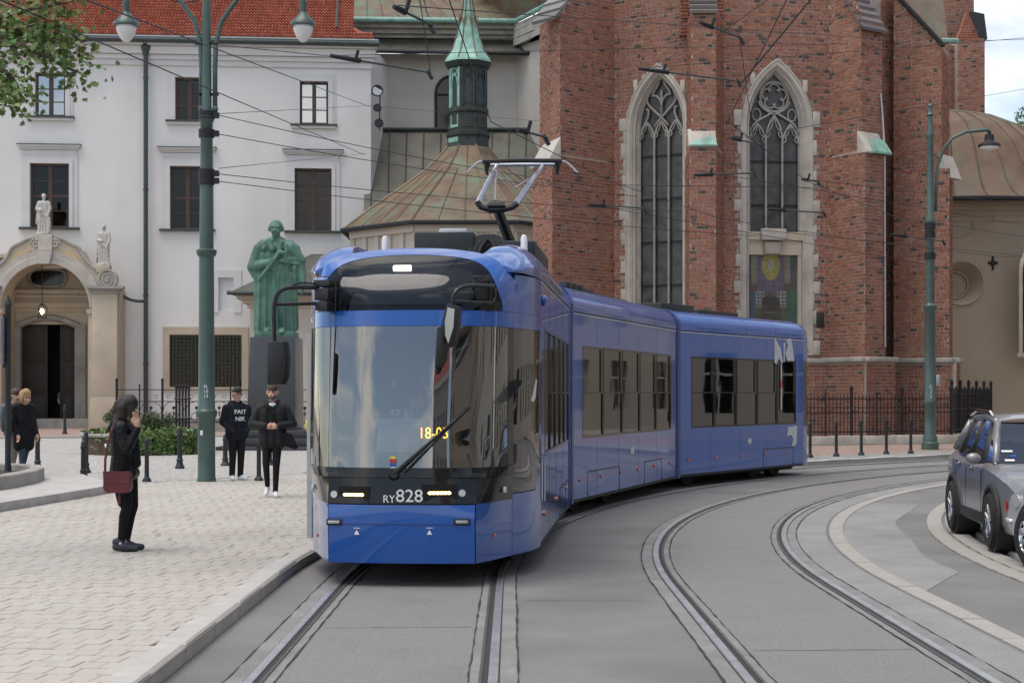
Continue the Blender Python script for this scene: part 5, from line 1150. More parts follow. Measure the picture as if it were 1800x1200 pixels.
# car sides
def side(T, v0, v1, s, panes, par=tram, doors=False):
    if s > 0: fr = Fr(T(HWD, v0).xy, T(HWD, v1).xy)
    else: fr = Fr(T(-HWD, v1).xy, T(-HWD, v0).xy)
    L = fr.L; zb, zt, wz0, wz1 = .22, 2.87, 1.10, 2.42; mrg = .22
    if s < 0: panes = [(L-b, L-a) for a, b in panes][::-1]
    hs = [(a, b, wz0, wz1) for a, b in panes]
    mb = MB(); wall(mb, fr, 0, L, zb, zt, [(hs[0][0], hs[-1][1], wz0, wz1)], -.06)
    mb.add([fr.p(0, zb), fr.p(L, zb), fr.p(L, zb, -.3), fr.p(0, zb, -.3)], [(3, 2, 1, 0)])
    sd = mb.build('side_panel', 'tram_blue', par)
    mb = MB(); fr.box(mb, 0, L, 2.872, 2.884, -.05, -.004); mb.build('roof_joint', 'rubber', par)
    mb = MB(); fr.box(mb, 0, L, 2.848, 2.862, -.01, .006); mb.build('trim_line', 'silver_print', par)
    for k, (a, b) in enumerate(panes):
        w = MB(); t = .035
        fr.box(w, a, a+t, wz0, wz1, -.05, .003); fr.box(w, b-t, b, wz0, wz1, -.05, .003); fr.box(w, a+t, b-t, wz0, wz0+t, -.05, .003); fr.box(w, a+t, b-t, wz1-t, wz1, -.05, .003)
        fr.box(w, a+t, b-t, 1.74, 1.765, -.05, .0025); fr.box(w, b-t-.09, b-t, 1.765, wz1-t, -.045, .001)
        wo = w.build('window', 'tram_black', par)
        for za, zc in ((wz0+t, 1.74), (1.765, wz1-t)):
            p = MB(); fr.box(p, a+t, b-t if za < 1.7 else b-t-.09, za, zc, -.02, -.012); p.build('pane', 'tram_glass', wo)
    return fr
c1f = side(T1, 1.72, L1, 1, [(.55+k*.92, .55+k*.92+.90) for k in range(5)])
side(T1, 1.72, L1, -1, [(.55+k*.92, .55+k*.92+.90) for k in range(5)])
def side_bits(fr, hatches, par=tram, st=1.12):
    for j in range(1, int(fr.L/1.25)):      # panel joints, above and below the windows
        for za, zb in ((.24, 1.06), (2.46, 2.84)): m = MB(); fr.box(m, j*1.25-.004, j*1.25+.004, za, zb, 0, .0015); m.build('panel_joint', 'tram_navy', par)
    m = MB(); fr.box(m, 0, fr.L, .222, .262, 0, .003); m.build('skirt_edge', 'rubber', par)
    for a, b, z0, z1 in hatches:
        m = MB()
        for u0, u1, za, zb in ((a, b, z1-.014, z1), (a, a+.012, z0, z1), (b-.012, b, z0, z1)): fr.box(m, u0, u1, za, zb, .0, .003)
        h = m.build('hatch_seam', 'rubber', par)
        m = MB(); fr.box(m, a+.02, b-.02, z1-.012, z1+.004, .0, .006); m.build('hatch_grip', 'plastic_black', h)
        for u in (a, b-.03):
            m = MB(); fr.box(m, u, u+.03, z0, z0+.05, .0, .006); m.build('hatch_catch', 'plastic_black', h)
    u = .35
    while u < fr.L:
        m = MB(); q = fr.p(u, .52, .002); m.tube([q, q+fr.n*.016], .026, 10); m.build('side_marker', 'amber', par); u += st
side_bits(c1f, [(3.2, 4.4, .26, .60)], st=2.1)
# second and third car
p2n, p2f = Vector((.845, 21.35, 0)), Vector((2.93, 27.5, 0)); p3n, p3f = Vector((3.03, 27.85, 0)), Vector((6.16, 32.5, 0))
def car_from(a, b):
    d = (b-a).normalized(); ang = math.atan2(d.x, d.y); c = a-Vector((math.cos(ang), -math.sin(ang), 0))*HWD; return car_frame((c.x, c.y), ang), (b-a).length
T2, L2 = car_from(p2n, p2f); T3, L3 = car_from(p3n, p3f)
sec = [thing('section', None, None, (p.x, p.y, 0)) for p in (p2n, p3n)]
for q in sec: bpy.data.objects.remove(q)
for T, L, n_p in ((T2, L2, 5), (T3, L3, 5)):
    w0 = .48; pw = (L-w0-.35)/n_p; pn = [(w0+k*pw, w0+k*pw+pw-.02) for k in range(n_p)]
    f_ = side(T, 0, L, 1, pn); side(T, 0, L, -1, pn)
    if T is T2: side_bits(f_, [(.75, 2.55, .26, .62), (4.15, 5.4, .26, .62)]); fr2_ = f_
    else: side_bits(f_, [(3.6, 5.1, .26, .62)]); fr3_ = f_
    for s in (-1, 1): roof_shell(T, 0, L, s, False, 4)
    mb = MB(); mb.hexa([T(-.72, 0, 2.9), T(.72, 0, 2.9), T(.72, L, 2.9), T(-.72, L, 2.9), T(-.72, 0, 3.08), T(.72, 0, 3.08), T(.72, L, 3.08), T(-.72, L, 3.08)]); mb.build('roof_deck', 'rubber', tram)
# end rings and bellows
def end_ring(T, v, m, gr=.0, th=.06):
    prof = [(1.14, .22), (1.14, 2.87), (1.15, 2.96), (1.12, 3.06), (1.06, 3.15), (.96, 3.225), (.84, 3.26)]; full = prof+[(-u, z) for u, z in prof[::-1]]
    mb = MB(); c = (0, 1.7); rs = []
    for v_, sc_ in ((v, 1+gr), (v+th, 1+gr), (v+th, .9), (v, .9)): rs.append([T(c[0]+(u-c[0])*sc_, v_, c[1]+(z-c[1])*sc_) for u, z in full])
    mb.rings(rs, True, False, True); return mb.build('end_ring', m, tram, fix=True)
end_ring(T1, L1-.12, 'tram_blue', .012, .12); end_ring(T2, -.08, 'tram_navy', .006, .1); end_ring(T2, L2-.04, 'tram_navy', .004, .08); end_ring(T3, -.09, 'tram_navy', .012, .12)
for TA, va, TB, vb in ((T1, L1, T2, -.08), (T2, L2+.04, T3, -.09)):
    n = 7
    for k in range(n):
        mb = MB(); rs = []
        for sc_, tt in ((.96, k/n), (.90, (k+.5)/n), (.96, (k+1)/n)):
            rs.append([TA(u*sc_, va, 1.7+(z-1.7)*sc_).lerp(TB(u*sc_, vb, 1.7+(z-1.7)*sc_), tt) for u, z in ((1.12, .25), (1.12, 2.9), (.9, 3.15), (-.9, 3.15), (-1.12, 2.9), (-1.12, .25))])
        mb.rings(rs, True, False); mb.build('bellows_fold', 'rubber', tram, fix=True)
# rear end of the last car
mb = MB(); pr = [(1.14, 0), (1.12, .25), (1.02, .5), (.8, .68), (.4, .75)]; pl = pr+[(-u, v) for u, v in pr[::-1]]
for z0, z1, m in ((.22, 1.05, 0), (2.42, 2.87, 0)): mb.rings([[T3(u, L3+v, z) for u, v in pl] for z in (z0, z1)])
mb.rings([[T3(u*k, L3+v*k, z) for u, v in pl] for k, z in ((1, 2.87), (.98, 3.05), (.9, 3.18), (.75, 3.24))]); mb.build('rear_end', 'tram_blue', tram, smooth=40, fix=True)
mb = MB(); mb.rings([[T3(u*.99, L3+v*.99, z) for u, v in pl] for z in (1.05, 2.42)]); mb.build('rear_window', 'tram_black', tram, fix=True)
# underframe, bogies with wheels
for T, a, b in ((T1, .95, L1), (T2, 0, L2), (T3, 0, L3+.4)):
    mb = MB(); mb.hexa([T(-.7, a, .12), T(.7, a, .12), T(.7, b, .12), T(-.7, b, .12), T(-.78, a, .42), T(.78, a, .42), T(.95, b, .42), T(-.95, b, .42)]); mb.build('underframe', 'underframe', tram)
    mb = MB(); mb.hexa([T(-1.1, a+.6, .36), T(1.1, a+.6, .36), T(1.1, b, .36), T(-1.1, b, .36), T(-1.1, a+.6, .42), T(1.1, a+.6, .42), T(1.1, b, .42), T(-1.1, b, .42)]); mb.build('floor', 'cab_grey', tram)
    mb = MB(); mb.hexa([T(-1.1, max(a, 1.8), 2.62), T(1.1, max(a, 1.8), 2.62), T(1.1, b, 2.62), T(-1.1, b, 2.62), T(-1.1, max(a, 1.8), 2.66), T(1.1, max(a, 1.8), 2.66), T(1.1, b, 2.66), T(-1.1, b, 2.66)]); mb.build('ceiling', 'cab_grey', tram)
for T, v in ((T1, 2.3), (T1, 4.3), (T2, 1.2), (T2, 3.0), (T3, 1.0), (T3, 3.9), (T3, 4.9)):
    for s in (-1, 1):
        mb = MB(); mb.tube([T(s*.66, v, .33), T(s*.80, v, .33)], .32, 20); mb.build('wheel', 'underframe', tram)
# interior: seats, poles, partition
for T, vs_ in ((T1, (2.9, 3.7, 4.5, 5.3, 6.1)), (T2, (.9, 1.7, 2.5, 3.3, 4.1, 4.9, 5.6)), (T3, (.9, 1.7, 2.5, 3.3, 4.1, 4.8))):
    for v in vs_:
        for u in (-.72, .72):
            mb = MB(); mb.hexa([T(u-.32, v, .75), T(u+.32, v, .75), T(u+.32, v+.42, .75), T(u-.32, v+.42, .75), T(u-.32, v, .82), T(u+.32, v, .82), T(u+.32, v+.42, .82), T(u-.32, v+.42, .82)])
            mb.rings([[T(u-w, v+.40+d, z), T(u+w, v+.40+d, z), T(u+w, v+.47+d, z), T(u-w, v+.47+d, z)] for z, w, d in ((.78, .32, 0), (1.15, .32, .05), (1.33, .26, .08), (1.40, .16, .09))]); mb.build('seat', 'cab_light' if v > 2 else 'seat_fabric', tram)
    for v in vs_[::2]:
        mb = MB(); mb.tube([T(.35, v+.1, .4), T(.35, v+.1, 2.62)], .018, 6); mb.build('grab_pole', 'yellow_rubber', tram)
mb = MB(); mb.hexa([T1(-1.08, 2.0, .4), T1(1.08, 2.0, .4), T1(1.08, 2.06, .4), T1(-1.08, 2.06, .4), T1(-1.08, 2.0, 2.62), T1(1.08, 2.0, 2.62), T1(1.08, 2.06, 2.62), T1(-1.08, 2.06, 2.62)]); mb.build('cab_partition', 'cab_grey', tram)
mb = MB(); mb.hexa([T1(-.75, .22, .8), T1(.72, .22, .8), T1(.85, .95, .8), T1(-.85, .95, .8), T1(-.72, .30, 1.13), T1(.70, .30, 1.13), T1(.8, .9, 1.22), T1(-.8, .9, 1.22)]); mb.build('dashboard', 'cab_grey', tram, bev=.03)
mb = MB(); mb.hexa([T1(-.28, .38, 1.2), T1(.12, .38, 1.2), T1(.12, .6, 1.2), T1(-.28, .6, 1.2), T1(-.28, .42, 1.52), T1(.12, .42, 1.52), T1(.12, .6, 1.52), T1(-.28, .6, 1.52)]); mb.build('console', 'cab_light', tram, bev=.02)
for s in (-1, 1):
    mb = MB(); mb.tube([S(s*3.9, 1.1, -.07), S(s*3.9, 1.7, -.07), S(s*3.9, 2.32, -.07)], .035, 6); mb.build('inner_pillar', 'cab_light', tram)
    mb = MB(); mb.tube([S(s*6.2, 1.0, -.06), S(s*6.2, 2.34, -.06)], .045, 6); mb.build('inner_pillar', 'cab_light', tram)
mb = MB(); mb.hexa([T1(-.3, 1.35, .85), T1(.25, 1.35, .85), T1(.25, 1.75, .85), T1(-.3, 1.75, .85), T1(-.3, 1.45, .95), T1(.25, 1.45, .95), T1(.25, 1.6, 1.75), T1(-.3, 1.6, 1.75)]); mb.build('driver_seat', 'seat_fabric', tram)
# lamps, number, marks
def i_at(px, py):        # surface parameter where a pixel meets the front
    best = None
    for k in range(-500, 501):
        i = k/100; z0 = H0-(py-HZ)*14.0/F; z = z0
        for _ in range(3): p = S(i, z); z = H0-(py-HZ)*p.y/F
        e = abs(900+F*p.x/p.y-px)
        if best is None or e < best[0]: best = (e, i, z)
    return best[1], best[2]
def surf(px, py, out=.01):
    i, z = i_at(px, py); p = S(i, z, out); d = (S(i+.05, z)-S(i-.05, z)).normalized(); n = Vector((d.y, -d.x, 0)); return p, d, n
for x0, x1, y in ((603, 642, 869), (752, 793, 866)):
    h = MB(); p, d, n = surf((x0+x1)/2, y, .012); w_ = (x1-x0)*14/F
    fr = Fr((p-d*w_*.75).xy, (p+d*w_*.75).xy); fr.box(h, 0, fr.L, p.z-.075, p.z+.075, -.03, -.004); ho = h.build('headlight', 'tram_black', tram)
    for k in range(6):
        l = MB(); q = p+d*w_*(-.40+.16*k)+n*.0; l.ell(q, (.019, .012, .014), 10, 6); l.build('led', 'led_warm', ho)
    l = MB(); l.tube([p-d*w_*.44-n*.004, p+d*w_*.44-n*.004], .012, 8); l.build('light_bar', 'led_warm', ho)
for x, y in ((588, 868), (812, 866)):
    p, d, n = surf(x, y, .006); l = MB(); l.tube([p, p+n*.012], .032, 14); l.build('side_lamp', 'headlamp', tram)
for x, y in ((545, 856), (883, 860)):
    p, d, n = surf(x, y, .01); l = MB(); l.box(p+n*.012, (.045, .03, .06), math.atan2(d.y, d.x)); l.build('camera_pod', 'headlamp', tram, bev=.008)
p, d, n = surf(720, 872, .014); text('fleet_number', '828', .158, face_mtx(p, d, n), 'white_paint', tram, sx=1.06)
p, d, n = surf(684, 877, .014); text('fleet_letters', 'RY', .095, face_mtx(p, d, n), 'white_paint', tram)
for x in (588, 812):
    p, d, n = surf(x, 917, .012); l = MB(); fr = Fr((p-d*.075).xy, (p+d*.075).xy); fr.box(l, 0, .15, p.z-.03, p.z+.03, -.02, .004); lo = l.build('handle_recess', 'plastic_black', tram, bev=.008)
    l = MB(); fr.box(l, .02, .13, p.z-.012, p.z+.016, 0, .018); l.build('handle', 'alu_grey', lo, bev=.005)
for x in (628, 755):
    p, d, n = surf(x, 934, .013); l = MB(); l.prism([p-d*.024+Vector((0, 0, -.025)), p+d*.024+Vector((0, 0, -.025)), p+Vector((0, 0, .02))], n*.002); fr = Fr((p-d*.03).xy, (p+d*.03).xy); fr.box(l, 0, .06, p.z+.032, p.z+.037, 0, .002); tag(l.build('jacking_mark', 'white_paint', tram, fix=True), kind='stuff')
for x, y in ((555, 940), (869, 940)):
    p, d, n = surf(x, y, .004); l = MB(); l.box(p, (.045, .016, .03), math.atan2(d.y, d.x)); l.build('side_marker', 'amber', tram, bev=.004)
p, d, n = surf(762, 762, -.06); text('route_display', '18-03', .145, face_mtx(p, d, n), 'led_orange', tram, sx=.82)
p, d, n = surf(693, 725, -.05); l = MB(); l.ell(p, (.045, .008, .033)); lo = l.build('ticket_badge', 'white_paint', tram); l = MB(); l.ell(p+n*.006, (.018, .008, .018)); l.build('badge_centre', 'plastic_black', lo)
p, d, n = surf(691, 812, .008); Z = Vector((0, 0, 1)); l = MB()
for (w_, za, zb, m) in ((.030, -.005, .03, 'red_plastic'), (.030, -.04, -.006, 'tram_blue'), (.022, -.058, -.041, 'white_paint')): l.use(m); l.prism([p-d*w_+Z*za, p+d*w_+Z*za, p+d*w_+Z*zb, p-d*w_+Z*zb], n*.002)
l.use('yellow_rubber'); l.prism([p-d*.025+Z*.032, p+d*.025+Z*.032, p+d*.03+Z*.058, p+d*.01+Z*.045, p+Z*.066, p-d*.01+Z*.045, p-d*.03+Z*.058], n*.002); l.build('city_crest', None, tram)
p, d, n = surf(571, 808, -.02); text('screen_sticker', 'G', .06, face_mtx(p, d, n), 'yellow_rubber', tram)
# wiper
wp = MB(); a, b = surf(695, 832, .05)[0], surf(826, 714, .03)[0]; c = surf(712, 830, .045)[0]
wp.tube([a, a.lerp(b, .5)+Vector((0, -.03, 0)), b], [.022, .014, .009], 6); wp.tube([c, c.lerp(b, .55)+Vector((0, -.02, 0)), b.lerp(c, .06)], .009, 6); wo = wp.build('wiper', 'plastic_black', tram)
wp = MB(); e0, e1 = surf(716, 826, .022)[0], surf(822, 716, .022)[0]; wp.tube([e0, e0.lerp(e1, .5), e1], .013, 6); wp.build('wiper_blade', 'rubber', wo)
wp = MB(); wp.tube([a+Vector((-.02, .03, -.02)), a+Vector((.0, -.02, .0))], .04, 10); wp.build('wiper_hub', 'plastic_black', wo)
# mirrors
def bend(pts): return pts
ml = MB(); b0 = W(570, 518, 14.15); ml.tube(bez([W(560, 505, 14.1), W(520, 506, 13.95), W(492, 500, 13.9), W(483, 508, 13.9), W(481, 530, 13.9), W(481, 560, 13.9)], 12), .021, 8); ml.tube([W(482, 600, 13.9), W(481, 555, 13.9)], .021, 8); ml.tube([W(482, 535, 13.9), W(560, 533, 14.1)], .018, 8); ml.tube(bez([W(505, 505, 13.95), W(530, 490, 14), W(548, 500, 14.05), W(565, 500, 14.15)], 8), .009, 6)
mo_ = ml.build('mirror_arm', 'plastic_black', tram)
ml = MB(); c = [(469, 600), (499, 599), (503, 630), (501, 660), (495, 676), (469, 677)]; ml.prism([W(x, y, 13.8) for x, y in c], (0.03, .12, 0)); ml.build('mirror_head', 'plastic_black', mo_, fix=True, bev=.015)
for px_ in (573, 845):
    ml = MB(); q = W(px_, 517, 14.05 if px_ < 700 else 14.08)
    for dz, w_, h_ in ((.10, .17, .06), (.0, .15, .11), (-.11, .13, .08)): ml.box(q+Vector((0, .06, dz)), (w_, .18, h_), .35 if px_ > 700 else -.5)
    ml.tube([q+Vector((-.07, -.02, .16)), q+Vector((.09, -.02, .16)), q+Vector((.09, -.02, -.16))], .008, 5)
    ml.build('mirror_bracket', 'plastic_black', mo_, bev=.01)
mr = MB(); mr.tube(bez([W(868, 503, 14.05), W(835, 502, 13.75), W(806, 498, 13.6), W(797, 508, 13.6), W(795, 535, 13.6)], 12), .019, 8); mr.tube([W(797, 530, 13.6), W(830, 531, 13.75), W(862, 531, 14.05)], .014, 8)
mo2 = mr.build('mirror_arm', 'plastic_black', tram)
mr = MB(); mr.tube(bez([W(850, 505, 13.9), W(840, 540, 13.9), W(868, 545, 14), W(872, 518, 14.05)], 8), .006, 5); mr.build('mirror_cable', 'plastic_black', mo2); mr = MB(); mr.tube(bez([W(780, 606, 13.6), W(795, 614, 13.6), W(800, 600, 13.6)], 5), .012, 6); mr.build('mirror_link', 'plastic_black', mo2)
mr = MB(); c = [(785, 533), (808, 538), (806, 570), (800, 600), (792, 608), (779, 590), (778, 560)]; mr.prism([W(x, y, 13.55) for x, y in c], (.02, .12, 0)); mr.build('mirror_head', 'plastic_black', mo2, fix=True, bev=.012)
mr = MB(); c = [(787, 540), (799, 543), (797, 575), (788, 604), (783, 590), (782, 565)]; mr.prism([W(x, y, 13.545) for x, y in c], (0, -.004, 0)); mr.build('mirror_glass', 'windshield_glass', mo2, fix=True)
mr = MB(); c = [(768, 574), (782, 573), (783, 600), (782, 630), (775, 645), (768, 645), (764, 632)]; mr.prism([W(x, y, 13.62) for x, y in c], (.02, .10, 0)); mr.build('mirror_head', 'plastic_black', mo2, fix=True, bev=.012)
# roof gear
def rbox(T, u0, u1, v0, v1, z0, z1, m, name='roof_box', bev=.02): mb = MB(); mb.hexa([T(u0, v0, z0), T(u1, v0, z0), T(u1, v1, z0), T(u0, v1, z0), T(u0, v0, z1), T(u1, v0, z1), T(u1, v1, z1), T(u0, v1, z1)]); return mb.build(name, m, tram, bev=bev)
rbox(T1, -.28, .36, 2.6, 4.6, 3.06, 3.46, 'dark_metal'); rbox(T1, -.10, .22, 3.2, 4.2, 3.46, 3.56, 'alu_grey'); rbox(T1, .30, 1.0, 2.8, 4.9, 3.2, 3.38, 'dark_metal')
for u in (-.52, .93): mb = MB(); q = T1(u, 2.2, 3.1); mb.lathe([(.035, 0), (.035, .24), (.02, .28)], q, 10); mb.build('antenna', 'white_paint', tram, smooth=40)
mb = MB()
for k in range(3): mb.tube(bez([T1(.30+.05*k, 2.6, 3.2), T1(.36+.05*k, 2.7, 3.48), T1(.56+.05*k, 2.7, 3.48), T1(.62+.05*k, 2.6, 3.2)], 8), .035, 6)
tag(mb.build('roof_hoses', 'rubber', tram), kind='stuff')
rbox(T2, -.6, .6, 1.5, 3.0, 3.08, 3.38, 'dark_metal'); rbox(T2, -.55, .5, 3.4, 5.6, 3.08, 3.36, 'dark_metal'); rbox(T3, -.6, .62, .3, 1.6, 3.08, 3.42, 'dark_metal'); rbox(T3, -.6, .6, 1.9, 3.6, 3.08, 3.36, 'dark_metal')
for v in (1.55, 1.85, 2.15): rbox(T2, .45, .62, v, v+.2, 3.3, 3.42, 'plastic_black', 'insulator', .03)
mb = MB(); q = T1(1.15, 1.9, 2.68); mb.ell(q, (.05, .09, .06)); mb.build('camera_pod', 'tram_blue', tram, smooth=True)
# pantograph
YP = 22.4; pa = MB(); pa.tube([W(902, 440, YP), W(872, 362, YP-.9)], [.085, .075], 8); po = pa.build('pantograph', 'plastic_black', tram)
k0, k1 = W(843, 366, YP-.9), W(905, 362, YP-.9)
pa = MB(); pa.tube([W(839, 355, YP-.9), W(845, 364, YP-.9), W(862, 369, YP-.9), W(885, 368, YP-.9), W(900, 364, YP-.9), W(910, 357, YP-.9)], .045, 8); pa.tube([W(858, 362, YP-.9), W(888, 362, YP-.9)], .06, 8); pa.build('pantograph_knee', 'plastic_black', po)
for a, b, c in (((840, 358), (857, 322), (875, 290)), ((905, 361), (930, 325), (955, 290))):
    pa = MB(); pa.tube([W(*a, YP-.9), W(*b, YP-.4), W(*c, YP)], [.045, .038, .03], 8); pa.build('pantograph_arm', 'steel', po)
for a, b in (((856, 362), (874, 300)), ((870, 352), (872, 300)), ((872, 300), (905, 330)), ((905, 330), (945, 305))):
    pa = MB(); pa.tube([W(*a, YP-.9), W(*b, YP-.1)], .011, 5); pa.build('pantograph_rod', 'steel', po)
for dy in (-.18, .18):
    pa = MB(); pa.tube([W(848, 284, YP+dy), W(918, 282, YP+dy), W(988, 283, YP+dy)], .032, 6); ho = pa.build('collector_strip', 'plastic_black', po)
    for x, s in ((848, -1), (988, 1)):
        pa = MB(); pa.tube(bez([W(x, 284, YP+dy), W(x+s*8, 281, YP+dy), W(x+s*18, 295, YP+dy), W(x+s*27, 303, YP+dy)], 6), .014, 6); pa.build('horn', 'steel', ho)
pa = MB(); pa.tube([W(862, 290, YP), W(975, 289, YP)], .028, 8); pa.build('head_tube', 'steel', po)
for x in (856, 980): pa = MB(); pa.tube([W(x, 288, YP), W(x-1, 300, YP), W(x+1, 308, YP)], [.05, .03, .015], 6); pa.build('head_spring', 'plastic_black', po)
# painted white figures on the last car, stickers, red hammers
def decal(fr, pts, m, name, o=.004):
    mb = MB(); mb.add([fr.p(*fr.uz(x, y), o) for x, y in pts], [tuple(range(len(pts)))]); return mb.build(name, m, tram, fix=True)
decal(fr3_, [(1361, 592), (1364, 598), (1372, 612), (1376, 636), (1374, 640), (1369, 628), (1365, 640), (1361, 637)], 'silver_print', 'painted_figure', .005)
decal(fr3_, [(1381, 596), (1390, 594), (1393, 610), (1396, 634), (1384, 634), (1380, 622), (1385, 606)], 'silver_print', 'painted_figure', .005)
decal(fr3_, [(1377, 602), (1380, 602), (1379, 636), (1377, 636)], 'silver_print', 'painted_figure', .005)
decal(fr3_, [(1385, 750), (1401, 748), (1400, 778), (1396, 784), (1391, 783), (1394, 772), (1391, 764), (1383, 766)], 'silver_print', 'painted_figure', .005)
decal(fr3_, [(1372, 640), (1374, 640), (1374, 720), (1372, 720)], 'silver_print', 'painted_figure', .007)
decal(fr3_, [(1371.6, 668), (1374.4, 668), (1374.4, 682), (1371.6, 682)], 'red_plastic', 'painted_figure', .009)
decal(fr3_, [(1315, 770), (1320, 770), (1321, 776), (1318, 781), (1314, 776)], 'silver_print', 'crest_sticker', .005)
decal(fr2_, [(1108, 786), (1114, 785), (1114, 797), (1108, 797)], 'silver_print', 'sticker', .005)
decal(c1f, [(941, 665), (943, 668), (940, 700), (936, 707), (932, 703), (936, 690)], 'white_paint', 'painted_figure', .006)
for x0, x1 in ((951, 953.5), (956, 958)): decal(c1f, [(x0, 810), (x1, 810), (x1, 880), (x0, 880)], 'silver_print', 'side_stripe', .005)
for fr, px_, y0, y1 in ((fr2_, 1057, 655, 683), (c1f, 962, 650, 686)):
    mb = MB(); a = fr.p(*fr.uz(px_, y0), -.12); b = fr.p(*fr.uz(px_, y1), -.12); mb.tube([a, b], .03, 6); mb.build('safety_hammer', 'amber', tram)
mb = MB(); q = Vector(fr3_.p(*fr3_.uz(1240, 738), -.55)); mb.box(q+Vector((0, 0, -.25)), (.42, .3, .75), .6); mb.build('box_parcel', 'curtain_brown', tram, bev=.03)
# tail door post at the far left front
for z0, z1, m in ((.3, 2.34, 'alu_grey'),):
    mb = MB(); q = T1(-1.16, 1.75); mb.hexa([T1(-1.19, 1.5, z0), T1(-1.14, 1.5, z0), T1(-1.14, 2.9, z0), T1(-1.19, 2.9, z0), T1(-1.19, 1.5, z1), T1(-1.14, 1.5, z1), T1(-1.14, 2.9, z1), T1(-1.19, 2.9, z1)]); do = mb.build('front_door', m, tram)
    mb = MB(); q = T1(-1.2, 1.6, 1.42); mb.ell(q, (.03, .05, .07)); mb.build('door_button', 'yellow_rubber', do)
# ================================================================ street furniture
def post_at(px, py, z=.12): q = gp(px, py, z); return q, F/q.y
# ---- big twin-armed lamp post
q, s = post_at(363, 845); r_ = lambda px: px/s; zz = lambda y: H0-(y-HZ)/s
lp1 = thing('lamp_post', 'tall dark green twin-armed lamp post standing on the square', 'lamp post', q, group='green street lamp posts')
def post_body(par, q, zz, r_, spec, ytop):
    mb = MB(); mb.lathe([(r_(w), zz(y)-q.z) for y, w in spec], (q.x, q.y, q.z), 20); return mb.build('shaft', 'post_green', par, smooth=40)
post_body(lp1, q, zz, r_, [(846, 17), (842, 17), (838, 15.5), (735, 15), (732, 17.5), (727, 18.5), (722, 18.5), (718, 15), (660, 14), (452, 13), (449, 16), (444, 18), (440, 18), (437, 12.5), (330, 11.5), (300, 11), (215, 10.5), (212, 13), (206, 14), (200, 12), (194, 9), (100, 8.2), (0, 7), (-160, 5), (-165, 7), (-172, 5), (-190, 1)], 0)
for y in (203, 235, 305, 318):
    mb = MB(); mb.lathe([(r_(14), zz(y+7)-q.z), (r_(14), zz(y-7)-q.z)], q, 16); mb.box((q.x+r_(15), q.y, zz(y)), (.14, .12, .1)); mb.build('wire_clamp', 'iron', lp1)
def glass_lamp(par, x, y, zt, s, m='lamp_glass'):
    mb = MB(); mb.lathe([(.035, zt+.45), (.035, zt+.25), (.075, zt+.24), (.06, zt+.05), (.10, zt), (.23, -.14+zt), (.24, -.19+zt), (.19, -.20+zt)], (x, y, 0), 20); lo = mb.build('lamp_hood', 'post_green', par, smooth=35)
    mb = MB(); mb.lathe([(.185, zt-.20), (.18, zt-.28), (.13, zt-.40), (.06, zt-.49), (.01, zt-.505)], (x, y, 0), 18); mb.build('lamp_shade', m, lo, smooth=True)
for sg, lx in ((-1, 222), (1, 533)):
    X0 = q.x+sg*r_(9 if sg < 0 else 15); Xl = q.x+(lx-363)/s
    pts = [(X0, q.y, zz(192)), (X0, q.y, zz(120)), (X0+sg*.02, q.y, zz(75)), (X0+sg*.12, q.y, zz(38)), (X0+sg*.34, q.y, zz(8)), (X0+sg*.66, q.y, zz(-30)), (X0+sg*1.0, q.y, zz(-52)), (X0+sg*1.25, q.y, zz(-55)), (Xl-sg*.04, q.y, zz(-48)), (Xl, q.y, zz(-28)), (Xl, q.y, zz(-8))]
    mb = MB(); mb.tube(pts, .045, 8); mb.ell((X0, q.y, zz(192)), (.06, .06, .07)); mb.build('arm', 'post_green', lp1, smooth=True)
    mb = MB(); mb.box((q.x+sg*.06, q.y-.03, zz(167)), (.34, .04, .045)); mb.box((q.x+sg*.06, q.y-.03, zz(78)), (.3, .03, .04)); mb.build('arm_strap', 'iron', lp1)
    glass_lamp(lp1, Xl, q.y, zz(27), s)
mb = MB(); mb.tube(bez([(q.x-.15, q.y, zz(0)), (q.x-.5, q.y, zz(12)), (q.x-.75, q.y, zz(-5))], 6), .012, 5); mb.build('lamp_cable', 'iron', lp1)
text('post_number', 'PL\n10\n13', .085, face_mtx(Vector((q.x+.02, q.y-r_(14.6)-.004, zz(688))), (1, 0, 0), (0, -1, 0)), 'sign_white', lp1)
mb = MB(); mb.box((q.x-.06, q.y-r_(15.2), zz(760)), (.05, .004, .09)); mb.build('sticker', 'sign_white', lp1)
# ---- single-armed lamp post by the church
q2, s2 = post_at(1635, 790); r2 = lambda px: px/s2; z2 = lambda y: H0-(y-HZ)/s2
lp2 = thing('lamp_post', 'green single-armed lamp post before the brick church fence', 'lamp post', q2, group='green street lamp posts')
post_body(lp2, q2, z2, r2, [(791, 15), (778, 15), (776, 12.5), (768, 12.5), (764, 10), (712, 9.5), (709, 11.5), (704, 11.5), (701, 9.8), (545, 9), (542, 11.5), (537, 11.5), (533, 7.6), (395, 7), (392, 9), (386, 9), (382, 6.4), (245, 5.6), (240, 7.5), (235, 7.5), (230, 5), (205, 4.2), (202, 7), (198, 4), (190, 3.5), (186, 4.5), (182, 1)], 0)
mb = MB(); pts = [W(1645, 372, q2.y), W(1646, 320, q2.y), W(1649, 290, q2.y), W(1658, 262, q2.y), W(1674, 243, q2.y), W(1698, 232, q2.y), W(1730, 229, q2.y), W(1738, 229, q2.y)]
mb.tube(pts, .045, 8); mb.build('arm', 'post_green', lp2, smooth=True)
mb = MB(); c = W(1739, 229, q2.y); mb.lathe([(.05, -.02), (.05, -.12), (.12, -.13), (.14, -.3), (.16, -.32), (.30, -.40), (.32, -.47), (.30, -.48)], c, 18); lo = mb.build('lamp_hood', 'iron', lp2, smooth=35)
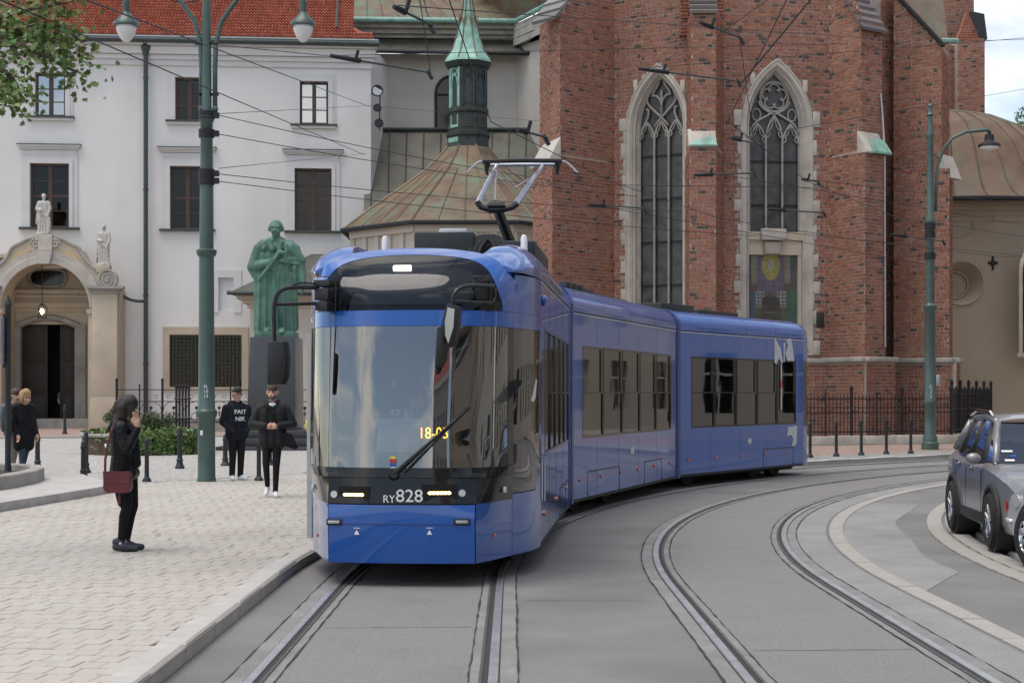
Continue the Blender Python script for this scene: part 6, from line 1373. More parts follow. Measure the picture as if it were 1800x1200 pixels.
mb = MB(); mb.lathe([(.28, -.47), (.24, -.54), (.1, -.58)], c, 16); mb.build('lamp_shade', 'lamp_glass', lo)
mb = MB(); mb.box(W(1648, 668, q2.y-.05), (.12, .1, .32)); mb.build('switch_box', 'alu_grey', lp2, bev=.01)
text('post_number', 'C\n2\n2', .13, face_mtx(Vector((q2.x-.02, q2.y-r2(9.8)-.004, z2(688))), (1, 0, 0), (0, -1, 0)), 'sign_white', lp2)
for y in (412, 398, 450):
    mb = MB(); mb.lathe([(r2(9.5), -.09), (r2(9.5), .09)], (q2.x, q2.y, z2(y)), 12); mb.build('wire_clamp', 'iron', lp2)
# ---- bollards
def bollard(px, py, top, label, group, slim=False, z=.12):
    q, s = post_at(px, py, z); h = (py-top)/s; t = thing('bollard', label, 'bollard', q, group=group)
    k = h/.95; prof = [(.105, 0), (.105, .04), (.085, .07), (.07, .12), (.062, .16), (.075, .19), (.075, .21), (.055, .23), (.05, .72), (.062, .74), (.062, .80), (.048, .83), (.052, .88), (.03, .93), (.005, .95)] if not slim else [(.085, 0), (.085, .04), (.05, .09), (.042, .14), (.04, .84), (.05, .86), (.05, .9), (.03, .94), (.005, .95)]
    mb = MB(); mb.lathe([(r, z_*k) for r, z_ in prof[:8 if not slim else 4]], q, 12); mb.build('foot', 'dark_metal', t, smooth=40)
    mb = MB(); mb.lathe([(r, z_*k) for r, z_ in prof[7 if not slim else 3:]], q, 12); mb.build('post', 'dark_metal', t, smooth=40)
bl = [(66, 824, 760, 'dark bollard beside the stone bed, nearest the couple'), (151, 831, 757, 'dark bollard just left of the round planter, farther of a close pair'), (147, 841, 773, 'dark bollard left of the woman, nearer of a close pair'), (114, 763, 710, 'dark bollard before the arched portal of the monastery'), (316, 823, 750, 'dark bollard right of the round planter'), (396, 818, 762, 'dark bollard between the lamp post and man in hoodie'), (474, 817, 775, 'dark bollard behind the legs of the walking man')]
for x, y, t, lab in bl: bollard(x, y, t, lab, 'bollards on the square')
for x, y, t, lab in ((258, 846, 770, 'slim bollard right behind the woman on the phone'), (455, 844, 775, 'slim bollard just left of the walking man')): bollard(x, y, t, lab, 'bollards on the square', True)
names = ['first', 'second', 'third', 'fourth', 'fifth']
for k, (x, y) in enumerate(((1424, 804), (1470, 802), (1514, 800), (1558, 798), (1601, 797))): bollard(x, y, y-63, names[k]+' bollard from the tram along the church footway', 'bollards along the church footway', True)
# ---- sign post at the left edge
q, s = post_at(14, 838, .24); sp_ = thing('sign_post', 'slim dark sign post at the left edge beside the couple', 'sign post', q)
mb = MB(); mb.lathe([(.07, 0), (.055, .3), (.055, 3.05), (.075, 3.08), (.06, 3.14), (.01, 3.25)], q, 10); mb.build('pole', 'dark_metal', sp_, smooth=40)
mb = MB(); zt = H0-(565-HZ)/s; mb.box((q.x-.07, q.y, zt-.35), (.05, .55, .85)); mb.build('sign_plate', 'alu_grey', sp_, bev=.01)
for d in (.1, -.8): mb = MB(); mb.box((q.x-.03, q.y, zt+d), (.1, .08, .05)); mb.build('sign_clamp', 'iron', sp_)
# ---- iron fence of the monastery garden
def scroll_fence(fr, u0, u1, zb, h, step, label, name='iron_fence', group=None, dense=False, seed=1):
    t = thing(name, label, 'fence', fr.p((u0+u1)/2, zb), group=group); n = max(1, round((u1-u0)/step)); st = (u1-u0)/n
    for k in range(n+1):
        u = u0+k*st; mb = MB(); big = k % 2 == 0; rr = .05 if big else .03; hh = h*(1.12 if big else 1.0)
        mb.tube([fr.p(u, zb), fr.p(u, zb+hh)], rr, 6); mb.ell(fr.p(u, zb+hh), (rr*1.3, rr*1.3, rr*2.2), 6, 4); mb.build('fence_post', 'iron', t)
    for zf in ((.12, .62, .9) if not dense else (.1, .55, .88)):
        mb = MB(); fr.box(mb, u0, u1, zb+h*zf-.018, zb+h*zf+.018, -.012, .012); mb.build('rail', 'iron', t)
    for k in range(n):
        a, b = u0+k*st, u0+(k+1)*st; m = (a+b)/2; w = st*.45; mb = MB(); R_ = .013
        if dense:
            nb = max(2, int(st/.13))
            for i in range(1, nb): u = a+(b-a)*i/nb; mb.tube([fr.p(u, zb+.05), fr.p(u, zb+h*.96), fr.p(u, zb+h*1.02)], [R_, R_, .002], 4); mb.tube([fr.p(u-.05, zb+h*.7), fr.p(u, zb+h*.62), fr.p(u+.05, zb+h*.7)], .009, 4)
        else:
            mb.tube([fr.p(m+w*math.cos(x), zb+h*.42+h*.2*math.sin(x)*1.0) for x in [PI*i/10 for i in range(11)]], R_, 4)
            mb.tube([fr.p(m+w*.5*math.cos(x), zb+h*.25+h*.12*math.sin(x)) for x in [2*PI*i/12 for i in range(13)]], R_, 4)
            mb.ell(fr.p(m, zb+h*.47), (.07, .02, .07), 8, 5); mb.tube([fr.p(m, zb+h*.12), fr.p(m, zb+h*.47)], R_, 4)
            for sg in (-1, 1): mb.tube([fr.p(m+sg*(.03+.09*t_/5*math.cos(t_)), zb+h*.33+.09*t_/5*math.sin(t_)) for t_ in [i*.6 for i in range(9)]], .01, 4); mb.tube([fr.p(m+sg*w*.5+.07*math.cos(x), zb+h*.74+.07*math.sin(x)) for x in [2*PI*i/9 for i in range(10)]], .01, 4)
        tag(mb.build('scrollwork', 'iron', t), kind='stuff')
    return t
ff1 = Fr.px(205, 64, 445, 64.5); scroll_fence(ff1, 0, ff1.L, .3, 1.75, .88, 'black wrought-iron scroll fence before the white monastery wall')
mb = MB(); ff1.box(mb, 0, ff1.L, .1, .32, -.15, .15); tag(mb.build('fence_plinth', 'stone_grey'), 'low stone plinth under the monastery iron fence', 'plinth')
ff2 = Fr.px(515, 63, 640, 63); scroll_fence(ff2, 0, ff2.L, .3, 1.75, .88, 'black wrought-iron scroll fence right of the statue pedestal')
gatep = thing('gate_pier', 'dense black iron gate pier in the monastery fence', 'gate', W(320, 750, 63.5))
for k in range(5): mb = MB(); x = 310+k*5.5; mb.tube([W(x, 755, 63.5), W(x, 683, 63.5)], .05, 6); mb.ell(W(x, 680, 63.5), (.07, .07, .12), 6, 5); mb.build('bar', 'iron', gatep)
for y in (700, 735): mb = MB(); mb.tube([W(306, y, 63.45), W(336, y, 63.45)], .04, 4); mb.build('rail', 'iron', gatep)
# ---- church fence on its plinth
c0, c1, c2 = gp(1405, 783, .12), gp(1672, 779, .12), W(1742, 765, 56.5)
chf = Fr(c0.xy, c1.xy); chf2 = Fr(c1.xy, c2.xy)
pl = thing('fence_wall', 'low pale stone plinth wall carrying the church fence', 'wall', (c0.x, c0.y, .1))
for f_ in (chf, chf2):
    n = max(1, round(f_.L/1.1))
    for k in range(n): mb = MB(); f_.box(mb, f_.L*k/n+.004, f_.L*(k+1)/n-.004, .1, .40+.012*(k % 2), -.15, .18); mb.build('plinth_stone', 'stone', pl, bev=.02)
mb = MB(); chf.box(mb, 0, chf.L, .1, .17, -.1, .32); mb.build('footing', 'stone_grey', pl)
scroll_fence(chf, 0, chf.L, .40, 1.32, .9, 'long black iron fence with twisted scrolls before the brick church', dense=True)
scroll_fence(chf2, .1, chf2.L, .40, 1.5, .8, 'black iron spear fence turning back beside the tan chapel', dense=True)
# ---- monument
q, s = post_at(489, 800); md = q.y+4
def mz(y): return H0-(y-HZ)*md/F
mx = lambda x: (x-900)*md/F
mon2 = thing('statue_pedestal', 'dark polished granite pedestal with steps under the bronze statue', 'pedestal', (mx(489), md+.8, .12))
mb = MB(); cx_ = mx(478)
for k, (x0, x1, y0, y1, d) in enumerate(((387, 570, 797, 783, 2.6), (400, 560, 783, 769, 2.2), (412, 548, 769, 755, 1.8))):
    mb = MB(); mb.box((mx((x0+x1)/2), md+.8-.0, (mz(y0)+mz(y1))/2), (mx(x1)-mx(x0), d*1.15, mz(y1)-mz(y0)-.006)); mb.build('step', 'granite', mon2, bev=.015)
mb = MB(); mb.hexa([Vector((mx(x), md+.8+dy, z)) for z, (x0, x1), d in ((mz(755), (434, 520), .9), (mz(592), (439, 519), .78)) for x, dy in ((x0, -d), (x1, -d), (x1, d), (x0, d))]); mb.build('die', 'granite', mon2, bev=.02)
mb = MB(); mb.box((mx(479), md+.8, mz(588)), (mx(512)-mx(443), 1.15, .22)); mb.build('bronze_base', 'bronze_patina', mon2, bev=.02)
# ---- round planter with shrubs and ivy
def leaves(mb, n, fn, size, cols, aspect=.6):
    for _ in range(n):
        r = fn()
        if r is None: continue
        p, nrm = r; s_ = size*random.uniform(.6, 1.3); a = Vector((random.gauss(0, 1), random.gauss(0, 1), random.gauss(0, 1))).normalized(); nn = (nrm*1.2+a*.8).normalized(); d = nn.cross(Vector((random.gauss(0, 1), random.gauss(0, 1), random.gauss(0, 1)))).normalized(); e = nn.cross(d)
        mb.c = tuple(c*random.uniform(.75, 1.25) for c in random.choice(cols)); mb.add([p-d*s_, p+e*s_*aspect*.6, p+d*s_, p-e*s_*aspect*.6], [(0, 1, 2, 3)])
pq = gp(228, 800, .12); pcx, pcy, pR = pq.x, pq.y+1.55, 1.62; s_p = F/pcy
plt = thing('round_planter', 'round brown planter overgrown with ivy behind the woman', 'planter', (pcx, pcy, .12))
for k in range(30):
    a0, a1 = 2*PI*k/30+.004, 2*PI*(k+1)/30-.004; mb = MB(); mb.hexa([Vector((pcx+r*math.cos(a), pcy+r*math.sin(a), z)) for z in (.12, .62) for a, r in ((a0, pR), (a1, pR), (a1, pR-.06), (a0, pR-.06))]); mb.build('plank', 'planter_wood', plt, fix=True)
mb = MB(); c_ = [Vector((pcx+(pR+.03)*math.cos(2*PI*k/30), pcy+(pR+.03)*math.sin(2*PI*k/30), .63)) for k in range(31)]; mb.tube(c_+[c_[1]], .05, 6, False); mb.build('rim', 'stone_grey', plt)
mb = MB(); mb.lathe([(pR-.05, .5), (pR-.3, .62), (.05, .72)], (pcx, pcy, 0), 20); mb.build('soil', 'soil', plt)
iv = MB(); GC = [(.07, .12, .028), (.095, .155, .04), (.045, .08, .022), (.13, .19, .055)]
def fiv():
    a = random.uniform(0, 2*PI); r = pR*math.sqrt(random.random())*1.02
    return Vector((pcx+r*math.cos(a), pcy+r*math.sin(a), .70+random.uniform(0, .22)*(1.2-r/pR))), Vector((0, 0, 1))
def fiv2():       # the cascade over the rim at the right front
    a = random.gauss(-.95, .42); z = random.uniform(.14, .72); r = pR+.05+random.uniform(0, .16)
    return Vector((pcx+r*math.cos(a), pcy+r*math.sin(a), z)), Vector((math.cos(a), math.sin(a), .3))
leaves(iv, 1700, fiv, .06, GC, .9); leaves(iv, 1500, fiv2, .06, GC, .9)
tag(iv.build('ivy', 'leaf', plt), kind='stuff')
def shrub(c, rx, rz, n, cols, label):
    t = thing('shrub', label, 'shrub', c, group='shrubs in the round planter'); mb = MB()
    blobs = [(Vector((random.gauss(0, rx*.45), random.gauss(0, rx*.4), rz*random.uniform(.45, 1.3))), rx*random.uniform(.35, .6)) for _ in range(14)]
    def fn():
        b, r = random.choice(blobs); d = Vector((random.gauss(0, 1), random.gauss(0, 1), random.gauss(0, 1))).normalized(); return c+b+d*r*random.uniform(.75, 1.05), d
    leaves(mb, n, fn, .04, cols, .5); tag(mb.build('foliage', 'leaf', t), kind='stuff')
    for _ in range(7): mb = MB(); b = random.choice(blobs)[0]; mb.tube([c, c+b*.5+Vector((0, 0, .05)), c+b], [.02, .013, .006], 5); mb.build('stem', 'bark', t)
SG = [(.04, .065, .016), (.06, .09, .022), (.085, .11, .03), (.028, .045, .014)]
shrub(Vector((pcx+.28, pcy-.2, .7)), .40, .34, 2200, SG, 'large dark green rounded shrub in the planter beside the woman'); shrub(Vector((pcx-.72, pcy, .7)), .33, .45, 1200, SG, 'small green shrub at the left of the round planter')
# ---- green scroll bike stand behind the lamp post
t = thing('bike_stand', 'pale green curled metal bike stand behind the lamp post', 'bike stand', gp(342, 797, .12)); b_ = gp(342, 797, .12)
for dx, k in ((-.12, 1.), (.12, .8)): mb = MB(); mb.tube([b_+Vector((dx+.28*k*math.cos(a)*.8, 0, .3*k+.3*k*math.sin(a))) for a in [PI*1.45-i*.35 for i in range(11)]], .055, 8); mb.build('curl', 'patina', t, smooth=True)
# ---- floodlights on the corner of the white house
t = thing('floodlights', 'cluster of round black floodlights on the white house corner', 'floodlight', W(664, 190, 71)); Yf = 70.6
mb = MB(); mb.tube([W(652, 165, 71.6), W(668, 170, Yf), W(667, 230, Yf)], .03, 6); mb.build('bracket', 'iron', t)
for x, y, r in ((664, 160, .26), (664, 190, .18), (667, 217, .2)):
    mb = MB(); c = W(x, y, Yf); mb.tube([c+Vector((.04, .28, .0)), c, c+Vector((-.01, -.16, -.02))], [r*.6, r, r*1.05], 14); lo = mb.build('lamp_head', 'iron', t, smooth=40); mb = MB(); mb.tube([c+Vector((0, -.165, -.02)), c+Vector((0, -.175, -.02))], r*.85, 14); mb.build('lens', 'alu_grey' if y == 160 else 'plastic_black', lo)
# ================================================================ overhead line
ZW = 5.27
def wire(pts, label, r=.011, name='overhead_wire', cat='wire', group='overhead wires'):
    mb = MB(); mb.tube(pts, r, 5); return tag(mb.build(name, 'iron'), label, cat, group)
for R, nm in ((R1, 'tram track'), (R2, 'right-hand track')):
    pts = []
    for k, s_ in enumerate([-13, -6, -1, 6, 12, 18, 24, 30, 38, 46]):
        p, n, d = arc_s(R, s_); pts.append(p+n*(.0 if k % 2 else -.25)+Vector((0, 0, ZW)))
    wire(pts, 'black contact wire following the bend above the '+nm, .0065, 'contact_wire')
def px_wire(a, Ya, b, Yb, label, r=.009, sag=.0):
    A, B = W(*a, Ya), W(*b, Yb); m = [A.lerp(B, t)+Vector((0, 0, -sag*4*t*(1-t))) for t in [i/8 for i in range(9)]]; return wire(m, label, r)
Yp = lp1.location.y
px_wire((385, 203), Yp, (1060, 330), 38, 'upper span wire from the tall lamp post towards the brick church', .008, .1)
px_wire((385, 236), Yp, (1120, 345), 38, 'second span wire from the tall lamp post towards the brick church', .008, .1)
px_wire((385, 306), Yp, (1200, 372), 40, 'third span wire from the tall lamp post crossing the chapel roof', .008, .1)
px_wire((385, 319), Yp, (1330, 415), 42, 'lowest span wire from the tall lamp post crossing the church windows', .008, .1)
px_wire((385, 200), Yp, (650, 186), 70.5, 'thin wire from the lamp post to the white house corner', .007)
px_wire((650, 186), 70.5, (1290, 245), 50, 'thin wire from the white house corner to the church', .008)
px_wire((385, 296), Yp, (645, 270), 70, 'thin wire from the lamp post below the upper windows', .007)
px_wire((0, 0), 13, (640, 272), 42, 'long wire descending from the top left across the white house', .008)
px_wire((150, 0), 14, (650, 188), 60, 'long wire crossing the red roof to the house corner', .009)
px_wire((370, 78), Yp, (590, 100), 34, 'steady wire from the lamp post top to the pull-off', .008)
px_wire((590, 98), 34, (1800, 70), 60, 'long thin wire across the whole church top', .008)
px_wire((700, 10), 20, (1560, 70), 44, 'wire from the upper pull-off across the brick wall', .008)
px_wire((1130, 120), 36, (1830, 65), 46, 'wire running right over the sky from the window pull-off', .008)
px_wire((1040, 360), 38, (1660, 470), 50, 'low wire from the left pull-off to the right lamp post', .008)
px_wire((1228, 300), 40, (1800, 395), 50, 'wire sloping from the middle pull-off to the chapel', .008)
px_wire((1425, 316), 42, (1800, 360), 50, 'wire right of the second window sloping to the chapel', .008)
px_wire((1290, 245), 40, (1840, 150), 60, 'thin wire rising over the buttress into the sky', .008)
px_wire((1340, 405), 42, (1800, 450), 50, 'lowest wire across the right buttress', .008)
px_wire((1060, 325), 38, (1440, 330), 44, 'nearly level wire across both church windows', .009)
px_wire((1425, 0), 15.5, (1300, 150), 17.6, 'steep feeder wire at top above the second window', .009)
px_wire((1350, 0), 30, (1265, 60), 32, 'steep hanger wire above the middle buttress', .008)
px_wire((1300, 65), 32, (1325, 250), 34, 'slack hanger wire left of the second window', .008)
px_wire((738, 0), 24, (757, 130), 26, 'hanger wire dropping beside the green spire', .009)
px_wire((745, 0), 24, (752, 30), 26, 'short hanger wire above the green spire', .009)
def pulloff(a, b, Y, label, drop=None):
    A, B = W(*a, Y), W(*b, Y+.6); t = thing('pull_off', label, 'pull-off', A, group='overhead line pull-offs')
    mb = MB(); mb.tube([A.lerp(B, .28), B], .02, 8); mb.build('arm', 'gutter_metal', t)
    mb = MB(); mb.tube([A, A.lerp(B, .16), A.lerp(B, .3)], [.035, .045, .05], 8); mb.build('clamp', 'iron', t)
    mb = MB(); c = A.lerp(B, .22); mb.tube([c+Vector((.05, 0, -.02)), c+Vector((.1, 0, .16))], .03, 6); mb.build('insulator', 'iron', t)
    mb = MB(); mb.tube([B+Vector((-.06, 0, .04)), B+Vector((.03, 0, -.12))], .035, 6); mb.build('wire_grip', 'iron', t)
pulloff((580, 98), (757, 128), 27, 'long grey pull-off arm left of the green spire'); pulloff((692, 12), (760, 45), 22, 'dark pull-off clamp at the top beside the spire'); pulloff((1122, 121), (1300, 143), 33, 'long pull-off arm across the first church window tip')
pulloff((1230, 40), (1305, 68), 30, 'dark pull-off clamp on the middle buttress top'); pulloff((1285, 243), (1340, 255), 35, 'pull-off left of the second church window'); pulloff((1220, 308), (1328, 304), 36, 'level pull-off arm between the church windows')
pulloff((1032, 360), (1135, 366), 37, 'low pull-off arm before the first window'); pulloff((910, 228), (962, 242), 24, 'small pull-off right of the copper turret'); pulloff((1350, 368), (1450, 374), 40, 'low pull-off arm before the second window'); pulloff((1565, 412), (1660, 424), 43, 'pull-off arm at the right lamp post'); pulloff((1410, 315), (1440, 320), 40, 'small pull-off right of the second window')
# ================================================================ trees
def branch_tree():
    base = Vector((-6.9, 14.5, .12)); t = thing('maple_tree', 'leafy maple branches hanging into the top left corner', 'tree', base)
    mb = MB(); mb.tube([base, base+Vector((-.05, .1, 2)), base+Vector((.1, .2, 4.2)), base+Vector((.3, .3, 6.5))], [.22, .17, .13, .08], 10); tk = mb.build('trunk', 'bark', t, smooth=True)
    Yb = 14.5; tips = [((0, 60), (60, 20), (110, 40), (145, 75)), ((-40, 20), (40, 60), (80, 110), (140, 128)), ((-60, 60), (10, 100), (30, 140), (40, 180)), ((-80, 20), (-10, 40), (60, 10), (120, 5)), ((-60, 0), (30, 20), (90, 60), (130, 105)), ((-100, 80), (-40, 110), (0, 130), (10, 165)), ((-60, -40), (20, -20), (80, -30), (100, -50)), ((-120, 60), (-60, 150), (-20, 160), (20, 150)), ((-60, -10), (0, 0), (40, 40), (75, 80))]
    lf = MB(); LC = [(.10, .17, .04), (.14, .21, .06), (.07, .12, .03), (.17, .25, .09), (.12, .15, .04)]
    def leaf(p, s_):
        ax = Vector((random.gauss(0, 1), random.gauss(0, 1)*.6, random.gauss(-.6, .6))).normalized(); nn = Vector((random.gauss(0, .5), -1+random.gauss(0, .6), random.gauss(.4, .6))).normalized(); e = nn.cross(ax).normalized(); ax = e.cross(nn)
        pts = [(0, -.2), (.25, .0), (.75, .05), (.42, .35), (.5, .75), (.18, .6), (0, 1.05), (-.18, .6), (-.5, .75), (-.42, .35), (-.75, .05), (-.25, 0)]
        lf.c = tuple(c*random.uniform(.8, 1.2) for c in random.choice(LC)); lf.add([p+e*x*s_+ax*y*s_ for x, y in pts], [tuple(range(12))])
    for k, tp in enumerate(tips):
        pts = [W(x, y, Yb+random.uniform(-.5, .5)) for x, y in tp]; pts = bez([base+Vector((.1, .2, 4.0+.2*(k % 3)))]+pts, 14); mb = MB(); mb.tube(pts, [.05*(1-i/16)+.004 for i in range(15)], 6); mb.build('branch', 'bark', t)
        for i in range(4, 15):
            for _ in range(24): p = pts[i]+Vector((random.gauss(0, .10), random.gauss(0, .16), random.gauss(-.03, .09))); leaf(p, random.uniform(.035, .06))
    tag(lf.build('crown', 'leaf', t), kind='stuff')
branch_tree()
def far_tree(px, py, Y, rx, rz, label):
    c = W(px, py, Y); t = thing('tree', label, 'tree', (c.x, c.y, 0)); mb = MB(); mb.tube([(c.x, c.y, 0), (c.x, c.y, c.z)], [.35, .15], 8); mb.build('trunk', 'bark', t); lf = MB()
    bl = [(Vector((random.gauss(0, rx*.5), random.gauss(0, rx*.4), random.gauss(0, rz*.45))), random.uniform(.3, .5)*rx) for _ in range(26)]
    def fn(): b, r = random.choice(bl); d = Vector((random.gauss(0, 1), random.gauss(0, 1), random.gauss(0, 1))).normalized(); return c+b+d*r*random.uniform(.6, 1.05), d
    leaves(lf, 5000, fn, .16, [(.10, .15, .05), (.14, .19, .08), (.07, .11, .04)], .7); tag(lf.build('crown', 'leaf', t), kind='stuff')
far_tree(1795, 255, 110, 2.3, 1.3, 'distant green tree top above the red roof at right')
# ================================================================ houses across the street (seen as reflections)
def town_house(a, b, h, m, label, n, floors):
    fr = Fr(a, b); t = thing('town_house', label, 'house', fr.p(fr.L/2, 0), group='houses across the street'); hs = []; st = fr.L/n
    for i in range(n):
        for j in range(floors): hs.append((st*i+st*.3, st*i+st*.7, 1.0+j*3.7, 3.2+j*3.7))
    mb = MB(); wall(mb, fr, 0, fr.L, 0, h, hs, -.25); fr.box(mb, 0, fr.L, 0, h, -8, -7.9); mb.build('wall', m, t)
    for x in hs:
        mb = MB(); fr.box(mb, x[0], x[1], x[2], x[3], -.24, -.22); w = mb.build('window', 'window_dark', t); mb = MB(); um = (x[0]+x[1])/2; fr.box(mb, um-.05, um+.05, x[2], x[3], -.22, -.17); fr.box(mb, x[0], x[1], x[3]-.8, x[3]-.72, -.22, -.17); mb.build('window_bars', 'white_trim', w)
    mb = MB(); fr.box(mb, -.2, fr.L+.2, h, h+.5, -.5, .5); mb.build('cornice', 'white_trim', t)
    mb = MB(); mb.add([fr.p(-.2, h+.5, .5), fr.p(fr.L+.2, h+.5, .5), fr.p(fr.L+.2, h+4, -4), fr.p(-.2, h+4, -4)], [(0, 1, 2, 3)]); mb.build('roof', 'far_roof', t)
town_house((26.8, 77), (27.5, 18), 13.5, 'cream_wall', 'long cream town house beyond the parked cars, out of view', 18, 3)
town_house((19, 15), (19, -6), 12.5, 'cream_wall', 'cream town house across the street, out of view at right', 7, 3)
town_house((19.5, -6.5), (18.5, -28), 14.5, 'tan_wall', 'tan town house across the street behind the viewer', 7, 4)
town_house((17, -29), (2, -34), 13, 'cream_wall', 'cream town house closing the street behind the viewer', 5, 3)
# ================================================================ people and statues
V = Vector
def seg_d(p, s):
    a, b, r0, r1 = s[0], s[1], s[2], s[3]; ab = b-a; t = max(0, min(1, (p-a).dot(ab)/max(ab.length_squared, 1e-9))); return (p-a-ab*t).length-(r0+(r1-r0)*t)
def figure(segs, name, parent, voxel=.012, smooth=3, M=None):
    """one continuous surface grown over tapered limbs; each face takes the stuff of the limb it lies on"""
    mb = MB(); S_ = []
    for s in segs:
        a, b, r0, r1, m = V(s[0]), V(s[1]), s[2], s[3], s[4]; S_.append((a, b, r0, r1, m))
        if (b-a).length > 1e-4: mb.tube([a, b], [r0, r1], 12)
        mb.ell(a, (r0,)*3, 12, 8); mb.ell(b, (r1,)*3, 12, 8)
    me = bpy.data.meshes.new('tmp'); me.from_pydata(mb.v, [], mb.f); o = bpy.data.objects.new('tmp', me); COL.objects.link(o)
    md = o.modifiers.new('r', 'REMESH'); md.mode = 'VOXEL'; md.voxel_size = voxel
    sm = o.modifiers.new('s', 'SMOOTH'); sm.iterations = smooth; sm.factor = .5
    dg = bpy.context.evaluated_depsgraph_get(); dg.update(); res = bpy.data.meshes.new_from_object(o.evaluated_get(dg)); bpy.data.objects.remove(o); res.name = name
    mats = []; idx = []
    for s in S_:
        if s[4] not in mats: mats.append(s[4])
    for f in res.polygons:
        c = f.center; best = min(S_, key=lambda s: seg_d(c, s)); idx.append(mats.index(best[4]))
    res.materials.clear()
    for m in mats: res.materials.append(MATS[m])
    res.polygons.foreach_set('material_index', idx); res.polygons.foreach_set('use_smooth', [True]*len(res.polygons))
    ob = bpy.data.objects.new(name, res); COL.objects.link(ob); ob.parent = parent; return ob
def local(mb, name, m, parent, **k): return mb.build(name, m, parent, local=True, **k)
def hand(w, d, side, m='skin', curl=.5, L=.17, palm=(0, 0, 1)):
    """palm and five bent fingers from the wrist w along d; side is the thumb direction"""
    w, d, sd = V(w), V(d).normalized(), V(side).normalized(); up = d.cross(sd).normalized(); out = [(w, w+d*.05, .024, .030, m), (w+d*.03+sd*.012, w+d*.085+sd*.018, .024, .022, m), (w+d*.03-sd*.012, w+d*.085-sd*.018, .024, .022, m)]
    for k in range(4):
        o = sd*(.030-.020*k); l = (.07, .08, .074, .058)[k]; b = w+d*.09+o; e = b+(d*math.cos(curl)+up*math.sin(curl))*l*.55; f = e+(d*math.cos(curl*2.2)+up*math.sin(curl*2.2))*l*.5
        out += [(b, e, .0095, .009, m), (e, f, .009, .007, m)]
    t0 = w+d*.03+sd*.025; t1 = t0+(sd*.75+d*.6).normalized()*.04; t2 = t1+(d*.9+sd*.1+up*.3).normalized()*.035; return out+[(t0, t1, .012, .011, m), (t1, t2, .011, .008, m)]
def head(c, fwd, k=1., skin='skin', neck=None, nm='skin'):
    c, f = V(c), V(fwd).normalized(); r = V((-f.y, f.x, 0)).normalized(); u = V((0, 0, 1)); out = [(c+u*.028*k-f*.012*k, c+u*.028*k+f*.012*k, .088*k, .082*k, skin), (c-u*.035*k+f*.030*k, c-u*.075*k+f*.045*k, .058*k, .040*k, skin), (c+f*.088*k+u*.012*k, c+f*.106*k-u*.018*k, .010*k, .015*k, skin)]
    for s in (-1, 1): out += [(c+r*s*.088*k-u*.012*k-f*.005, c+r*s*.09*k+u*.02*k-f*.012, .014*k, .015*k, skin), (c+r*s*.035*k+f*.075*k-u*.02*k, c+r*s*.02*k+f*.08*k-u*.045*k, .022*k, .018*k, skin)]
    if neck is not None: out.append((V(neck), c-u*.06*k-f*.01, .056*k, .052*k, nm))
    return out
def face_bits(parent, c, f, k=1., glasses=False, brow='hair_dark', beard=False):
    c, f = V(c), V(f).normalized(); r = V((-f.y, f.x, 0)).normalized(); u = V((0, 0, 1)); mb = MB()
    for s in (-1, 1): mb.ell(c+f*.081*k+r*s*.032*k+u*.012*k, (.013*k, .013*k, .007*k), 8, 5)
    o = local(mb, 'eyes', 'plastic_black', parent); tag(o, kind='stuff')
    mb = MB(); mb.tube([c+f*.086*k+r*s_*.026*k-u*.052*k for s_ in (-1, 0, 1)], .006*k, 6); local(mb, 'mouth', 'burgundy_leather', parent)
    mb = MB()
    for s in (-1, 1): mb.tube([c+f*.088*k+r*s*.015*k+u*.033*k, c+f*.080*k+r*s*.05*k+u*.034*k], .006*k, 5)
    tag(local(mb, 'eyebrows', brow, parent), kind='stuff')
    if glasses:
        mb = MB()
        for s in (-1, 1): mb.tube([c+f*.098*k+r*(s*.034+.026*math.cos(a))*k+u*(.012+.02*math.sin(a))*k for a in [2*PI*i/10 for i in range(11)]], .004, 5); mb.tube([c+f*.095*k+r*s*.06*k+u*.014*k, c+r*s*.09*k+u*.016*k], .004, 5)
        mb.tube([c+f*.099*k-r*.01*k+u*.015*k, c+f*.099*k+r*.01*k+u*.015*k], .004, 5); local(mb, 'glasses', 'plastic_black', parent)
def shoe(a, fwd, m, L=.25, lift=0.):
    a, f = V(a), V(fwd).normalized(); z = a.z; b0 = V((a.x, a.y, z))-f*.05; out = [(b0+V((0, 0, .0)), b0+f*.10, .042, .044, m), (b0+f*.08-V((0, 0, .008)), b0+f*(L-.06)-V((0, 0, .014+lift)), .044, .034, m), (b0+V((0, 0, .05)), b0+f*.05+V((0, 0, .06)), .042, .040, m)]; return out
# ---- woman on the phone, seen from her right side (faces local -Y)
wq = gp(222, 967, .12); wom = thing('person', 'woman in black leather jacket phoning on the square with burgundy bag', 'person', (wq.x, wq.y, .12), PI/2)
LJ, LG = 'leather_black', 'leggings'; sg = []
for s, y in ((-1, .0), (1, -.02)):
    sg += [((s*.085, .01+y, .80), (s*.08, -.03+y, .46), .088, .056, LG), ((s*.08, -.03+y, .46), (s*.08, .0+y, .36), .056, .056, LG), ((s*.08, .0+y, .36), (s*.075, .035+y, .10), .056, .036, LG), ((s*.09, .045+y, .66), (s*.085, .02+y, .5), .062, .05, LG)]
    sg += shoe((s*.075, .035+y, .045), (0, -1, 0), 'sneaker_dark', .265) + [((s*.075, .04+y, .10), (s*.075, .04+y, .115), .04, .037, 'sneaker_white')]
for x in (-.09, 0, .09): sg += [((x, .04, .80), (x, .02, 1.0), .115, .11, LJ), ((x, .02, 1.0), (x, .02, 1.2), .115, .125, LJ)]
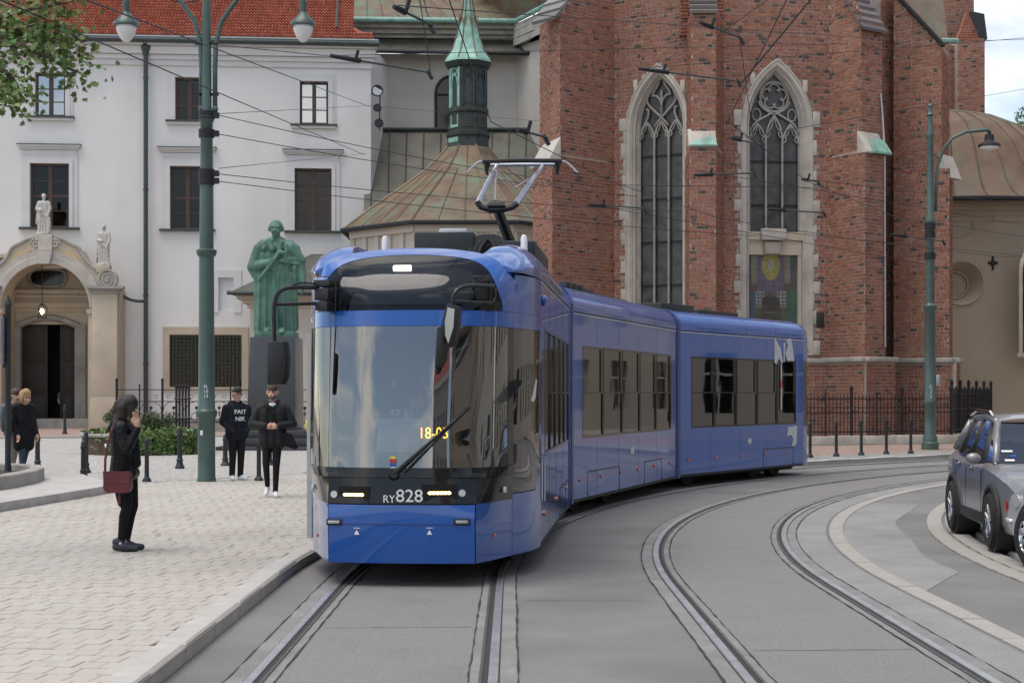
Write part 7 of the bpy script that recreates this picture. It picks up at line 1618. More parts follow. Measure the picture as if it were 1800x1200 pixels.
sg += [((-.13, .02, 1.25), (.13, .02, 1.25), .105, .105, LJ), ((-.09, .10, 1.31), (.09, .10, 1.31), .055, .055, LJ), ((-.06, .135, 1.26), (.06, .135, 1.26), .05, .05, LJ), ((-.07, -.05, .80), (.07, -.05, .80), .075, .075, LJ), ((0, -.10, .90), (0, -.07, 1.2), .055, .055, LJ)]
sg += [((-.18, .02, 1.26), (-.225, -.06, 1.04), .060, .054, LJ), ((-.225, -.06, 1.04), (-.16, -.15, 1.25), .052, .040, LJ), ((.19, .02, 1.25), (.23, .03, 1.0), .07, .06, LJ), ((.23, .03, 1.0), (.17, -.03, .88), .055, .046, LJ)]
sg += hand((-.155, -.155, 1.27), (.15, .15, 1), (0, 1, .2), curl=.35); sg += hand((.16, -.03, .86), (-.3, -.2, -.6), (0, -1, 0), curl=.4)
hc = V((0, -.02, 1.46)); sg += head(hc, (-.3, -1, -.12), .96, neck=(0, .03, 1.28))
figure(sg, 'body', wom, .0085, 3)
hr = [(hc+V((0, .02, .05)), hc+V((0, -.01, .06)), .099, .096, 'hair_dark'), (hc+V((-.055, .04, .02)), hc+V((-.06, .05, -.08)), .065, .052, 'hair_dark'), (hc+V((.055, .04, .02)), hc+V((.06, .05, -.08)), .065, .052, 'hair_dark'), (hc+V((0, .075, .02)), hc+V((0, .095, -.12)), .075, .05, 'hair_dark'), (hc+V((-.075, .03, .03)), hc+V((-.08, .045, -.09)), .034, .03, 'hair_dark'), (hc+V((0, -.06, .10)), hc+V((0, -.08, .085)), .028, .02, 'hair_dark'), (hc+V((-.03, .10, -.10)), hc+V((-.02, .11, -.15)), .04, .03, 'hair_dark'), (hc+V((-.05, .085, -.05)), hc+V((-.06, .10, -.14)), .036, .02, 'hair_dark'), (hc+V((-.06, .01, .09)), hc+V((-.085, .03, .03)), .03, .03, 'hair_dark'), (hc+V((-.03, .11, .06)), hc+V((-.04, .13, -.02)), .03, .03, 'hair_dark')]
figure(hr, 'hair', wom, .009, 2); face_bits(wom, hc, (-.3, -1, -.12), .96)
ph = thing('mobile_phone', 'black mobile phone held to the ear of the woman', 'phone', (wq.x, wq.y, .12), PI/2)
mb = MB(); mb.box((-.112, -.085, 1.43), (.012, .075, .155), R=Matrix.Rotation(math.radians(-14), 3, 'X')); local(mb, 'phone_case', 'plastic_black', ph, bev=.004)
mb = MB(); mb.box((-.1185, -.085, 1.43), (.001, .066, .145), R=Matrix.Rotation(math.radians(-14), 3, 'X')); local(mb, 'phone_back', 'tram_black', ph)
bag = thing('handbag', 'burgundy leather shoulder bag hanging at the hip of the woman', 'bag', (wq.x, wq.y, .12), PI/2)
mb = MB(); rs = []
for x in (-.305, -.275, -.23, -.205): 
    e = .012 if x in (-.305, -.205) else 0; r_ = []
    for (y, z) in ((.135, .83), (-.13, .83), (-.14, .80), (-.145, .66), (-.125, .625), (-.09, .612), (.09, .612), (.125, .625), (.145, .66), (.14, .80)): r_.append(V((x, y*(1-e*3)+.02, .72+(z-.72)*(1-e*3))))
    rs.append(r_)
mb.rings(rs); local(mb, 'bag_body', 'burgundy_leather', bag, smooth=45, fix=True)
mb = MB(); mb.rings([[V((x, y+.02, z)) for y, z in ((.14, .835), (-.135, .835), (-.13, .72), (0, .70), (.135, .72))] for x in (-.31, -.306)]); local(mb, 'bag_flap', 'burgundy_leather', bag, fix=True)
mb = MB(); mb.tube([V((-.26, .15, .82)), V((-.255, .15, .95)), V((-.235, .13, 1.1)), V((-.21, .10, 1.24)), V((-.15, .07, 1.345)), V((-.06, .06, 1.37))], .014, 6, flat=.5); local(mb, 'strap', 'burgundy_leather', bag)
mb = MB(); mb.ell((-.25, .145, 1.09), (.012, .016, .022)); mb.build('buckle', 'chrome', bag, local=True)
mb = MB(); mb.tube([V((-.28, .0, .61)), V((-.28, .0, .57)), V((-.28, .0, .50))], [.006, .012, .018], 6); local(mb, 'tassel', 'burgundy_leather', bag)
# ---- man walking towards the viewer
mq = gp(479, 873, .12); man = thing('person', 'man in charcoal jacket and white sneakers walking, hands joined at chest', 'person', (mq.x, mq.y, .12), .12)
J, P_ = 'cloth_charcoal', 'cloth_black'; sg = []
sg += [((.075, .0, .90), (.06, -.04, .50), .085, .058, P_), ((.06, -.04, .50), (.045, -.0, .09), .056, .042, P_)] + shoe((.045, -.0, .045), (.15, -1, 0), 'sneaker_white', .28)
sg += [((-.08, .02, .90), (-.10, -.03, .52), .085, .058, P_), ((-.10, -.03, .52), (-.085, .18, .18), .056, .042, P_)]
sg += [((-.085, .21, .12), (-.10, .08, .055), .042, .036, 'sneaker_white'), ((-.085, .22, .17), (-.085, .19, .14), .04, .042, 'sneaker_white'), ((-.095, .14, .075), (-.105, .04, .04), .040, .032, 'sneaker_white')]
for x in (-.11, 0, .11): sg += [((x, .01, .86), (x, .01, 1.1), .115, .11, J), ((x, .01, 1.1), (x, .01, 1.33), .115, .12, J)]
sg += [((-.15, .01, 1.38), (.15, .01, 1.38), .10, .10, J), ((-.08, .05, 1.47), (.08, .05, 1.47), .055, .055, J), ((-.06, -.04, 1.46), (-.02, -.08, 1.40), .04, .03, J), ((.06, -.04, 1.46), (.02, -.08, 1.40), .04, .03, J)]
for s in (-1, 1): sg += [((s*.205, .01, 1.37), (s*.32, -.0, 1.14), .075, .068, J), ((s*.32, .0, 1.14), (s*.11, -.18, 1.12), .066, .05, J)]
sg += hand((-.09, -.18, 1.10), (1, -.25, .02), (0, 0, 1), curl=.3) + hand((.09, -.185, 1.10), (-1, -.2, .03), (0, 0, 1), curl=-.5)
hc = V((0, -.02, 1.625)); sg += head(hc, (-.25, -1, -.1), 1., neck=(0, .02, 1.42)); sg += [((-.03, -.062, 1.44), (.03, -.062, 1.44), .035, .035, 'sneaker_white')]
figure(sg, 'body', man, .009, 3)
figure([(hc+V((0, .025, .055)), hc+V((0, -.02, .075)), .092, .085, 'hair_brown'), (hc+V((0, .06, 0)), hc+V((0, .06, -.04)), .07, .05, 'hair_brown')], 'hair', man, .01, 2); face_bits(man, hc, (-.25, -1, -.1))
figure([(hc+V((-.045, -.05, -.06)), hc+V((0, -.09, -.085)), .028, .022, 'hair_brown'), (hc+V((.03, -.06, -.06)), hc+V((-.01, -.09, -.085)), .028, .022, 'hair_brown')], 'beard', man, .008, 2)
sb = thing('shoulder_bag', 'black shoulder bag at the hip of the walking man', 'bag', (mq.x, mq.y, .12), .12)
mb = MB(); mb.prism([V((.14, -.13, 1.02)), V((.30, -.13, .99)), V((.40, -.13, .78)), V((.37, -.13, .74)), V((.19, -.13, .80)), V((.10, -.13, .92))], (0, .10, 0)); local(mb, 'bag_body', 'cloth_black', sb, fix=True, bev=.02)
mb = MB(); mb.tube([V((.17, -.10, 1.02)), V((.05, -.135, 1.2)), V((-.1, -.11, 1.42)), V((-.13, .02, 1.49))], .018, 6, flat=.5); local(mb, 'strap', 'cloth_black', sb)
# ---- man in the hoodie
hq = gp(416, 843, .12); mh = thing('person', 'man with glasses in dark hoodie with white letters beside the lamp post', 'person', (hq.x, hq.y, .12), .62)
Hd = 'cloth_navy'; sg = []
for s in (-1, 1): sg += [((s*.085, .0, .88), (s*.085, -.01, .48), .095, .072, P_), ((s*.085, -.01, .48), (s*.085, .02, .10), .07, .055, P_)] + shoe((s*.09, .02, .045), (s*.25, -1, 0), 'sneaker_white', .28)
for x in (-.10, 0, .10): sg += [((x, -.005, .84), (x, -.01, 1.08), .125, .13, Hd), ((x, -.01, 1.08), (x, .0, 1.30), .13, .12, Hd)]
sg += [((-.14, .0, 1.34), (.14, .0, 1.34), .10, .10, Hd), ((-.08, .07, 1.42), (.08, .07, 1.42), .065, .065, Hd), ((-.07, .0, 1.44), (.07, .0, 1.44), .05, .05, Hd)]
for s in (-1, 1): sg += [((s*.215, .0, 1.34), (s*.27, .03, 1.08), .075, .066, Hd), ((s*.27, .03, 1.08), (s*.14, -.13, .90), .062, .05, Hd)]
hc = V((0, -.02, 1.59)); sg += head(hc, (.1, -1, -.05), 1.0, neck=(0, .02, 1.40)); figure(sg, 'body', mh, .009, 3)
figure([(hc+V((0, .025, .06)), hc+V((0, -.03, .085)), .09, .08, 'hair_dark'), (hc+V((0, .06, 0)), hc+V((0, .06, -.03)), .07, .055, 'hair_dark')], 'hair', mh, .01, 2); face_bits(mh, hc, (.1, -1, -.05), glasses=True)
RZ = Matrix.Rotation(.62, 4, 'Z'); base = Matrix.Translation((hq.x, hq.y, .12)) @ RZ
def hood_text(s, z): text('hoodie_letters', s, .115, base @ face_mtx(V((.0, -.155, z)), (1, 0, 0), (0, -1, 0)), 'white_paint', mh, depth=.006, sx=1.05)
hood_text('PAIT', 1.27); hood_text('NIK', 1.14)
# ---- couple at the left
for px_, py_, hgt, lab, top, bot, hair, rz in ((42, 838, 1.62, 'blond woman in black coat with bag walking at the far left', 'cloth_black', 'denim', 'hair_blond', .9), (24, 836, 1.63, 'man in grey jacket and beige trousers behind the blond woman', 'cloth_grey', 'cloth_beige', 'hair_brown', .9)):
    cq = gp(px_, py_, .2); t = thing('person', lab, 'person', (cq.x, cq.y, .2), rz); k = hgt/1.72; sg = []
    for s, st in ((-1, -.10), (1, .12)): sg += [((s*.08, 0, .86*k), (s*.07, st*.4, .48*k), .088, .062, bot), ((s*.07, st*.4, .48*k), (s*.07, st+.06, .09), .058, .044, bot)] + shoe((s*.07, st+.06, .045), (0, -1, 0), 'cloth_black', .25)
    for x in (-.09, 0, .09): sg += [((x, .0, (.62 if hair == 'hair_blond' else .86)*k), (x, .0, 1.1*k), .115, .11, top), ((x, .0, 1.1*k), (x, .02, 1.30*k), .115, .115, top)]
    sg += [((-.13, .02, 1.35*k), (.13, .02, 1.35*k), .095, .095, top)]
    for s in (-1, 1): sg += [((s*.2, .02, 1.35*k), (s*.24, .05, 1.08*k), .066, .058, top), ((s*.24, .05, 1.08*k), (s*.2, -.1, .86*k), .055, .045, top)] + hand((s*.2, -.11, .84*k), (0, -.2, -1), (0, -1, 0), curl=.4)
    hc = V((0, -.05, 1.56*k)); fw = (0, -1, -.45) if hair == 'hair_blond' else (0, -1, 0); sg += head(hc, fw, 1., neck=(0, .02, 1.36*k)); figure(sg, 'body', t, .012, 3)
    hs_ = [(hc+V((0, .03, .05)), hc+V((0, -.02, .075)), .098, .088, hair), (hc+V((0, .06, 0)), hc+V((0, .075, -.06)), .078, .06, hair)]
    if hair == 'hair_blond': hs_ += [(hc+V((s*.07, .0, .02)), hc+V((s*.075, .01, -.06)), .04, .035, hair) for s in (-1, 1)]
    figure(hs_, 'hair', t, .012, 2); face_bits(t, hc, fw)
    if hair == 'hair_blond':
        b = thing('shoulder_bag', 'dark shoulder bag carried by the blond woman', 'bag', (cq.x, cq.y, .2), rz); mb = MB(); mb.box((-.27, .08, .98), (.1, .34, .3)); local(mb, 'bag_body', 'leather_black', b, bev=.03); mb = MB(); mb.tube([V((-.25, .2, 1.1)), V((-.21, .08, 1.34)), V((-.25, -.05, 1.1))], .015, 6); local(mb, 'strap', 'leather_black', b)
# ---- visitor in the doorway
dq = FW.p(FW.uz(97, 700)[0], .34, -1.85); t = thing('person', 'visitor with pale bag standing in the dark monastery doorway', 'person', dq, .3); sg = []
for s in (-1, 1): sg += [((s*.09, 0, .86), (s*.09, 0, .1), .09, .05, 'denim')] + shoe((s*.09, 0, .045), (0, -1, 0), 'cloth_black')
for x in (-.09, 0, .09): sg += [((x, 0, .9), (x, 0, 1.34), .11, .11, 'cloth_grey')]
for s in (-1, 1): sg += [((s*.2, 0, 1.36), (s*.25, 0, 1.1), .065, .055, 'cloth_grey'), ((s*.25, 0, 1.1), (s*.2, -.12, .9), .05, .04, 'skin')]
hc = V((0, 0, 1.6)); sg += head(hc, (0, -1, 0), 1., neck=(0, .02, 1.4)); figure(sg, 'body', t, .016, 2); figure([(hc+V((0, .03, .06)), hc+V((0, 0, .07)), .09, .085, 'hair_brown')], 'hair', t, .014, 2)
b = thing('tote_bag', 'pale tote bag held by the visitor in the doorway', 'bag', dq, .3); mb = MB(); mb.hexa([V((x, y, z)) for z, w_ in ((1.0, .2), (1.3, .16)) for x, y in ((.12, -.22), (.12+w_*1.3, -.22), (.12+w_*1.3, -.12), (.12, -.12))]); local(mb, 'bag_body', 'sneaker_white', b, bev=.02)
# ---- driver
dv = T1(-.02, 1.35, .42); t = thing('person', 'tram driver in pale shirt seated behind the windscreen', 'person', dv, -al); sg = []
for x in (-.1, 0, .1): sg += [((x, .05, .52), (x, .05, .95), .11, .12, 'cloth_grey')]
for s in (-1, 1): sg += [((s*.2, .05, .98), (s*.28, -.05, .75), .065, .055, 'cloth_grey'), ((s*.28, -.05, .75), (s*.15, -.32, .74), .05, .04, 'cloth_grey'), ((s*.1, 0, .5), (s*.12, -.42, .5), .08, .07, 'cloth_navy'), ((s*.12, -.42, .5), (s*.12, -.42, .1), .06, .045, 'cloth_navy')] + hand((s*.14, -.33, .74), (-s*.2, -1, 0), (0, 0, 1))
hc = V((0, .0, 1.24)); sg += head(hc, (0, -1, 0), 1., neck=(0, .04, 1.02)); figure(sg, 'body', t, .014, 3); figure([(hc+V((0, .03, .06)), hc+V((0, 0, .075)), .09, .085, 'hair_brown')], 'hair', t, .014, 2); face_bits(t, hc, (0, -1, 0))
# ---- bronze statue: coat to the ground, roll in the right hand
sH = (mz(378)-mz(586)); k = sH/1.86; st = thing('bronze_statue', 'green patinated bronze statue of a coated man holding a paper roll', 'statue', (mx(478), md+.8, mz(586))); B = 'bronze_patina'; sg = []
def sc(seg): return [(V(a)*k, V(b)*k, r0*k, r1*k, m) for a, b, r0, r1, m in seg]
for x in (-.22, -.11, 0, .11, .20): sg += [((x, 0, .06), (x*.92, 0, .75), .105, .115, B), ((x*.92, 0, .75), (x*.9, .0, 1.25), .115, .12, B)]
for x, w_ in ((-.27, .035), (-.16, .03), (-.05, .032), (.05, .035), (.15, .03), (.27, .035)): sg += [((x, -.10, .05), (x*.9, -.115, .95), w_, w_*.7, B)]
sg += [((-.20, 0, 1.40), (.20, 0, 1.40), .12, .12, B), ((-.08, 0, 1.47), (.08, 0, 1.47), .09, .09, B), ((-.27, .0, 1.36), (-.35, -.02, 1.08), .105, .11, B), ((-.35, -.02, 1.08), (-.10, -.20, 1.13), .10, .06, B), ((-.36, .0, 1.08), (-.28, -.04, .90), .11, .08, B), ((.28, .0, 1.36), (.38, .02, 1.10), .105, .09, B), ((.38, .02, 1.10), (.43, -.04, .80), .09, .06, B), ((.36, -.03, 1.20), (.20, -.10, 1.18), .06, .05, B), ((.24, -.05, 1.38), (.40, .0, 1.18), .09, .085, B), ((.1, -.1, 1.45), (.05, -.13, 1.25), .05, .04, B), ((-.12, -.11, 1.48), (-.04, -.13, 1.35), .05, .04, B)]
sg += hand((-.10, -.22, 1.14), (1, -.15, .30), (0, -.3, 1), B, .6) + hand((.43, -.05, .78), (.05, -.15, -1), (0, -1, 0), B, .4)
sg += [((-.24, -.22, .86), (.10, -.24, 1.30), .028, .032, B), ((.10, -.24, 1.30), (.15, -.24, 1.28), .034, .034, B), ((.10, -.05, .05), (.14, -.30, .03), .065, .05, B), ((-.12, -.05, .05), (-.12, -.22, .03), .065, .05, B)]
hc = V((0, -.03, 1.68)); sg += head(hc, (.0, -1, -.08), 1.28, B, neck=(0, .02, 1.45), nm=B); sg += [(hc+V((s*.085, .04, .05)), hc+V((s*.10, .03, -.01)), .028, .024, B) for s in (-1, 1)] + [((s*.05, -.07, 1.50), (s*.19, -.10, 1.36), .05, .035, B) for s in (-1, 1)] + [((s*.36, -.08, 1.12), (s*.10, -.13, 1.16), .03, .03, B) for s in (1,)] + [((.18, -.12, 1.42), (.16, -.13, 1.14), .03, .03, B), ((.30, -.08, 1.05), (.32, -.06, .1), .05, .05, B), ((-.02, -.12, 1.0), (.02, -.15, .05), .04, .06, B), ((-.3, -.06, .9), (-.3, -.05, .08), .05, .055, B)] + [(hc+V((0, .05, .10)), hc+V((0, -.02, .125)), .04, .022, B), (hc+V((-.055, -.105, .035)), hc+V((.055, -.105, .035)), .018, .018, B), (hc+V((-.035, -.11, -.05)), hc+V((.035, -.11, -.05)), .016, .016, B), (hc+V((s_*.0, -.09, -.075)), hc+V((0, -.095, -.08)), .03, .025, B)] if (s_ := 1) else []
figure(sc(sg), 'body', st, .019, 1)
# ---- stone saints on the portal
def saint(px, ytop, ybot, label, child, fwd, turn):
    u, z0 = FP.uz(px, ybot); z1 = FP.uz(px, ytop)[1]; k_ = (z1-z0)/1.74; q = FP.p(u, z0, -.1); t = thing('stone_statue', label, 'statue', q, turn, group='stone saints on the portal'); m = 'statue_stone'; sg = []
    for x in (-.15, -.05, .05, .15): sg += [((x*1.15, .0, .05), (x, .0, .9), .085, .10, m), ((x*1.2, -.07, .05), (x*.8, -.09, .85), .035, .03, m)]
    for x in (-.08, .08): sg += [((x, 0, .9), (x, 0, 1.32), .115, .11, m)]
    sg += [((-.17, 0, 1.36), (.17, 0, 1.36), .08, .08, m), ((-.2, 0, 1.36), (-.29, .0, 1.08), .075, .07, m), ((-.29, .0, 1.08), (-.1, -.16, 1.02), .065, .05, m), ((.2, 0, 1.36), (.27, -.02, 1.1), .075, .065, m), ((.27, -.02, 1.1), (.2, -.12, .85), .06, .05, m), ((-.2, -.02, 1.2), (-.26, .02, .5), .07, .09, m), ((-.15, -.1, .95), (.22, -.1, .7), .05, .05, m), ((.05, -.1, .06), (.05, -.2, .04), .05, .04, m)]
    sg += hand((-.1, -.17, 1.02), (1, -.1, .1), (0, 0, 1), m) + hand((.2, -.13, .84), (0, -.3, -1), (0, -1, 0), m)
    hc = V((0, -.02, 1.62)); sg += head(hc, fwd, 1., m, neck=(0, .02, 1.38), nm=m) + [(hc+V((0, .03, .04)), hc+V((0, .05, -.1)), .095, .07, m)]
    if child: sg += [((.24, -.1, .1), (.24, -.1, .5), .07, .08, m), ((.24, -.1, .62), (.24, -.1, .63), .075, .075, m)]
    sg += [((-.2, 0, .02), (.2, 0, .02), .12, .12, m)]
    figure([(V(a)*k_, V(b)*k_, r0*k_, r1*k_, mm) for a, b, r0, r1, mm in sg], 'body', t, .022, 2)
saint(76, 340, 412, 'white stone saint with child on top of the portal gable', True, (.5, -1, 0), .1); saint(182, 394, 466, 'white stone saint on the portal volute right of the arch', False, (-.4, -1, -.1), -.1)
mb = MB(); u, z = FP.uz(182, 478); FP.box(mb, u-.3, u+.3, z-.05, FP.uz(182, 466)[1], -.4, .2); mb.build('statue_block', 'sandstone', pm, bev=.02)
# ================================================================ parked cars
def wheel_set(t, pos, R, w, spokes=5):
    for i, (x, y) in enumerate(pos):
        s = 1 if x > 0 else -1; wl = thing('wheel', None, None); wl.parent = t; wl.location = (x, y, R)
        mb = MB(); prof = [(.60*R, -w/2), (.9*R, -w/2), (.985*R, -w*.36), (R, -w*.2), (R, w*.2), (.985*R, w*.36), (.9*R, w/2), (.60*R, w/2)]
        mb.rings([[V((o, r*math.cos(a), r*math.sin(a))) for r, o in prof] for a in [2*PI*k/28 for k in range(28)]], True, False, True); local(mb, 'tyre', 'tyre', wl, smooth=40, fix=True)
        mb = MB(); o = s*w*.30
        mb.rings([[V((oo, r*math.cos(a), r*math.sin(a))) for r, oo in ((.62*R, s*w*.48), (.66*R, s*w*.44), (.60*R, s*w*.15), (.56*R, s*w*.15), (.58*R, s*w*.42))] for a in [2*PI*k/28 for k in range(28)]], True, False, True); mb.tube([V((s*w*.2, 0, 0)), V((s*w*.45, 0, 0))], .13*R, 12)
        for k in range(spokes):
            a = 2*PI*k/spokes+.3
            for da in (-.16, .16): mb.tube([V((s*w*.38, .1*R*math.cos(a), .1*R*math.sin(a))), V((s*w*.42, .58*R*math.cos(a+da), .58*R*math.sin(a+da)))], .045*R, 5)
        local(mb, 'rim', 'chrome', wl, smooth=40, fix=True)
        mb = MB(); mb.tube([V((-s*w*.1, 0, 0)), V((s*w*.1, 0, 0))], .55*R, 20); local(mb, 'brake_disc', 'rail_dark', wl)
def loft(mb, secs, caps=True): return mb.rings(secs, True, caps)
def car_body(t, secs, m, name='body'):
    """secs: (y, [(half width, z) from sill up to the belt], closed over the top)"""
    mb = MB(); rs = []
    for y, prof in secs: rs.append([V((x, y, z)) for x, z in prof]+[V((-x, y, z)) for x, z in prof[::-1]])
    mb.rings(rs); return local(mb, name, m, t, smooth=35, fix=True)
def parked_car(name, label, loc, rz, scale, P):
    """front of the car looks along local -Y"""
    t = thing(name, label, 'car', loc, rz); t.scale = (scale,)*3; b, m = P, P['paint']
    # lower body as lofted sections, wheel arches cut by dark liners
    car_body(t, P['body'], m)
    mb = MB(); rs = []
    for y, w, z in P['house']: rs.append((y, w, z))
    # greenhouse: roof sheet and pillars, glass between
    bt = P['belt']; rf = P['roof']      # lists of (y, half width, z)
    g = MB(); n = len(bt)
    for s in (-1, 1):
        for i in range(len(bt)-1):
            a, b2 = bt[i], bt[i+1]; c, d = rf[i], rf[i+1]; q = MB(); q.add([V((s*a[1], a[0], a[2])), V((s*b2[1], b2[0], b2[2])), V((s*d[1], d[0], d[2])), V((s*c[1], c[0], c[2]))], [(0, 1, 2, 3)]); local(q, 'side_window', 'car_glass', t)
            pz = MB(); pz.tube([V((s*a[1], a[0], a[2])), V((s*c[1], c[0], c[2]))], .035 if i else .05, 6); local(pz, 'pillar', m if i == 0 else 'car_plastic', t, smooth=True)
        pz = MB(); pz.tube([V((s*bt[-1][1], bt[-1][0], bt[-1][2])), V((s*rf[-1][1], rf[-1][0], rf[-1][2]))], .07, 6); local(pz, 'pillar', m, t, smooth=True)
        pz = MB(); pz.tube([V((s*(x[1]+.005), x[0], x[2])) for x in bt], .016, 6); local(pz, 'belt_trim', 'chrome', t)
        pz = MB(); pz.tube([V((s*x[1], x[0], x[2])) for x in rf], .045, 8); local(pz, 'roof_edge', m, t, smooth=True)
    q = MB(); q.add([V((-bt[0][1], bt[0][0], bt[0][2])), V((bt[0][1], bt[0][0], bt[0][2])), V((rf[0][1], rf[0][0], rf[0][2])), V((-rf[0][1], rf[0][0], rf[0][2]))], [(0, 1, 2, 3)]); wsn = local(q, 'windscreen', 'car_glass', t)
    q = MB(); q.add([V((-bt[-1][1], bt[-1][0], bt[-1][2])), V((bt[-1][1], bt[-1][0], bt[-1][2])), V((rf[-1][1], rf[-1][0], rf[-1][2])), V((-rf[-1][1], rf[-1][0], rf[-1][2]))], [(0, 1, 2, 3)]); local(q, 'rear_window', 'car_glass', t)
    q = MB(); rr = []
    for i, (y, w, z) in enumerate(rf): rr.append([V((w*k, y, z+.045*(1-k*k)+.02)) for k in (-1, -.6, -.2, .2, .6, 1)])
    q.rings(rr, False, False); local(q, 'roof', m, t, smooth=True)
    q = MB(); y0, y1 = bt[0][0], bt[-1][0]; q.box((0, (y0+y1)/2, bt[0][2]-.25), (1.2, (y1-y0)*.8, .1)); local(q, 'cabin_floor', 'car_plastic', t)
    for x in (-.36, .36):
        for yy in (y0+.95, y0+1.75): q = MB(); q.hexa([V((x-.24, yy, bt[0][2]-.3)), V((x+.24, yy, bt[0][2]-.3)), V((x+.24, yy+.14, bt[0][2]-.3)), V((x-.24, yy+.14, bt[0][2]-.3)), V((x-.2, yy+.12, bt[0][2]+.22)), V((x+.2, yy+.12, bt[0][2]+.22)), V((x+.2, yy+.22, bt[0][2]+.22)), V((x-.2, yy+.22, bt[0][2]+.22))]); local(q, 'seat', 'car_plastic', t, bev=.03)
    for i, y in enumerate(P['axles']):
        for s in (-1, 1):
            q = MB(); R_ = P['R']*1.16; W_ = P['hw']; q.tube([V((s*(W_-.32), y, P['R'])), V((s*(W_+.001), y, P['R']))], R_, 28); local(q, 'wheel_arch', 'car_plastic', t)
            if P.get('flare'): q = MB(); q.tube([V((s*(W_+.006), y+R_*1.06*math.cos(a), P['R']+R_*1.06*math.sin(a))) for a in [-.2+PI*1.13*k/16 for k in range(17)]], .035, 6); local(q, 'arch_trim', P['flare'], t)
    wheel_set(t, [(s*(P['hw']-.055), y) for y in P['axles'] for s in (-1, 1)], P['R'], .22, P.get('spokes', 5))
    for s in (-1, 1):
        for pts in P['lamps']: q = MB(); q.add([V((s*x, y, z)) for x, y, z in pts], [tuple(range(len(pts)))]); c = V((0, 0, 0)); q.prism([V((s*x*.99, y+.02, z)) for x, y, z in pts], (0, -.022, 0)); local(q, 'headlight', 'headlamp', t, fix=True)
        for pts in P.get('tails', []): q = MB(); q.prism([V((s*x, y, z)) for x, y, z in pts], (s*.012, .02, 0)); local(q, 'tail_light', 'red_plastic', t, fix=True)
        for y, z in P['handles']: q = MB(); q.box((s*(P['hw']+.005), y, z), (.035, .2, .035)); local(q, 'door_handle', 'chrome', t, bev=.01)
        for y in P['seams']: q = MB(); q.box((s*(P['hw']-.002), y, P['sill']+.35), (.008, .008, .62)); local(q, 'door_seam', 'car_plastic', t)
        q = MB(); y, z = P['mirror']; q.ell((s*(P['hw']+.11), y, z), (.10, .07, .075)); mo_ = local(q, 'mirror', m, t, smooth=True); q = MB(); q.box((s*(P['hw']+.02), y, z-.05), (.1, .05, .03)); local(q, 'mirror_foot', 'car_plastic', mo_)
        q = MB(); q.box((s*(P['hw']-.005), (P['axles'][0]+P['axles'][1])/2, P['sill']+.05), (.03, P['axles'][1]-P['axles'][0]-.72, .14)); local(q, 'sill', 'car_plastic', t, bev=.01)
    return t
hw = .92
def sec(y, w, z0, z1, z2, top, wt): return (y, [(w*.93, z0), (w, z0+.12), (w*1.0, z1), (w*.985, z2), (wt, top)])
suv = dict(paint='car_grey', hw=hw, R=.36, axles=(-1.33, 1.33), flare='car_plastic', sill=.30, mirror=(-.72, 1.12), handles=((.05, .98), (.95, 1.0)), seams=(-.62, .42, 1.2), house=[],
    body=[sec(-2.24, .62, .30, .45, .60, .66, .55), sec(-2.16, .80, .26, .50, .74, .82, .70), sec(-1.95, .88, .24, .55, .86, .93, .80), sec(-1.4, hw, .24, .6, .95, 1.02, .82), sec(-.85, hw, .24, .6, .99, 1.09, .80), sec(0, hw, .24, .6, 1.0, 1.08, .80), sec(1.2, hw, .24, .6, 1.03, 1.12, .80), sec(1.9, .90, .28, .6, 1.04, 1.14, .78), sec(2.2, .84, .34, .6, 1.02, 1.10, .72), sec(2.28, .72, .40, .6, .9, 1.0, .6)],
    belt=[(-1.0, .80, 1.08), (-.45, .835, 1.09), (.45, .84, 1.10), (1.25, .83, 1.12), (1.95, .76, 1.15)], roof=[(-.22, .62, 1.58), (0, .63, 1.62), (.5, .635, 1.64), (1.2, .62, 1.62), (1.75, .58, 1.55)],
    lamps=[[(.50, -2.13, .80), (.80, -1.99, .86), (.86, -1.82, .92), (.84, -1.86, .80), (.52, -2.17, .72)]], tails=[[(.82, 2.05, 1.0), (.86, 1.85, 1.04), (.85, 1.9, .85), (.80, 2.15, .86)]])
sq = V((6.12, 17.75, .05)); ca = parked_car('parked_suv', 'dark grey parked suv facing the viewer at the right edge', sq, math.radians(-6), .86, suv)
def at_(t, p): return p
q = MB(); q.prism([V((x, -2.27+abs(x)*.08, z)) for x, z in ((-.5, .62), (.5, .62), (.42, .80), (-.42, .80))], (0, .05, 0)); local(q, 'grille', 'car_plastic', ca, fix=True)
for s in (-1, 1):
    q = MB(); q.tube([V((s*.66, -2.18, .50)), V((s*.66, -2.22, .50))], .075, 14); fo = local(q, 'fog_light', 'headlamp', ca); q = MB(); q.box((s*.68, -2.15, .50), (.26, .06, .3)); local(q, 'fog_housing', 'car_plastic', ca, bev=.02)
    q = MB(); q.tube([V((s*.66, -.15, 1.66)), V((s*.67, .0, 1.72)), V((s*.67, .9, 1.73)), V((s*.62, 1.6, 1.66))], .022, 6); local(q, 'roof_rail', 'chrome', ca)
q = MB(); q.box((0, -2.27, .36), (1.3, .08, .16)); local(q, 'bumper_lip', 'car_plastic', ca, bev=.03)
for x, z, w_, m in ((-.62, 1.22, .14, 'sign_white'), (-.56, 1.16, .08, 'tram_blue'), (-.62, 1.11, .12, 'sign_white')):
    q = MB(); k = (z-1.08)/.5; q.box((x, -1.0+.78*k-.01, z), (w_, .004, .04), R=Matrix.Rotation(math.radians(-57), 3, 'X')); local(q, 'windscreen_sticker', m, ca)
q = MB(); q.tube([V((.2, 1.3, 1.66)), V((.2, 1.45, 1.78))], [.02, .008], 6); local(q, 'antenna', 'white_paint', ca)
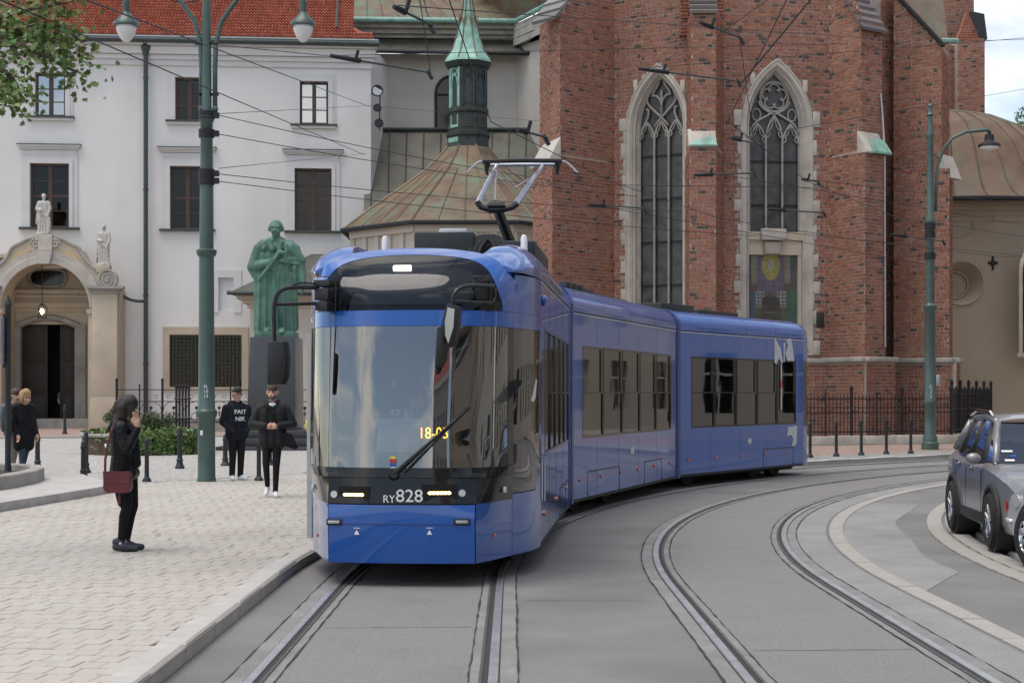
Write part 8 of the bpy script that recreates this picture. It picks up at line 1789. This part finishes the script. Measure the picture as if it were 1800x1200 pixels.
# silver saloon, only its tail shows
def sec2(y, w, z0, z1, z2, top, wt): return (y, [(w*.92, z0), (w, z0+.12), (w*1.0, z1), (w*.97, z2), (wt, top)])
hw2 = .88
sal = dict(paint='car_silver', hw=hw2, R=.32, axles=(-1.35, 1.35), sill=.26, mirror=(-.6, 1.0), handles=((.2, .84), (1.02, .84)), seams=(-.55, .42), house=[], spokes=7,
    body=[sec2(-2.25, .60, .28, .42, .55, .60, .5), sec2(-2.1, .80, .22, .45, .66, .72, .66), sec2(-1.4, hw2, .2, .5, .82, .87, .76), sec2(-.7, hw2, .2, .5, .88, .93, .76), sec2(.9, hw2, .2, .5, .90, .95, .74), sec2(1.55, hw2*.99, .22, .5, .84, .90, .72), sec2(1.9, .86, .24, .5, .74, .80, .68), sec2(2.12, .80, .28, .48, .64, .69, .62), sec2(2.22, .70, .32, .45, .55, .60, .55)],
    belt=[(-.85, .76, .92), (-.3, .79, .93), (.45, .79, .94), (1.0, .77, .95), (1.5, .70, .90)], roof=[(-.02, .60, 1.36), (.15, .61, 1.40), (.5, .61, 1.41), (.95, .60, 1.38), (1.2, .57, 1.33)],
    lamps=[[(.5, -2.16, .62), (.78, -2.0, .68), (.80, -1.96, .60), (.52, -2.2, .52)]], tails=[[(.78, 2.13, .64), (.80, 2.10, .66), (.80, 2.10, .54), (.74, 2.17, .53)]])
cq = gp(1784, 992, .05); cs = parked_car('parked_saloon', 'silver saloon car cut off by the right edge of the picture', (0, 0, 0), math.radians(7), .9, sal)
cs.location = cq + V((.12, -.1, 0)) - Matrix.Rotation(math.radians(7), 3, 'Z') @ V((-hw2*.9, 1.35*.9, 0))
q = MB(); q.tube([V((-hw2*.97, 1.72, .68)), V((-hw2*.99-.002, 1.72, .68))], .075, 18); local(q, 'fuel_flap', 'car_silver', cs)
q = MB(); q.tube([V((-.865, 1.85, .44)), V((-.79, 2.14, .44)), V((-.4, 2.26, .44)), V((.4, 2.26, .44)), V((.79, 2.14, .44)), V((.865, 1.85, .44))], .03, 6); local(q, 'bumper_strip', 'car_silver', cs, smooth=True)
